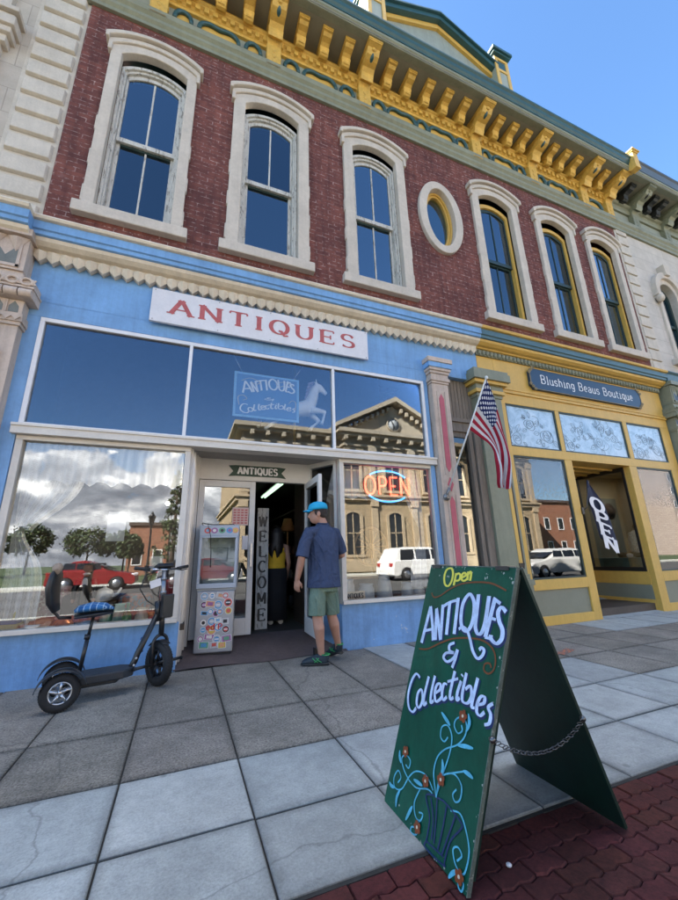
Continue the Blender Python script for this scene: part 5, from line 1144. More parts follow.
f.sheet(lambda u, v: (3.42-.30*u*(1-.75*math.exp(-((v-.55)/.2)**2)), .30+.025*math.sin(u*22), 2.36-1.7*v), 40, 40); tag(f.build('lace_drape'), 'narrow white lace drape at the right edge behind the neon window', 'curtain', 'lace curtains in the antique shop windows')
# ------------------------------------------------------------------ goods in the left window (shelf top z=.44)
def lathe_thing(name, label, cat, x, y, z, prof, m, group=None, n=24):
    f = MB(m); f.lathe(prof, Matrix.Translation((x,y,z)), n); o = f.build(name); tag(o, label, cat, group); return o
TEALG = mat('sea_green_glaze', (.16,.42,.34), .25, .08, 6, .02); WHG = mat('white_glaze', (.70,.72,.74), .25, .05, 6, .02); ORG = mat('pumpkin_skin', (.50,.15,.03), .5, .15, 8, .2)
STR = mat('straw_weave', (.32,.23,.13), .8, .2, 30, .5); FLOR = mat('floral_cloth', (.38,.22,.24), .85, .35, 14, .1, chips=(.6,.52,.45), chip_amt=.55)
S0 = .442
t = thing('doll', 'tall doll in black coat and hat standing in the left window', 'doll', (-.97,.42,S0))
f = MB(mat('doll_skin', (.46,.25,.17), .6, .08, 8, .02)); f.ell((-.97,.42,1.06), .045, .05, .06); f.ell((-.97,.372,1.055), .01, .014, .012); f.tube([(-.97,.42,.95),(-.97,.42,1.02)], .022, 10)
for sg in (-1,1): f.ell((-.97+sg*.095,.40,.73), .02, .02, .03)
f.build('body', t)
f = MB(BLACK); f.tube([(-.97,.42,.56),(-.97,.42,.72),(-.97,.42,.88),(-.97,.42,.97)], [.075,.068,.075,.04], 16, sq=.7)
for sg in (-1,1): f.tube([(-.97+sg*.07,.42,.94),(-.97+sg*.10,.42,.84),(-.97+sg*.095,.40,.74)], [.03,.028,.022], 10)
f.lathe([(.085,1.095),(.085,1.10),(.05,1.102),(.048,1.15),(.02,1.165),(0,1.166)], Matrix.Translation((-.97,.42,0)), 20); f.build('coat', t)
f = MB(WHITE); f.ell((-.97,.362,.90), .03, .012, .06); f.ell((-.97,.40,1.0), .04,.04,.015); f.build('shirt', t)
f = MB(mat('denim_blue', (.05,.08,.17), .8, .15, 8, .1))
for sg in (-1,1): f.tube([(-.97+sg*.035,.42,.60),(-.97+sg*.035,.42,S0)], [.036,.03], 10)
f.build('trousers', t)
for k, (x, y, r, lb) in enumerate(((-1.12,.36,.075,'small orange pumpkin between the straw basket and the doll'),(-.28,.5,.07,'small orange pumpkin at the right end of the left window'))):
    f = MB(ORG, GREYWOOD); n_ = 40; 
    f.sheet(lambda u, v: (x+r*(1+.10*abs(math.cos(u*2*PI*5)))*math.sin(v*PI)*math.cos(2*PI*u), y+r*(1+.10*abs(math.cos(u*2*PI*5)))*math.sin(v*PI)*math.sin(2*PI*u), S0+r*.8-r*.8*math.cos(v*PI)), 40, 12)
    f.tube([(x,y,S0+r*1.5),(x+.01,y,S0+r*2.0)], [.012,.008], 8, 1); tag(f.build('pumpkin'), lb, 'pumpkin', 'little pumpkins in the windows')
lathe_thing('straw_basket', 'round straw basket low in the left window beside the drape', 'basket', -1.36, .38, S0, [(.10,0),(.15,.03),(.16,.10),(.15,.13),(.14,.10),(.09,.03),(0,.03)], STR)
lathe_thing('vase', 'sea green vase in front of the doll', 'vase', -.72, .30, S0, [(.05,0),(.06,.05),(.055,.12),(.05,.17),(.058,.19),(.05,.185),(.04,.1),(0,.02)], TEALG)
lathe_thing('vase', 'second, taller sea green vase right of the doll', 'vase', -.60, .33, S0, [(.055,0),(.065,.06),(.06,.16),(.05,.21),(.06,.23),(.05,.22),(.04,.1),(0,.02)], TEALG)
t = thing('teapot', 'white teapot in the left window', 'teapot', (-.80,.55,S0)); f = MB(WHG); T_ = Matrix.Translation((-.80,.55,S0+.24))
f.lathe([(.05,0),(.09,.03),(.105,.08),(.08,.13),(.04,.15),(.015,.16),(.018,.175),(0,.185)], T_); f.tube([(-.71,.55,S0+.30),(-.66,.55,S0+.33),(-.63,.55,S0+.39)], [.022,.016,.012], 10); f.tube([(-.885+.0,.55,S0+.36),(-.94,.55,S0+.35),(-.93,.55,S0+.28),(-.88,.55,S0+.27)], .01, 8); f.build('pot', t)
f = MB(DARKWOOD); f.box(-.93, -.67, .42, .68, S0, S0+.24); f.build('stand', t, bev=.006)
lathe_thing('striped_bowl', 'striped cream bowl near the glass under the lace drape', 'bowl', -1.30, .17, S0, [(.05,0),(.10,.05),(.125,.11),(.115,.11),(.09,.05),(0,.02)], mat('striped_glaze', (.52,.46,.38), .3, .4, 20, .05, stretch=(.2,.2,4)))
lathe_thing('copper_kettle', 'small copper kettle near the glass left of the doll', 'kettle', -1.06, .17, S0, [(.06,0),(.085,.04),(.08,.09),(.04,.13),(.012,.14),(.015,.16),(0,.165)], mat('old_copper', (.48,.20,.09), .3, .2, 9, .05, metal=.8))
lathe_thing('green_bottle', 'green glass bottle near the glass at the right of the seat cushion', 'bottle', -.50, .16, S0, [(.04,0),(.045,.02),(.045,.13),(.016,.19),(.016,.25),(0,.25)], mat('bottle_green_glass', (.03,.22,.08), .15, .1, 9, 0))
lathe_thing('cream_jug', 'cream jug near the glass beside the scooter stem', 'jug', -.36, .17, S0, [(.05,0),(.07,.05),(.065,.11),(.045,.16),(.055,.19),(.045,.18),(0,.03)], mat('cream_glaze', (.62,.56,.44), .3, .08, 9, .02))
lathe_thing('blue_plate_stack', 'stack of blue and white plates near the glass left of the cream jug', 'plates', -.87, .16, S0, [(.06,0),(.10,.02),(.06,.022),(.10,.042),(.06,.044),(.10,.064),(.06,.066),(.10,.088),(.09,.088),(0,.07)], mat('blue_white_china', (.30,.42,.62), .25, .45, 30, .02))
t = thing('book_pile', 'pile of old cloth-bound books near the glass at the far left', 'books', (-1.52,.18,S0))
for k, (w_, h_, c) in enumerate(((.20,.04,(.30,.06,.05)),(.18,.035,(.10,.18,.12)),(.19,.045,(.42,.32,.12)),(.16,.03,(.12,.10,.28)))): f = MB(mat('book_cloth_%s' % 'abcd'[k], c, .8, .15, 12, .1)); z0 = S0+(0,.041,.077,.123)[k]; f.box(-1.52-w_/2, -1.52+w_/2, .11, .25, z0, z0+h_, bev=.004); f.build('book', t)
t = thing('toy_truck', 'red toy truck near the glass at the right end of the left window', 'toy truck', (-.20,.17,S0)); f = MB(mat('toy_red', (.50,.05,.04), .35, .1, 9, .02)); f.box(-.29, -.17, .13, .21, S0+.03, S0+.09, bev=.006); f.box(-.165, -.11, .13, .21, S0+.03, S0+.12, bev=.012); f.build('body', t)
for x in (-.25,-.14):
    for y in (.128,.212): f = MB(BLACK); f.lathe([(0,-.008),(.024,-.008),(.024,.008),(0,.008)], Matrix.Translation((x,y,S0+.024)) @ Matrix.Rotation(R(90),4,'X'), 14); f.build('wheel', t)
f = MB(FLOR); f.box(-1.62, -1.16, .60, .95, S0, S0+.42, bev=.05); tag(f.build('floral_cushion'), 'large floral cushion leaning at the back of the left window', 'cushion')
f = MB(mat('red_cloth', (.32,.04,.045), .8, .2, 9, .1)); f.box(-.22, -.06, .30, .5, S0, S0+.46, bev=.02); tag(f.build('red_tin'), 'tall red tin at the right end of the left window', 'tin')
f = MB(mat('yellow_tin_paint', (.52,.42,.07), .4, .2, 9, .1)); f.lathe([(.055,0),(.055,.20),(.03,.25),(.02,.33),(0,.33)], Matrix.Translation((-1.50,.30,S0))); tag(f.build('yellow_bottle'), 'yellow bottle behind the lace drape', 'bottle')
f = MB(mat('mixed_quilt', (.30,.12,.08), .85, .5, 9, .2, chips=(.10,.16,.2), chip_amt=.5)); f.box(-.66, -.30, .55, .95, S0, S0+.30, bev=.06); tag(f.build('folded_quilt'), 'folded patchwork quilt right of the teapot', 'quilt')
f = MB(mat('blue_tin_paint', (.10,.24,.42), .4, .1, 9, .05)); f.box(-.92, -.80, .20, .30, S0, S0+.09, bev=.01); tag(f.build('blue_tin'), 'low blue tin before the teapot', 'tin')
f = MB(mat('dark_leather', (.05,.025,.02), .5, .2, 9, .1)); f.box(-1.24, -1.02, .60, .9, S0, S0+.34, bev=.03); tag(f.build('leather_case'), 'dark leather case behind the small pumpkin and doll', 'case')
f = MB(WHITE); f.box(-.335, -.20, .145, .149, 1.0, 1.17); tag(f.build('window_notice'), 'small white notice behind the scooter handlebar', 'notice')
f = MB(WHITED); f.box(-.80, -.62, .16, .164, 1.34, 1.66); tag(f.build('window_notice'), 'pale printed notice in the middle of the left window', 'notice')
for x, z, lb in ((-.26,2.06,'upper of two small lit spotlights at the right of the left window'),(-.22,1.80,'lower of two small lit spotlights at the right of the left window')):
    t = thing('spotlight', lb, 'lamp', (x,.40,z), 'spotlights in the left window'); f = MB(BLACK); f.lathe([(.02,-.09),(.032,-.07),(.036,.0),(.030,.0)], Matrix.Translation((x,.40,z)) @ Matrix.Rotation(R(118),4,'X'), 16, cap=False); f.tube([(x,.44,z+.05),(x+.06,.7,z+.06),(x+.1,1.04,z+.02)], .008, 6); f.build('shade', t)
    f = MB(emit('spot_bulb', (1,.90,.74), 110.0)); f.ell((x,.395,z), .019,.019,.019, n=12, k=8); f.build('bulb', t)
# ------------------------------------------------------------------ goods in the right window (shelf top z=.472)
S1 = .473
WOODL = mat('honey_wood', (.36,.21,.085), .5, .15, 5, .1, stretch=(5,5,1))
t = thing('spinning_wheel', 'honey coloured spinning wheel behind the neon sign', 'spinning wheel', (2.62,.55,S1))
f = MB(WOODL); f.tube([(2.62+.27*math.cos(2*PI*a/40), .55, 1.25+.27*math.sin(2*PI*a/40)) for a in range(40)], .036, 10, closed=True, sq=.6); f.lathe([(.04,-.05),(.045,0),(.04,.05)], Matrix.Translation((2.62,.55,1.25)) @ Matrix.Rotation(R(90),4,'X'), 16)
f.build('wheel', t)
for a in range(12):
    f = MB(WOODL); f.tube([(2.62+.04*math.cos(a*PI/6), .55, 1.25+.04*math.sin(a*PI/6)), (2.62+.14*math.cos(a*PI/6), .55, 1.25+.14*math.sin(a*PI/6)), (2.62+.25*math.cos(a*PI/6), .55, 1.25+.25*math.sin(a*PI/6))], [.008,.014,.008], 8); f.build('spoke', t)
f = MB(WOODL); 
for sg in (-1,1): f.tube([(2.70,.55+sg*.07,.86),(2.62,.55+sg*.07,1.28)], .02, 8)
f.box(2.10, 2.86, .46, .64, .80, .86); f.build('bench', t)
for x, y, dx in ((2.16,.5,-.08),(2.16,.6,-.08),(2.8,.55,.1)):
    f = MB(WOODL); f.tube([(x,y,.82),(x+dx,y,S1)], .018, 8); f.build('leg', t)
f = MB(WOODL); f.tube([(2.20,.55,.86),(2.20,.55,1.12)], .018, 8); f.tube([(2.12,.55,1.08),(2.32,.55,1.08)], .03, 10); f.build('flyer', t)
GREY_C = mat('blue_grey_stoneware', (.40,.48,.56), .35, .12, 7, .05); GREYL = mat('pale_stoneware', (.60,.63,.64), .4, .12, 7, .05)
for x, y, r, h, m_c, lb in ((2.13,.33,.10,.34,GREYL,'pale stoneware crock standing behind the small hand-lettered card'),(2.40,.30,.11,.27,GREY_C,'blue grey stoneware crock right of the small card'),(2.70,.33,.12,.40,GREY_C,'tall tapering stoneware churn below the spinning wheel'),(3.05,.30,.085,.26,GREY_C,'slim blue grey jug at the right of the window'),(3.26,.33,.09,.20,GREYL,'low pale crock at the right end of the window')):
    lathe_thing('crock', lb, 'crock', x, y, S1, [(r*.85,0),(r,h*.08),(r*(.98 if h < .35 else .75),h*.75),(r*(.8 if h < .35 else .45),h*.9),(r*(.9 if h < .35 else .5),h),(r*(.8 if h < .35 else .42),h),(r*.7,h*.85),(0,h*.6)], m_c)
t = thing('lettered_card', 'small cream card with dark lettering low in the right window', 'card', (2.17,.20,S1)); f = MB(CREAM); f.box(2.02, 2.33, .195, .205, S1, S1+.19); f.build('card', t)
f = MB(BLACK); text(f, 'ANTIQUES', lambda x, y, z: (2.05+x, .1945-z, S1+.105+y), .06, .25, .22, .14, .0); text(f, 'Collectibles'.replace('C','o').replace('b','d'), lambda x, y, z: (2.06+x, .1945-z, S1+.03+y), .05, .23, .16, .1, .0); f.build('lettering', t, merge=False)
# ------------------------------------------------------------------ carousel horse in the transom
t = thing('carousel_horse', 'white carousel horse leaping inside the transom window', 'horse figure', (1.70,.20,2.53))
HW = mat('aged_white_enamel', (.86,.87,.88), .4, .08, 6, .05)
f = MB(HW)
f.tube([(1.28,.22,3.02),(1.40,.21,3.06),(1.55,.20,3.04),(1.70,.19,3.08),(1.80,.18,3.12)], [.09,.12,.11,.125,.085], 16)
f.tube([(1.74,.18,3.10),(1.80,.17,3.26),(1.83,.16,3.38),(1.87,.15,3.44)], [.10,.085,.065,.055], 14)
f.tube([(1.82,.15,3.44),(1.90,.15,3.42),(1.97,.15,3.36),(2.01,.15,3.33)], [.055,.055,.038,.03], 12)
for sg in (-1,1): f.tube([(1.84,.15+sg*.03,3.47),(1.835,.15+sg*.035,3.54)], [.02,.006], 8)
for sg, kn, ho in ((-1,(1.97,3.03),(1.93,2.88)),(1,(1.92,2.92),(1.80,2.82))): f.tube([(1.76,.18+sg*.06,3.04),(kn[0],.18+sg*.06,kn[1]),(ho[0],.18+sg*.06,ho[1]),(ho[0]-.02,.18+sg*.06,ho[1]-.05)], [.06,.035,.022,.032], 10)
for sg, kn, ho in ((-1,(1.28,2.86),(1.14,2.72)),(1,(1.22,2.88),(1.06,2.78))): f.tube([(1.32,.22+sg*.06,3.0),(kn[0],.22+sg*.06,kn[1]),(ho[0],.22+sg*.06,ho[1]),(ho[0]-.04,.22+sg*.06,ho[1]-.02)], [.075,.04,.022,.03], 10)
o = organic(f.build('body', t), .012, 4)
f = MB(mat('dark_grey_mane', (.25,.21,.28), .5, .1, 8, .1)); 
for k in range(7): f.tube([(1.80-.012*k+.02,.17,3.50-.05*k),(1.74-.012*k,.17,3.47-.055*k),(1.72-.012*k,.16,3.40-.055*k)], [.025,.022,.006], 8)
f.tube([(1.22,.22,3.06),(1.12,.22,3.05),(1.05,.22,2.9),(1.06,.22,2.75)], [.03,.035,.03,.008], 10); f.build('mane', t)
f = MB(mat('saddle_leather', (.12,.16,.17), .5, .1, 8, .1)); f.sheet(lambda u, v: (1.44+.2*u, .255+.135*math.cos(PI*(.02+.96*v)), 3.055+.13*math.sin(PI*v)), 6, 14); f.build('saddle', t, solid=.012)
f = MB(mat('brass_pole', (.5,.36,.12), .3, .1, 5, 0, metal=.9)); f.tube([(1.55,.255,2.415),(1.55,.255,3.92)], .018, 10); f.build('pole', t)
t.location.x -= .20; t.location.z += .12      # the pole lifts it clear of the loft floor
# ------------------------------------------------------------------ glass-door refrigerator with stickers
t = thing('refrigerator', 'small glass-door refrigerator covered in stickers beside the door', 'refrigerator', (.42,.42,.07))
FM = Matrix.Translation((.43,.42,.0)) @ Matrix.Rotation(R(-9), 4, 'Z')
FS = mat('silver_cabinet', (.36,.37,.39), .35, .06, 6, .05, metal=.5); FW = mat('white_enamel', (.38,.42,.47), .35, .04, 5, .03)
FB = Matrix.Translation((.43,.42,.0)) @ Matrix.Rotation(R(-9), 4, 'Z')
f = MB(FS); f.box(-.215, .215, -.15, .15, .09, .76, M=FM, bev=.012); lower = f.build('cabinet', t)
f = MB(BLACK); f.box(-.19, .19, -.13, .14, .055, .092, M=FM); f.build('plinth', t)
f = MB(FW); f.box(-.235, -.205, -.16, .16, .785, 1.52, M=FM); f.box(.205, .235, -.16, .16, .785, 1.52, M=FM); f.box(-.205, .205, .13, .16, .785, 1.52, M=FM); f.box(-.205, .205, -.15, .13, .785, .83, M=FM); f.box(-.235, .235, -.165, .16, 1.40, 1.53, M=FM); f.box(-.225, .225, -.15, .15, .76, .786, M=FM); f.build('case', t, bev=.006)
f = MB(FW); f.box(-.225, .225, -.185, -.166, .79, .845, M=FM); f.box(-.225, .225, -.185, -.166, 1.375, 1.40, M=FM); f.box(-.225, -.195, -.1845, -.1665, .845, 1.375, M=FM); f.box(.195, .225, -.1845, -.1665, .845, 1.375, M=FM); d_ = f.build('door', t, bev=.004)
p = MB(glass('fridge_glass', .0, (.9,.93,.93))); p.box(-.20, .20, -.178, -.172, .84, 1.38, M=FM); p.build('pane', d_)
f = MB(mat('wire_shelf', (.4,.41,.42), .3, .05, 5, 0, metal=.7))
for z in (.98,1.13,1.26):
    for k in range(9): f.tube([FM @ Vector((-.17+.0425*k,-.12,z)), FM @ Vector((-.17+.0425*k,.12,z))], .0025, 5)
    f.tube([FM @ Vector((-.18,-.12,z)), FM @ Vector((.18,-.12,z))], .004, 6)
    f.build('shelf', t) if z == 1.26 else None
f = MB(mat('fridge_liner', (.45,.48,.49), .4, .05, 5, .03)); f.box(-.204, .204, .115, .129, .83, 1.40, M=FM); f.box(-.204, -.197, -.14, .115, .83, 1.40, M=FM); f.box(.197, .204, -.14, .115, .83, 1.40, M=FM); f.build('liner', t)
f = MB(BLACK); f.tube([FM @ Vector(v) for v in ((-.14,-.19,1.53),(-.10,-.195,1.40),(-.085,-.195,1.20),(-.08,-.19,1.06))], .004, 6); f.ell(FM @ Vector((-.08,-.19,1.045)), .008,.008,.018); f.tube([FM @ Vector(v) for v in ((-.2,-.15,1.53),(-.22,-.1,1.56),(-.1,.0,1.55),(.16,-.02,1.55),(.2,.1,1.5))], .006, 6); f.build('cord', t)
sc_ = [(.62,.10,.08),(.08,.3,.55),(.75,.72,.66),(.02,.02,.025),(.60,.45,.08),(.12,.35,.2),(.70,.33,.16),(.22,.42,.6),(.35,.12,.3),(.5,.5,.5)]
rs_ = random.Random(11)
sm_ = [mat('sticker_ink_%s' % 'abcdefghij'[k], c, .4, .2, 60, .02) for k, c in enumerate(sc_)]
rows_ = [(.70,4),(.61,4),(.52,5),(.43,4),(.34,4),(.25,4),(.16,3)]
k = 0
for z, n_ in rows_:
    for i in range(n_):
        x = -.17+.34*(i+.5)/n_+rs_.uniform(-.018,.018); zz = z+rs_.uniform(-.02,.02); k += 1; c1, c2 = rs_.sample(range(10), 2); f = MB(sm_[c1], sm_[c2], WHITE)
        y = -.1512-.0003*(k % 7)
        if rs_.random() < .58:
            r_ = rs_.uniform(.032,.053); 
            for q, (s_, mi) in enumerate(((1,2),(.9,0),(.6,1))): f.face([FM @ Vector((x+r_*s_*math.cos(a*PI/12), y-.00008*q, zz+r_*s_*math.sin(a*PI/12))) for a in range(24)], mi)
            if rs_.random() < .6: f.face([FM @ Vector((x+sx*r_*.5, y-.0003, zz+sz*r_*.14)) for sx, sz in ((-1,-1),(1,-1),(1,1),(-1,1))], 2)
        else:
            a_, b_, an = rs_.uniform(.036,.058), rs_.uniform(.022,.038), rs_.uniform(-.3,.3)
            if i == 0 and z > .6: a_, b_ = .026, .055
            for q, (s_, mi) in enumerate(((1,2),(.9,0),(.55,1))): f.face([FM @ Vector((x+(sx*a_*s_)*math.cos(an)-(sz*b_*s_)*math.sin(an), y-.00008*q, zz+(sx*a_*s_)*math.sin(an)+(sz*b_*s_)*math.cos(an))) for sx, sz in ((-1,-1),(1,-1),(1,1),(-1,1))], mi)
        f.build('sticker', lower, merge=False)
f = MB(mat('red_sticker_ink', (.52,.03,.03), .4, .1, 40, .02)); text(f, 'ed', lambda x, y, z: FM @ Vector((-.09+x, -.1545-z, .335+y)), .065, .10, .24, .18); text(f, 'P', lambda x, y, z: FM @ Vector((.04+x, -.1545-z, .335+y)), .06, .05, .24, .18); f.build('red_lettering', lower, merge=False)
for k, (x, c1, c2) in enumerate(((-.14,0,7),(-.06,8,2),(.03,5,3),(.12,1,8),(.19,6,4))):
    f = MB(sm_[c1], sm_[c2]); f.face([FM @ Vector((x+.04*math.cos(a*PI/10), -.1655, 1.465+.035*math.sin(a*PI/10))) for a in range(20)], 0); f.face([FM @ Vector((x+.02*math.cos(a*PI/10), -.1658, 1.465+.018*math.sin(a*PI/10))) for a in range(20)], 1); f.build('sticker', t, merge=False)
# notices on the door glass
f = MB(mat('peach_paper', (.62,.44,.38), .8, .06, 8, .03), RED); f.box(.585, .80, .603, .607, 1.56, 1.80)
for r in range(6):
    for c in range(4): f.box(.60+.05*c, .635+.05*c, .6015, .6028, 1.58+.035*r, 1.60+.035*r, 1)
tag(f.build('door_notice'), 'peach printed notice on the closed door leaf', 'notice')
f = MB(WHITE); f.box(.73, .805, .603, .606, 1.24, 1.42); tag(f.build('door_notice'), 'small white notice lower on the door beside the refrigerator', 'notice')
# welcome board, lamp, door wedge
t = thing('welcome_board', 'tall white plank lettered WELCOME downwards, leaning just inside the door', 'sign', (1.09,.95,.18))
WM = Matrix.Translation((1.085,.98,.178)) @ Matrix.Rotation(R(-2.5), 4, 'X')
f = MB(PEEL); f.box(-.085, .085, -.01, .012, 0, 1.68, M=WM); f.build('plank', t, bev=.003)
f = MB(BLACK)
for k, c in enumerate('WELCOME'): text(f, c, lambda x, y, z: WM @ Vector((-.06+x, -.0105-z, 1.40-.215*k+y)), .15, .12, .22, .1, .1)
f.build('lettering', t, merge=False)
t = thing('ceiling_lamp', 'fluorescent batten lamp lit on the shop ceiling', 'lamp', (1.66,3.2,2.6))
f = MB(WHITE); f.box(1.59, 1.73, 2.35, 4.2, 2.53, 2.6); f.build('housing', t)
f = MB(emit('fluorescent', (.62,1.0,.66), .20))
for x in (1.625,1.695): f.tube([(x,2.4,2.51),(x,4.15,2.51)], .019, 8)
f.build('tube', t)
t = thing('door_wedge', 'black doorstop under the open door leaf', 'doorstop', (1.56,-.10,0)); f = MB(BLACK); f.xz([(1.50,.02),(1.62,.02),(1.62,.06),(1.50,.11)], -.16, -.08); f.tube([(1.56,-.12,.05),(1.56,-.12,.14)], .02, 10); f.build('wedge', t, bev=.006)
# shelving seen in the dark shop
t = thing('shelf_unit', 'dark shelving loaded with bric-a-brac inside the shop', 'shelves', (2.2,3.4,.18)); f = MB(DARKWOOD)
for z in (.2,.7,1.15,1.6,2.0): f.box(1.95, 2.35, 2.0, 5.0, z, z+.03)
f.box(1.95, 1.98, 2.0, 5.0, .2, 2.05) if False else None; f.box(1.95, 2.35, 1.98, 2.0, .18, 2.05); f.build('frame', t)
for k in range(26):
    z = (.23,.73,1.18,1.63)[k % 4]; y = 2.15+.105*k; r_ = rs_.uniform(.04,.09); f = MB(mat('curio_%s' % 'abcdef'[k % 6], ((.2,.1,.06),(.3,.2,.1),(.08,.1,.12),(.35,.3,.25),(.15,.05,.05),(.1,.14,.1))[k % 6], .5, .2, 8, .05))
    f.lathe([(r_*.7,0),(r_,r_),(r_*.6,r_*2.2),(r_*.7,r_*2.6),(0,r_*2.6)], Matrix.Translation((2.05,y,z)), 12); o = f.build('curio'); tag(o, 'small curio on the dark shop shelves', 'curio', 'curios on the shop shelves')
f = MB(mat('amber_lampshade', (.42,.20,.07), .7, .1, 8, .05)); f.lathe([(.14,1.62),(.08,1.86),(.075,1.86),(.135,1.62)], Matrix.Translation((1.86,2.6,0)), 18); f.tube([(1.86,2.6,1.18),(1.86,2.6,1.64)], .018, 8); f.lathe([(.08,1.18),(.08,1.2),(0,1.22)], Matrix.Translation((1.86,2.6,0)), 14); tag(f.build('table_lamp'), 'amber shaded table lamp at the right of the shop interior', 'lamp')
# ------------------------------------------------------------------ boutique goods
f = lambda: None
def bust(name, label, x, y, z, m_cl, par_neck=BLACK, lacey=False, s=1.0):
    t = thing(name, label, 'mannequin', (x,y,z)); f = MB(par_neck); f.ell((x,y,z+.60*s), .05*s, .05*s, .06*s); f.tube([(x,y,z+.2*s),(x,y,z+.56*s)], [.08*s,.045*s], 14); f.tube([(x,y,z),(x,y,z+.24*s)], .018, 8); f.lathe([(.11*s,0),(.11*s,.02),(.02,.03)], Matrix.Translation((x,y,z)), 18); f.build('stand', t)
    f = MB(m_cl)
    f.tube([(x,y,z+.08*s),(x,y,z+.22*s),(x,y,z+.36*s),(x,y,z+.46*s),(x,y,z+.52*s)], [(.11*s,.17*s),(.10*s,.165*s),(.11*s,.19*s),(.09*s,.18*s),(.05*s,.07*s)], 20, up=(0,1,0))
    for sg in (-1,1): f.tube([(x+sg*.16*s,y,z+.46*s),(x+sg*.23*s,y-.01,z+.32*s),(x+sg*.25*s,y-.02,z+.10*s)], [.06*s,.06*s,.055*s], 12)
    organic(f.build('garment', t), .012, 5); return t
LACEW = mat('ivory_lace_knit', (.60,.60,.52), .9, .35, 45, .6, chips=(.16,.16,.13), chip_amt=.56)
bust('mannequin', 'mannequin bust in an ivory lace top inside the recess case', 8.85, .52, .955, LACEW, s=1.05)
bust('mannequin', 'mannequin with grey blue shawl in the boutique window next to the flag', 5.85, .70, .66, mat('grey_blue_shawl', (.20,.26,.27), .9, .25, 12, .3), s=1.25)
f = MB(mat('pale_scarf', (.60,.56,.52), .9, .1, 12, .2)); f.tube([(5.74,.5,1.42),(5.80,.46,1.25),(5.86,.47,1.12)], [.07,.06,.03], 12, sq=.4); f.tube([(5.96,.5,1.42),(5.92,.46,1.25),(5.88,.46,1.1)], [.06,.06,.03], 12, sq=.4); tag(f.build('scarf'), 'pale scarf round the shawled mannequin', 'scarf')
HATM = mat('brown_felt', (.055,.035,.025), .9, .15, 9, .1)
for x, z, lb in ((8.88,2.22,'brown round hat hung high on the case wall, left of the other'),(9.38,2.0,'brown round hat hung lower on the case wall, right of the other')):
    f = MB(HATM); f.lathe([(.19,0),(.19,.012),(.10,.02),(.095,.09),(.05,.11),(0,.112)], Matrix.Translation((x,1.318,z)) @ Matrix.Rotation(R(90),4,'X'), 28); tag(f.build('hat'), lb, 'hat', 'hats on the case wall')
for x, y, r_, m_c, lb in ((9.16,.55,.085,WHG,'white pumpkin ornament beside the lace top'),(8.52,.55,.055,WHG,'small white pumpkin ornament at the left of the case'),(9.42,.5,.06,ORG,'small orange pumpkin at the right of the recess case')):
    f = MB(m_c, GREYWOOD); f.sheet(lambda u, v: (x+r_*(1+.10*abs(math.cos(u*2*PI*5)))*math.sin(v*PI)*math.cos(2*PI*u), y+r_*(1+.10*abs(math.cos(u*2*PI*5)))*math.sin(v*PI)*math.sin(2*PI*u), .952+r_*.8-r_*.8*math.cos(v*PI)), 40, 12); f.tube([(x,y,.95+r_*1.5),(x+.01,y,.95+r_*2.0)], [.012,.008], 8, 1); tag(f.build('pumpkin'), lb, 'pumpkin', 'little pumpkins in the windows')
f = MB(mat('wicker', (.28,.19,.10), .8, .2, 40, .5)); f.lathe([(.07,0),(.10,.10),(.09,.10),(.06,.02),(0,.02)], Matrix.Translation((8.62,.75,.952)), 20); tag(f.build('wicker_basket'), 'little wicker basket behind the small white pumpkin', 'basket')
f = MB(mat('ochre_cushion', (.32,.22,.06), .85, .15, 9, .1)); f.box(6.18, 6.42, .45, .65, .662, .95, bev=.05); tag(f.build('ochre_cushion'), 'ochre cushion in the boutique window', 'cushion')
f = MB(WHITED); f.box(6.20, 6.36, .12, .124, .82, 1.16); tag(f.build('window_card'), 'cream card low in the boutique window', 'card')
t = thing('standing_board', 'dark olive board with pale rings in the boutique window', 'board', (6.2,.95,.66)); f = MB(mat('olive_board', (.13,.11,.03), .7, .1, 6, .1)); f.box(6.05, 6.38, .95, .97, .66, 2.45); f.build('board', t)
f = MB(CREAM)
for z in (1.9,1.55,1.2): f.tube([(6.215+.10*math.cos(2*PI*a/24), .945, z+.11*math.sin(2*PI*a/24)) for a in range(24)], .022, 6, closed=True, sq=.4)
f.build('pale_ring', t)
# ------------------------------------------------------------------ people
SKIN = mat('tanned_skin', (.42,.22,.15), .55, .08, 9, .05); SKINF = mat('fair_skin', (.46,.25,.17), .55, .06, 9, .05)
HAIR = mat('short_dark_hair', (.03,.02,.015), .7, .25, 40, .4, stretch=(1,1,.3)); HAIRL = mat('long_black_hair', (.012,.009,.008), .5, .3, 30, .4, stretch=(1,1,.15))
def head(f, c, yaw, s=1.0, pitch=0):
    M = Matrix.Rotation(yaw, 4, 'Z') @ Matrix.Rotation(pitch, 4, 'X'); c = Vector(c); P = lambda x, y, z: c+M @ Vector((x*s, y*s, z*s))
    f.ell(P(0,-.008,.03), .076*s, .094*s, .095*s, M); f.ell(P(0,.018,-.03), .062*s, .075*s, .085*s, M); f.ell(P(0,.055,-.085), .030*s, .026*s, .022*s, M)
    f.tube([P(0,.085,.018),P(0,.102,-.012),P(0,.112,-.030),P(0,.092,-.040)], [.010*s,.013*s,.016*s,.010*s], 10)
    f.ell(P(0,.086,-.062), .024*s, .012*s, .007*s, M); f.ell(P(0,.084,-.074), .020*s, .012*s, .008*s, M); f.ell(P(0,.078,.026), .05*s, .016*s, .010*s, M)
    for sg in (-1,1): f.ell(P(sg*.078,-.01,-.008), .011*s, .022*s, .033*s, M); f.ell(P(sg*.033,.076,.004), .014*s, .010*s, .008*s, M)
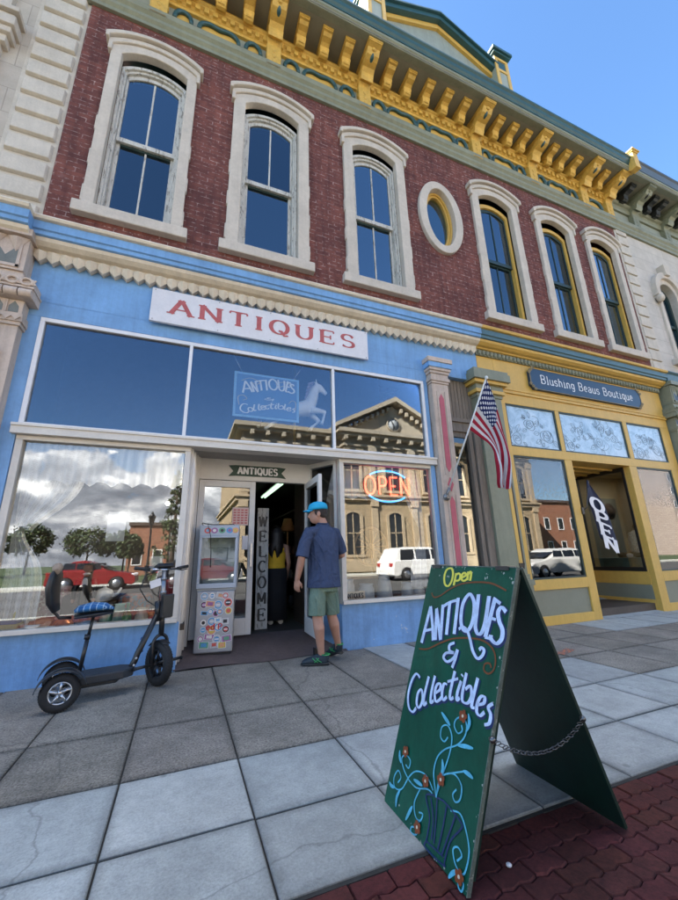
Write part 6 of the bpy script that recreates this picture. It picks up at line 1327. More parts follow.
def hand(f, wr, d, side, s=1.0, curl=.5, back=(0,0,1)):
    """palm plus five curled fingers; d = pointing direction, back = back-of-hand normal"""
    wr = Vector(wr); d = Vector(d).normalized(); b_ = Vector(back); b_ = (b_-d*b_.dot(d)).normalized(); x = d.cross(b_)*side
    f.tube([wr, wr+d*.035*s, wr+d*.085*s], [(.016*s,.026*s),(.017*s,.038*s),(.014*s,.040*s)], 12, up=b_)
    for k, (o, l) in enumerate(((-.031,.062),(-.010,.074),(.011,.070),(.031,.055))):
        p = wr+d*.082*s+x*o*s; a1, a2, a3 = curl*.5, curl*1.1, curl*1.6; pts = [p-d*.02*s, p]; q = p
        for a, ll in ((a1,.45),(a2,.32),(a3,.23)): q = q+(d*math.cos(a)-b_*math.sin(a))*l*ll*s; pts.append(q)
        f.tube(pts, [.0095*s,.0095*s,.0088*s,.0080*s,.0066*s], 8)
    p = wr+d*.025*s-x*.030*s; f.tube([p, p-x*.022*s+d*.022*s-b_*.008*s, p-x*.026*s+d*.052*s-b_*.018*s, p-x*.022*s+d*.072*s-b_*.024*s], [.013*s,.0115*s,.0098*s,.0075*s], 8)
mx, my = 1.50, -.44
t = thing('person', 'man in navy T-shirt, green shorts and turquoise cap stepping towards the open door', 'person', (1.55,-.42,0))
f = MB(SKIN)
HC = (1.452,-.455,1.605); YAW = R(68)
head(f, HC, YAW, 1.02, R(-1))
f.tube([(1.475,-.455,1.56),(1.50,-.462,1.50),(1.505,-.455,1.44)], [.056,.060,.075], 16)
f.tube([(1.51,-.45,.86),(1.51,-.45,1.05),(1.505,-.45,1.25),(1.505,-.45,1.40),(1.505,-.45,1.45)], [(.105,.15),(.10,.135),(.10,.135),(.08,.11),(.06,.065)], 20, up=(.3,1,0))
LS_, LE, LW = Vector((1.315,-.50,1.405)), Vector((1.232,-.525,1.115)), Vector((1.205,-.445,.885))
f.tube([(1.42,-.465,1.36),LS_+Vector((.02,.005,-.035)),LS_.lerp(LE,.5),LE,LE.lerp(LW,.35),LW,LW+Vector((0,.01,-.02))], [.03,.034,.042,.043,.043,.029,.026], 14)
hand(f, LW, (-.04,.16,-1), 1, 1.0, .55, back=(-.75,-.6,0))
RS_, RE, RW = Vector((1.695,-.40,1.405)), Vector((1.785,-.345,1.13)), Vector((1.73,-.13,1.10))
f.tube([(1.58,-.43,1.375),RS_+Vector((-.02,0,-.035)),RS_.lerp(RE,.5),RE,RE.lerp(RW,.4),RW], [.03,.034,.042,.044,.042,.029], 14)
hand(f, RW, (-.35,1,.05), -1, 1.0, .6, back=(.8,.2,.5))
for (hp, kn, an) in (((1.435,-.455,.84),(1.425,-.47,.475),(1.475,-.45,.10)), ((1.605,-.42,.84),(1.625,-.385,.475),(1.725,-.315,.145))):
    hp, kn, an = map(Vector, (hp, kn, an)); c1 = kn.lerp(an,.28)+Vector((0,-.022,0))
    f.tube([hp, hp.lerp(kn,.5), kn, c1, kn.lerp(an,.65)+Vector((0,-.006,0)), an, an+Vector((0,0,-.04))], [.055,.074,.056,.061,.045,.034,.035], 16)
organic(f.build('body', t), .0065, 4)
f = MB(mat('navy_cotton', (.05,.068,.125), .9, .14, 5, .25, folds=.9, spec=.2))
f.tube([(1.515,-.45,.785),(1.515,-.45,.90),(1.512,-.45,1.05),(1.508,-.45,1.20),(1.505,-.452,1.33),(1.505,-.455,1.405),(1.505,-.458,1.458),(1.502,-.462,1.497)], [(.148,.196),(.140,.186),(.134,.178),(.132,.184),(.120,.186),(.100,.152),(.078,.096),(.062,.066)], 28, up=(.33,1,0))
f.tube([(1.42,-.47,1.40),LS_+Vector((.012,0,-.012)),LS_.lerp(LE,.5)+Vector((-.004,0,0)),LE+Vector((.004,0,.0))], [.064,.066,.070,.076], 18, sq=.92)
f.tube([(1.59,-.43,1.40),RS_+Vector((-.012,0,-.012)),RS_.lerp(RE,.5)+Vector((.004,0,0)),RE+Vector((-.004,0,.03))], [.064,.066,.070,.076], 18, sq=.92)
rg = random.Random(5)   # drapery folds running down from the shoulder blades and round the hem
for k in range(11):
    a = -1.9+.38*k; z0, z1 = rg.uniform(1.15,1.3), rg.uniform(.90,1.0); bx, by = math.cos(a-1.2), math.sin(a-1.2)
    pt = lambda z, q=0: (1.512+.172*math.cos(a-1.57+.2*q), -.45+.124*math.sin(a-1.57+.2*q), z)
    f.tube([pt(z0), pt((z0+z1)/2, rg.uniform(-.4,.4)), pt(z1)], [.004,.010,.012], 8)
f.tube([(1.37,-.555,1.33),(1.45,-.585,1.20),(1.52,-.585,1.02)], [.006,.010,.005], 8); f.tube([(1.63,-.53,1.34),(1.60,-.57,1.20),(1.56,-.58,1.0)], [.006,.012,.006], 8); f.tube([(1.335,-.54,1.16),(1.40,-.57,1.08),(1.46,-.575,.96)], [.005,.009,.005], 8)
o = organic(f.build('shirt', t), .0075, 5)
f = MB(mat('navy_rib', (.035,.048,.095), .9, .2, 30, .3)); f.tube([(1.502+.066*math.cos(a*PI/9), -.462+.064*math.sin(a*PI/9), 1.498+.012*math.sin(a*PI/9)) for a in range(18)], .0085, 8, closed=True); f.build('collar', o)
f = MB(mat('sage_green_cotton', (.15,.21,.16), .9, .14, 6, .2, folds=.7, spec=.2))
f.tube([(1.515,-.44,.90),(1.515,-.44,.80),(1.515,-.44,.74)], [(.105,.145),(.118,.160),(.116,.160)], 24, up=(.3,1,0))
f.tube([(1.452,-.452,.84),(1.43,-.462,.68),(1.422,-.468,.495)], [.080,.096,.094], 20); f.tube([(1.588,-.425,.84),(1.612,-.402,.68),(1.628,-.385,.495)], [.080,.096,.094], 20)
f.tube([(1.37,-.55,.72),(1.40,-.565,.62),(1.40,-.56,.51)], [.006,.012,.01], 8); f.tube([(1.63,-.51,.72),(1.66,-.495,.62),(1.67,-.48,.51)], [.006,.012,.01], 8)
organic(f.build('shorts', t), .0075, 4)
f = MB(HAIR); MH = Matrix.Rotation(YAW, 4, 'Z'); hc = Vector(HC)
f.ell(hc+MH @ Vector((0,-.016,.032)), .082, .095, .092, MH); f.ell(hc+MH @ Vector((0,-.052,-.015)), .066, .050, .042, MH)
for sg in (-1,1): f.ell(hc+MH @ Vector((sg*.074,.012,.012)), .012, .022, .032, MH)
organic(f.build('hair', t), .007, 3)
CAP = mat('turquoise_cap_cloth', (.008,.33,.55), .7, .08, 8, .1)
f = MB(CAP); CM = Matrix.Translation(hc+Vector((0,0,.048))) @ MH @ Matrix.Rotation(R(-4), 4, 'X')
vs_ = []
f.lathe([(.094,.0),(.097,.02),(.093,.045),(.076,.072),(.045,.088),(.0,.094)], CM @ Matrix.Diagonal((1.02,1.19,1.02,1)) , 28); f.lathe([(.0,.10),(.008,.098),(.01,.092)], CM @ Matrix.Diagonal((1.0,1.1,1.02,1)), 10)
f.build('cap', t, solid=.004)
f = MB(CAP); 
f.sheet(lambda u, v: CM @ Vector(((u-.5)*.165*(1-.25*v**2*(4*(u-.5)**2)), .085+ .095*v*(1-.5*(2*(u-.5))**2)-.028*(2*(u-.5))**2, .012-.022*(2*(u-.5))**2-.012*v)), 16, 8); f.build('cap_brim', t, solid=.005)
def shoe(f, heel, d, lift=0, s=1.0):
    heel = Vector(heel); d = Vector(d).normalized(); P = lambda a, z: heel+d*a*s+Vector((0,0,z*s))
    f.cur = 0
    f.tube([P(-.015,.055+lift),P(.02,.058+lift),P(.09,.062+lift*.7),P(.15,.050+lift*.3),P(.22,.036),P(.255,.030)], [(.045,.034),(.055,.040),(.050,.044),(.040,.049),(.028,.044),(.016,.03)], 16, up=(0,0,1))
    f.tube([P(.01,.06+lift),P(.0,.10+lift*1.1)], [.042,.041], 16)
def sole(f, heel, d, lift=0):
    heel = Vector(heel); d = Vector(d).normalized(); P = lambda a, z: heel+d*a+Vector((0,0,z))
    f.tube([P(-.035,.018+lift),P(.02,.018+lift),P(.10,.016+lift*.6),P(.17,.014+lift*.15),P(.24,.014),P(.268,.018)], [(.016,.03),(.017,.042),(.016,.041),(.015,.050),(.014,.044),(.010,.02)], 16, up=(0,0,1))
SH = mat('dark_running_shoe_mesh', (.018,.032,.045), .7, .3, 40, .2); SOLE = mat('dark_rubber', (.02,.022,.022), .6, .2, 12, .1); SHG = mat('bright_green_trim', (.04,.34,.10), .5, .15, 20, .05)
for he, dd, li in (((1.515,-.475,0),(-.86,.36,0),0), ((1.735,-.325,0),(-.22,1,0),.055)):
    f = MB(SH); shoe(f, he, dd, li); o = organic(f.build('shoe', t), .007, 3)
    f = MB(SOLE); sole(f, he, dd, li); f.build('sole', o)
    f = MB(SHG); H_ = Vector(he); D_ = Vector(dd).normalized(); S_ = Vector((-D_.y, D_.x, 0))
    for sg in (-1,1):
        for a0, a1 in ((.04,.10),(.08,.14),(.12,.07)): f.tube([H_+D_*a0+S_*sg*.043+Vector((0,0,.035+li*.8)), H_+D_*(a0+a1)/2+S_*sg*.049+Vector((0,0,.052+li*.6)), H_+D_*a1+S_*sg*.043+Vector((0,0,.080+li*.5))], .0042, 6)
    f.tube([H_+Vector((0,0,.105+li))+(D_*.0)+D_*.044*math.cos(a*PI/8)+S_*.043*math.sin(a*PI/8) for a in range(16)], .006, 6, closed=True)
    for q in range(4): f.tube([H_+D_*(.10+.022*q)+S_*sg*.022+Vector((0,0,.103-.010*q+li*.4)) for sg in (-1,1)], .003, 6)
    f.build('shoe_trim', o)
# woman inside
wx, wy, wz = 1.36, 1.32, .178
t = thing('person', 'woman with long dark hair, mustard vest and black skirt inside the doorway', 'person', (wx,wy,wz))
f = MB(SKINF); head(f, (wx-.01,wy+.02,1.49), R(-15), .95); f.tube([(wx,wy,1.44),(wx,wy,1.33)], [.046,.055], 14)
f.tube([(wx,wy,.85),(wx,wy,1.02),(wx,wy,1.18),(wx,wy,1.29),(wx,wy,1.33)], [(.10,.155),(.085,.125),(.095,.145),(.085,.155),(.05,.06)], 20, up=(0,1,0))
for sg, el_, wr in ((-1,(1.15,1.36,1.06),(1.18,1.56,1.02)),(1,(1.555,1.30,1.04),(1.56,1.42,.86))):
    s_ = Vector((wx+sg*.155,wy,1.29)); el_, wr = Vector(el_), Vector(wr); f.tube([(wx+sg*.09,wy,1.30),s_,s_.lerp(el_,.5),el_,el_.lerp(wr,.4),wr], [.045,.043,.038,.033,.032,.023], 12); hand(f, wr, wr-el_, sg, .9, .5, back=(sg*1,0,.3))
for sg in (-1,1): f.tube([(wx+sg*.08,wy,.85),(wx+sg*.08,wy,.55),(wx+sg*.075,wy-.01,.24)], [.085,.055,.036], 12)
organic(f.build('body', t), .0085, 3)
f = MB(mat('mustard_cotton', (.78,.47,.03), .85, .1, 7, .15)); f.tube([(wx,wy,.92),(wx,wy,1.04),(wx,wy,1.16),(wx,wy,1.26)], [(.108,.152),(.098,.136),(.106,.150),(.095,.135)], 22, up=(0,1,0))
for sg in (-1,1): f.tube([(wx+sg*.085,wy+.09,1.24),(wx+sg*.085,wy,1.335),(wx+sg*.085,wy-.09,1.24)], [(.02,.022)]*3, 8)
organic(f.build('vest', t), .009, 3)
f = MB(mat('black_cotton', (.012,.012,.014), .9, .2, 7, .1)); f.tube([(wx,wy,.97),(wx,wy,.86),(wx,wy,.60),(wx,wy,.24)], [(.11,.158),(.125,.175),(.13,.17),(.14,.175)], 22, up=(0,1,0)); f.build('skirt', t)
f = MB(HAIRL); f.ell((wx-.01,wy-.005,1.515), .088, .10, .105); rh = random.Random(8)
for k in range(9):
    a = -1.25+.3125*k; x0 = wx-.01+.075*math.sin(a); y0 = wy-.02-.075*math.cos(a); e = rh.uniform(-.03,.03)
    f.tube([(wx-.01+.04*math.sin(a),wy-.03-.04*math.cos(a),1.57),(x0,y0,1.49),(x0*.97+wx*.03,y0-.012,1.38),(x0+.025*math.sin(a)+e*.5,y0-.018,1.27),(x0+.02*math.sin(a)+e,y0-.012,rh.uniform(1.10,1.17))], [.03,.038,.036,.030,.007], 10)
organic(f.build('hair', t), .009, 3)
for sg in (-1,1):
    f = MB(CREAMLT); f.tube([(wx+sg*.075,wy-.05,wz+.03),(wx+sg*.075,wy+.05,wz+.04),(wx+sg*.075,wy+.16,wz+.025)], [(.03,.035),(.032,.04),(.02,.03)], 12, up=(0,0,1)); f.build('shoe', t)

# ------------------------------------------------------------------ three-wheeled scooter
SM = Matrix.Translation((-.857,-.56,0)) @ Matrix.Rotation(R(12), 4, 'Z'); S = lambda x, y, z: SM @ Vector((x, y, z))
t = thing('electric_scooter', 'black three-wheeled scooter with seat and backrest parked by the blue wall', 'scooter', (-.857,-.56,0))
MET = mat('satin_black_frame', (.014,.015,.017), .35, .2, 12, .05); RUB = mat('tyre_rubber', (.012,.012,.013), .75, .3, 25, .3); RIM = mat('cast_silver_rim', (.55,.56,.58), .3, .08, 9, .05, metal=.9); DECK = mat('charcoal_deck', (.022,.027,.034), .5, .15, 9, .1)
def wheel(name, M, Rr, rt, wd, spokes, mrim):
    f = MB(RUB); f.tube([M @ Vector((Rr*math.cos(2*PI*a/36), 0, Rr*math.sin(2*PI*a/36))) for a in range(36)], [(rt,wd)]*36, 14, closed=True, up=M.to_3x3() @ Vector((1,0,0)))
    n_ = 44
    for a in range(n_):
        an = 2*PI*a/n_
        for sg in (-1,1): f.tube([M @ Vector(((Rr+rt*.93)*math.cos(an), sg*wd*.10, (Rr+rt*.93)*math.sin(an))), M @ Vector(((Rr+rt*.80)*math.cos(an+.06), sg*wd*.66, (Rr+rt*.80)*math.sin(an+.06)))], .0045, 4)
    o = f.build(name, t)
    f = MB(mrim); ri = Rr-rt*.72; f.tube([M @ Vector((ri*math.cos(2*PI*a/30), 0, ri*math.sin(2*PI*a/30))) for a in range(30)], [(.010,wd*.85)]*30, 10, closed=True, up=M.to_3x3() @ Vector((1,0,0)))
    MR = M @ Matrix.Rotation(R(90), 4, 'X'); f.lathe([(.0,-wd*.8),(.022,-wd*.8),(.026,-wd*.5),(.026,wd*.5),(.022,wd*.8),(0,wd*.8)], MR, 16)
    for k in range(spokes):
        an = 2*PI*k/spokes+.3
        for sg in (-1,1): f.tube([M @ Vector((.018*math.cos(an), sg*wd*.55, .018*math.sin(an))), M @ Vector((ri*.55*math.cos(an+.05), sg*wd*.68, ri*.55*math.sin(an+.05))), M @ Vector((ri*math.cos(an), sg*wd*.6, ri*math.sin(an)))], [.014,.009,.012], 8)
    f.build('rim', o); return o
for sg in (-1,1):
    wheel('wheel', SM @ Matrix.Translation((0,sg*.225,.138)), .102, .036, .036, 5, RIM)
    f = MB(MET); 
    f.sheet(lambda u, v: S(.172*math.cos(R(12+158*u)), sg*.225+(v-.5)*.115, .138+(.172-.018*(2*v-1)**2)*math.sin(R(12+158*u))), 24, 6); f.build('mudguard', t, solid=.004)
FA = R(-67); FMx = SM @ Matrix.Translation((.745,0,.19)) @ Matrix.Rotation(FA, 4, 'Z'); wheel('wheel', FMx, .148, .042, .040, 6, MET)
f = MB(MET); f.tube([S(0,-.21,.138), S(0,.21,.138)], .014, 10); f.tube([S(0,-.14,.15), S(.08,-.10,.18)], .012, 8); f.tube([S(0,.14,.15), S(.08,.10,.18)], .012, 8)
f.tube([S(.50,.0,.17), S(.535,0,.235), S(.555,0,.30), S(.70,0,.64)], [.026,.027,.027,.026], 12); f.tube([S(.45,0,.15), S(.52,0,.15)], .03, 10); f.tube([S(.705,0,.56), S(.685,0,.74)], .030, 14); f.build('frame', t)
f = MB(DECK); f.prism([(.06,-.13),(.44,-.125),(.53,-.06),(.53,.06),(.44,.125),(.06,.13)], lambda x, y: S(x,y,.135), lambda x, y: S(x,y,.205)); f.prism([(.10,-.09),(.40,-.09),(.44,.0),(.40,.09),(.10,.09)], lambda x, y: S(x,y,.105), lambda x, y: S(x,y,.136)); f.build('deck', t, bev=.012)
f = MB(MET); f.tube([S(.115,0,.20), S(.145,0,.50)], .017, 12); f.tube([S(.145,0,.48), S(.165,0,.66)], .0135, 12); f.tube([S(.138,0,.47), S(.142,0,.51)], .024, 12); f.build('seat_post', t)
f = MB(MET); f.tube([S(.02,0,.665), S(.17,0,.675), S(.31,0,.685)], [(.02,.085),(.026,.12),(.02,.06)], 16, up=(0,0,1)); f.tube([S(.0,0,.66), S(-.085,0,.665), S(-.125,0,.71), S(-.13,0,.82)], .013, 10); sb = f.build('seat', t, bev=.0)
def plaid():
    m, nt, out = _nodes('blue_plaid_cloth'); v = coords(nt); s_ = N(nt, 'ShaderNodeSeparateXYZ'); L(nt, v, s_.inputs[0])
    def lines(a, fq, w_):
        q = N(nt, 'ShaderNodeMath', operation='MULTIPLY'); q.inputs[1].default_value = fq; L(nt, a, q.inputs[0]); r_ = N(nt, 'ShaderNodeMath', operation='FRACT'); L(nt, q.outputs[0], r_.inputs[0]); l = N(nt, 'ShaderNodeMath', operation='LESS_THAN'); l.inputs[1].default_value = w_; L(nt, r_.outputs[0], l.inputs[0]); return l.outputs[0]
    a = N(nt, 'ShaderNodeMath', operation='MAXIMUM'); L(nt, lines(s_.outputs[0], 21, .12), a.inputs[0]); L(nt, lines(s_.outputs[1], 21, .12), a.inputs[1])
    c = mixc(nt, lines(s_.outputs[0], 10.5, .5), (.025,.10,.26), (.035,.15,.36)); c = mixc(nt, a.outputs[0], c, (.36,.50,.62)); princ(nt, out, c, .9, 0, None, .2); return m
f = MB(plaid()); f.tube([S(.015,0,.705), S(.05,0,.722), S(.15,0,.735), S(.25,0,.728), S(.315,0,.708)], [(.012,.05),(.032,.10),(.040,.125),(.034,.10),(.010,.05)], 18, up=(0,0,1)); f.build('seat_cover', sb)
f = MB(mat('black_leatherette', (.013,.013,.015), .42, .2, 9, .15))
f.tube([S(-.115,0,.72), S(-.15,0,.80), S(-.165,0,.92), S(-.155,0,1.02), S(-.150,0,1.065)], [(.022,.08),(.038,.13),(.042,.145),(.036,.135),(.016,.10)], 18, up=(1,0,0)); bk = f.build('backrest', t)
f = MB(mat('beige_fleece', (.40,.30,.22), .95, .2, 60, .8)); f.tube([S(-.158,-.10,1.045), S(-.155,-.04,1.082), S(-.155,.04,1.082), S(-.158,.10,1.045)], [.026,.040,.040,.026], 14); f.build('fleece_topper', bk)
# steering: post, fork loop, bars
F = lambda x, y, z: FMx @ Vector((x, y, z-.19))
f = MB(mat('grey_steering_tube', (.30,.31,.33), .35, .08, 9, .05, metal=.7)); f.tube([F(-.02,0,.66), F(-.055,0,1.02)], .021, 12); f.tube([F(-.035,0,.80), F(-.037,0,.83)], .03, 12); f.tube([F(-.047,0,.93), F(-.049,0,.955)], .028, 12); st_ = f.build('steering_tube', t)
f = MB(MET); lp_ = [(-.062,.19)]+[(-.072,.30)]+[(-.072*math.cos(R(a)), .36+.075*math.sin(R(a))) for a in range(0,181,20)]+[(.072,.30),(.062,.19)]
f.tube([F(.0 if z < .25 else -.008, y, z) for y, z in lp_], .0155, 10); f.tube([F(-.005,0,.43), F(-.02,0,.68)], .025, 12); f.tube([F(0,-.075,.19), F(0,.075,.19)], .011, 10); f.build('fork', t)
f = MB(MET)
for sg in (-1,1): f.tube([F(0,sg*.09,.19), F(0,sg*.235,.19)], [.013,.015], 10); f.tube([F(0,sg*.23,.19), F(0,sg*.245,.19)], .018, 10)
f.build('peg', t)
f = MB(MET); f.sheet(lambda u, v: F(.198*math.cos(R(60+75*u)), (v-.5)*.07, .19+.198*math.sin(R(60+75*u))), 14, 4); f.build('mudguard', t, solid=.004)
f = MB(mat('chrome_bar', (.6,.6,.62), .2, .05, 9, 0, metal=1)); f.tube([F(-.055,-.13,1.035), F(-.05,0,1.03), F(-.055,.13,1.035)], .0125, 10); f.build('handlebar', t)
for sg in (-1,1):
    f = MB(SOLE); f.tube([F(-.058,sg*.15,1.037), F(-.085,sg*.29,1.055)], .0165, 12); f.tube([F(-.0,sg*.10,1.03), F(.01,sg*.16,1.02), F(-.02,sg*.24,1.03)], .0055, 8); f.build('grip', t)
f = MB(BLACK, mat('display_face', (.25,.26,.27), .3, .4, 40, 0)); DM = FMx @ Matrix.Translation((-.06,0,1.065-.19)) @ Matrix.Rotation(R(-25), 4, 'Y'); f.box(-.045, .035, -.085, .085, -.018, .018, M=DM, bev=.008); f.box(-.035, .02, -.05, .05, .0178, .0195, 1, M=DM); f.build('display', t)
f = MB(MET); f.box(.02, .075, -.055, .055, .59-.19, .80-.19, M=FMx, bev=.008); f.build('battery_box', t)
f = MB(WHITE); f.box(.03, .034, -.01, .10, .885-.19, .955-.19, M=FMx @ Matrix.Rotation(R(14), 4, 'X')); f.build('tag_card', t)
f = MB(SOLE); f.tube([F(-.04,-.05,1.04), F(-.09,-.17,.98), F(-.11,-.20,.86), F(-.09,-.13,.75), F(-.05,-.05,.69), S(.70,0,.60)], .0055, 8); f.tube([F(-.04,.04,1.03), F(-.06,-.02,.93), F(-.05,-.04,.80), F(-.03,-.02,.68)], .0045, 8); f.build('cable', t)
f = MB(RIM)
for p in ((.53,-.03,.21),(.545,-.03,.265),(.12,-.03,.215)): f.ell(S(*p), .011, .011, .011, n=8, k=6)
f.build('bolt', t)
f = MB(mat('coiled_blue_lock', (.03,.10,.30), .4, .1, 9, .02)); f.tube([S(.585,.02+.018*math.cos(a*.9), .30+.006*a+.0) + Vector((.014*math.sin(a*.9),0,0)) for a in range(22)], .006, 6); f.build('cable_lock', t)
# bottle cap on the bricks
f = MB(WHITE); f.lathe([(.010,0),(.010,.005),(.0075,.007),(0,.008)], Matrix.Translation((1.205,-3.33,-.006)), 18); tag(f.build('bottle_cap'), 'small white bottle cap lying on the red pavers', 'bottle cap')

# ------------------------------------------------------------------ across the street (what the windows mirror)
CT = block_mat('tan_courthouse_stone', (.40,.31,.20), (.35,.27,.17), (.24,.19,.13), 1.4, .55, .012)
CTT = mat('tan_stone_trim', (.42,.33,.22), .8, .1, 2, .2); WDK = mat('dark_courthouse_glass', (.02,.022,.026), .15, .2, 2, 0)
t = thing('courthouse', 'tan stone courthouse with a clock in its pediment, mirrored in the shop windows', 'courthouse', (17.1,-25,0))
YC = -25
f = MB(CT); f.box(3.8, 34.6, -42, YC, -.2, 11.6); f.box(12.2, 22.0, YC-.5, YC+1.0, -.2, 11.6); f.build('wall', t)
f = MB(CTT)
def cbox(x0, x1, p, z0, z1):   # a string course following wall and centre bay
    f.box(x0, 12.2, YC-.1, YC+p, z0, z1); f.box(22.0, x1, YC-.1, YC+p, z0, z1); f.box(12.2-p, 22.0+p, YC-.1, YC+1.0+p, z0+.003, z1-.003); f.box(x0-p, x0+.01, -42, YC+p-.003, z0, z1); f.box(x1-.01, x1+p, -42, YC+p-.003, z0, z1)
cbox(3.8, 34.6, .25, 5.7, 6.0); cbox(3.8, 34.6, .4, 6.0, 6.18); cbox(3.8, 34.6, .15, 10.4, 10.6); cbox(3.8, 34.6, .5, 11.2, 11.45); cbox(3.8, 34.6, .8, 11.45, 11.8); cbox(3.8, 34.6, .2, .0, 1.0)
f.build('cornice', t)
for k in range(24):
    f = MB(CTT); x = 4.4+1.29*k; y0 = YC+1.0 if 12 < x < 22.2 else YC; f.box(x-.15, x+.15, y0, y0+.65, 10.85, 11.2); f.build('bracket', t)
for k in range(8):
    x = 4.9+3.95*k; yy = YC+1.0 if 12.2 < x < 22 else YC
    for z0, z1, hw in ((1.3,4.7,.62),(6.6,9.9,.72)):
        f = MB(CTT); ring(f, arch_pts(x, hw, z0, z1-.25, .25), arch_pts(x, hw+.24, z0, z1-.2, .34), yy-.05, yy+.14); f.box(x-hw-.3, x+hw+.3, yy-.05, yy+.25, z0-.22, z0-.001); f.box(x-.04, x+.04, yy-.001, yy+.05, z0, z1); f.box(x-hw, x+hw, yy-.001, yy+.05, (z0+z1)/2-.04, (z0+z1)/2+.04); o = f.build('window', t)
        p = MB(WDK); p.xz(arch_pts(x, hw, z0, z1-.25, .25), yy+.006, yy+.02); p.build('pane', o)
for k in range(9):
    x = 2.95+3.95*k+.0; x = min(max(x, 4.15), 34.2); yy = YC+1.0 if 12.2 < x < 22 else YC; f = MB(CTT)
    for z0, z1 in ((1.0,5.7),(6.2,10.4)): f.box(x-.34, x+.34, yy-.05, yy+.22, z0, z0+.4); f.box(x-.27, x+.27, yy-.05, yy+.16, z0+.4, z1-.5); f.box(x-.36, x+.36, yy-.05, yy+.26, z1-.5, z1-.002)
    f.build('pilaster', t)
f = MB(CTT); cx_ = 17.1; Yp = YC+1.0
f.xz([(cx_-5.1,11.8),(cx_+5.1,11.8),(cx_,14.55)], Yp-1.4, Yp+.1)
for sg in (-1,1): f.xz([(cx_+sg*5.9,11.8),(cx_+sg*5.9,12.15),(cx_,15.25),(cx_,14.8)], Yp-1.4, Yp+.9); 
for sg in (-1,1):
    for k in range(9): xx = cx_+sg*(.7+.55*k); zz = 14.42-.525*(.7+.55*k); f.box(xx-.12, xx+.12, Yp+.1, Yp+.6, zz-.2, zz+.16)
f.build('pediment', t)
f = MB(mat('clock_dial', (.42,.41,.38), .6, .05, 3, 0), CTT); f.lathe([(.60,0),(.60,.06),(0,.06)], Matrix.Translation((cx_-.02,Yp+.1,12.75)) @ Matrix.Rotation(R(-90),4,'X'), 40); f.lathe([(.60,0),(.72,0),(.72,.12),(.60,.12)], Matrix.Translation((cx_-.02,Yp+.1,12.75)) @ Matrix.Rotation(R(-90),4,'X'), 40, 1, cap=False); ck = f.build('clock', t)
f = MB(BLACK); f.tube([(cx_-.02,Yp+.19,12.75),(cx_-.22,Yp+.19,13.08)], .06, 6); f.tube([(cx_-.02,Yp+.20,12.75),(cx_+.02,Yp+.20,12.36)], .06, 6)
for a in range(12): f.box(cx_-.02+.5*math.sin(a*PI/6)-.045, cx_-.02+.5*math.sin(a*PI/6)+.045, Yp+.155, Yp+.175, 12.75+.5*math.cos(a*PI/6)-.05, 12.75+.5*math.cos(a*PI/6)+.05)
f.build('clock_hand', ck)
f = MB(mat('courthouse_roof', (.10,.09,.085), .8, .1, 2, .1)); f.box(4.2, 34.2, -41.6, YC-.3, 11.8, 12.1); f.build('roof', t)
# houses and a brick block
def house(name, label, x0, x1, y0, y1, h, m_w, rh, mroof):
    t = thing(name, label, 'house' if rh else 'building', ((x0+x1)/2, y1, 0)); f = MB(m_w); f.box(x0, x1, y0, y1, -.2, h)
    if rh: f.prism([(y0,h),(y1,h),((y0+y1)/2,h+rh)], lambda y, z: (x0+.02,y,z), lambda y, z: (x1-.02,y,z))
    f.build('wall', t)
    f = MB(mroof)
    if rh:
        ym = (y0+y1)/2
        for a in (y0-.3, y1+.3): f.prism([(a,h-.15),(a,h+.05),(ym,h+rh+.2),(ym,h+rh)], lambda y, z: (x0-.3,y,z), lambda y, z: (x1+.3,y,z))
    else: f.box(x0-.15, x1+.15, y0, y1+.2, h, h+.35)
    f.build('roof', t)
    n_ = max(2, int((x1-x0)/2.4))
    for k in range(n_):
        for z in [1.0+3*j for j in range(max(1, int((h-1)//3)))]:
            if z+1.5 > h: continue
            xx = x0+(x1-x0)*(k+.5)/n_; f = MB(WHITE); ring(f, [(xx-.4,z),(xx-.4,z+1.4),(xx+.4,z+1.4),(xx+.4,z)], [(xx-.5,z-.1),(xx-.5,z+1.5),(xx+.5,z+1.5),(xx+.5,z-.1)], y1-.02, y1+.06, closed=True); o = f.build('window', t); p = MB(WDK); p.box(xx-.41, xx+.41, y1+.004, y1+.02, z-.01, z+1.41); p.build('pane', o)
    return t
BR2 = block_mat('salmon_brick', (.34,.15,.09), (.28,.12,.07), (.3,.24,.2), .4, .16, .01); RF = mat('brown_roof_tile', (.09,.06,.045), .8, .15, 3, .2)
house('brick_house', 'salmon brick house mirrored at the right of the left window', -5.6, -1.6, -50, -43, 5.1, BR2, 0, RF)
house('brick_block', 'brown brick commercial block mirrored in the boutique window', 38, 60, -46, -32, 7.5, BR2, 0, RF)
house('pink_block', 'pink stone block mirrored in the window at the right end of the boutique', 100, 150, -70, -46, 22, block_mat('pink_block_stone', (.40,.33,.29), (.36,.29,.25), (.24,.2,.18), .9, .4, .02), 0, RF)
house('white_house', 'pale house with brown roof mirrored at the far left', -34, -24, -52, -44, 4.2, mat('cream_siding', (.50,.45,.36), .7, .08, 2, .1), 2.2, RF)
# street lamp
t = thing('street_lamp', 'black lantern street lamp mirrored beside the brick house', 'street lamp', (-1.9,-21.2,-.05)); f = MB(BLACK)
f.lathe([(.18,0),(.18,.15),(.09,.35),(.07,.8),(.055,3.3),(.08,3.35)], Matrix.Translation((-1.9,-21.2,-.05)), 14); f.build('post', t)
f = MB(BLACK, glass('lantern_glass', .1, (.8,.8,.75))); f.lathe([(.10,3.35),(.20,3.85),(.24,3.87),(.10,4.05),(.03,4.2),(0,4.25)], Matrix.Translation((-1.9,-21.2,-.05)), 10); f.build('lantern', t)
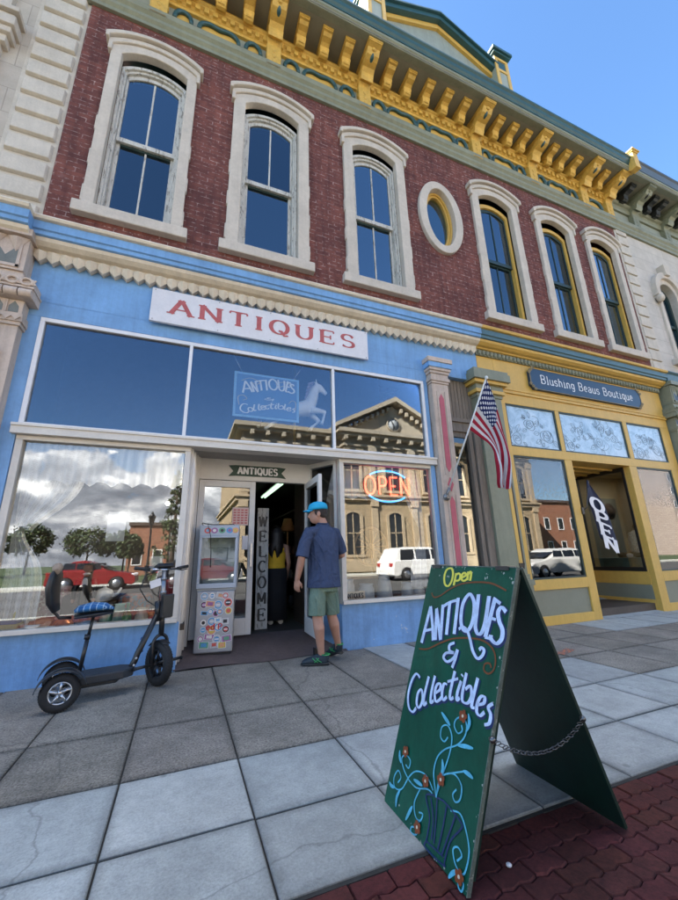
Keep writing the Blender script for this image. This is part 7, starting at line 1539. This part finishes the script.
# trees
LEAF = [mat('leaf_%s' % n_, c, .7, .3, .6, 0) for n_, c in (('deep', (.035,.06,.018)), ('mid', (.055,.085,.024)), ('light', (.085,.115,.035)))]; BARK = mat('bark', (.09,.065,.045), .9, .2, 5, .4)
def tree(label, x, y, h, r, conifer=False, group='trees across the street'):
    rt = random.Random(int(x*13+y)); t = thing('spruce_tree' if conifer else 'tree', label, 'tree', (x,y,-.17), group); f = MB(BARK)
    f.tube([(x,y,-.2),(x+.05,y,h*.4),(x,y,h*.93)], [.10*h/4,.07*h/4,.02], 8)
    if not conifer:
        for k in range(6): a = k*1.05; f.tube([(x,y,h*.35+k*.06*h),(x+r*.6*math.cos(a),y+r*.6*math.sin(a),h*.62+k*.04*h)], [.045*h/4,.015], 6)
    f.build('trunk', t); f = MB(*LEAF)
    cl = []
    if conifer:
        for k in range(150): z = h*(.08+.9*rt.random()**1.2); rr = r*(1-z/h)*rt.uniform(.5,1.0)+.06; a = rt.uniform(0,2*PI); cl.append(((x+rr*math.cos(a), y+rr*math.sin(a), z-rr*.25), .10+.13*(1-z/h)*r))
    else:
        for k in range(120):
            a, b_, q = rt.uniform(0,2*PI), rt.uniform(-.7,1), rt.uniform(.55,1)**.5; c_ = math.sqrt(1-min(1,b_*b_)); cl.append(((x+r*q*c_*math.cos(a), y+r*q*c_*math.sin(a), h*.66+h*.34*b_*q), r*.26))
    for (c_, rr) in cl:
        for q in range(22):
            d = Vector((rt.gauss(0,1), rt.gauss(0,1), rt.gauss(0,.8))).normalized(); p = Vector(c_)+d*rr*rt.uniform(.3,1.1); n_ = Vector((rt.gauss(0,1), rt.gauss(0,1), rt.gauss(.6,1))).normalized(); u = n_.orthogonal().normalized()*rt.uniform(.11,.20)*((1+h*.05) if not conifer else .62); v_ = n_.cross(u)
            f.face([p-u, p-v_*.6, p+u, p+v_*.6], rt.randrange(3))
    f.build('crown', t, merge=False)
for lb, x, y, h, r, cf in (('dark spruce mirrored at the right edge of the left window', -.7, -24, 7.6, 1.7, True), ('round tree mirrored left of the doll', -19.5, -60, 6.4, 2.6, False), ('broad tree mirrored above the red car', -12.5, -60, 6.0, 3.0, False), ('second broad tree right of the one above the red car', -8.2, -62, 5.8, 2.7, False), ('small tree mirrored left of the brick house', -5.0, -40, 3.9, 1.1, False), ('leafy tree mirrored at the far left', -27, -58, 7.5, 3.4, False)): tree(lb, x, y, h, r, cf)
# cars
def car(name, label, x, y, rz, paint, suv=False, L_=4.6, W_=1.85):
    M = Matrix.Translation((x,y,-.15)) @ Matrix.Rotation(rz, 4, 'Z'); t = thing(name, label, 'car', (x,y,-.15), 'cars parked across the street'); H_ = 1.72 if suv else 1.45; a = L_/2
    low = [(-a,.32),(-a+.02,.62),(-a+.10,.86 if not suv else 1.0),(-a+.5,.92 if not suv else 1.05),(a-1.25,.95 if not suv else 1.06),(a-.25,.78 if not suv else .98),(a-.02,.62),(a,.34),(a-.15,.22)]
    for c_ in (a-.85, -a+.85): pass
    bot = []
    for c_ in (a-.85, -a+.85): bot += [(c_+.38*math.cos(R(q)), .30+.36*math.sin(R(q))) for q in range(0,181,20)]
    prof = low+[(q[0], max(.22, q[1])) for q in bot]+[(-a+.15,.22)]
    f = MB(paint); f.prism(prof, lambda p, z: M @ Vector((p,-W_/2,z)), lambda p, z: M @ Vector((p,W_/2,z)))
    cab = [(-a+.15,1.0),(-a+.45,H_-.08),(-a+.9,H_),(a-2.3,H_-.02),(a-1.75,H_-.22),(a-1.15,.98)] if suv else [(-a+.30,.90),(-a+1.05,H_-.07),(-a+1.55,H_),(a-2.35,H_-.02),(a-2.0,H_-.12),(a-1.25,.92)]
    f.prism(cab, lambda p, z: M @ Vector((p,-W_/2+.06+.14*(z-.95)/.6,z)), lambda p, z: M @ Vector((p,W_/2-.06-.14*(z-.95)/.6,z))); f.build('body', t, bev=.04)
    cx, cz = sum(p[0] for p in cab)/len(cab), sum(p[1] for p in cab)/len(cab)
    for sg in (-1,1):
        for lo_, hi_ in ((.0,.32),(.36,.68),(.72,1.0)):
            x0, x1 = min(p[0] for p in cab)+.35, max(p[0] for p in cab)-.35; xa, xb = x0+(x1-x0)*lo_, x0+(x1-x0)*hi_; zt = H_-.13; zb = 1.02
            sh = lambda q, z: q-(.25*(z-zb) if q > cx and hi_ == 1.0 and abs(q-xb) < .01 else 0)+(.2*(z-zb) if lo_ == 0 and abs(q-xa) < .01 else 0)
            f = MB(WDK); yy = lambda z: sg*(W_/2-.052-.14*(z-.95)/.6); f.face([M @ Vector((sh(q,z), yy(z), z)) for q, z in ((xa,zb),(xb,zb),(xb,zt),(xa,zt))]); f.build('side_window', t, solid=.01)
    f = MB(WDK); f.face([M @ Vector((q[0], sg*(W_/2-.2), q[1])) for sg, q in ((-1,(a-1.10,1.0)),(1,(a-1.10,1.0)),(1,(a-1.74,H_-.2)),(-1,(a-1.74,H_-.2)))]); f.build('windscreen', t, solid=.02)
    for c_ in (a-.85, -a+.85):
        for sg in (-1,1):
            f = MB(RUB); MW = M @ Matrix.Translation((c_, sg*(W_/2-.10), .32)) @ Matrix.Rotation(R(90), 4, 'X'); f.lathe([(.0,-.1),(.20,-.1),(.31,-.1),(.33,-.05),(.33,.05),(.31,.1),(.20,.1),(0,.1)], MW, 24); o = f.build('wheel', t); q = MB(RIM); q.lathe([(0,-.115),(.19,-.105),(.2,-.09),(.2,.09),(.19,.105),(0,.115)], MW, 10); q.build('rim', o)
    for sg in (-1,1):
        f = MB(WHITE); f.box(a-.22, a-.03, sg*.62-.16, sg*.62+.16, .66, .78, M=M, bev=.03); f.build('headlight', t); f = MB(mat('tail_lamp_red', (.35,.02,.02), .3, .1, 9, 0)); f.box(-a-.01, -a+.12, sg*.68-.14, sg*.68+.14, .72, .9, M=M, bev=.03); f.build('tail_light', t)
CRD = mat('red_car_paint', (.25,.018,.018), .25, .04, 2, 0, spec=.6); CWH = mat('white_car_paint', (.72,.72,.70), .25, .03, 2, 0, spec=.6); CSI = mat('silver_car_paint', (.35,.36,.38), .3, .03, 2, 0, metal=.5)
car('red_car', 'red car mirrored behind the doll', -4.1, -19.0, 0, CRD, False, 3.9)
car('silver_car', 'silver car mirrored between the red car and the scooter handlebar', 1.1, -18.9, 0, CSI)
car('white_suv', 'white sport utility vehicle mirrored in the neon window', 12.6, -14.2, 0, CWH, True, 4.8, 1.95)
car('white_car', 'white car mirrored in the boutique window', 17.7, -10.2, PI, CWH)
# mirrored American flag pole on the courthouse lawn is left out: nothing of it reads
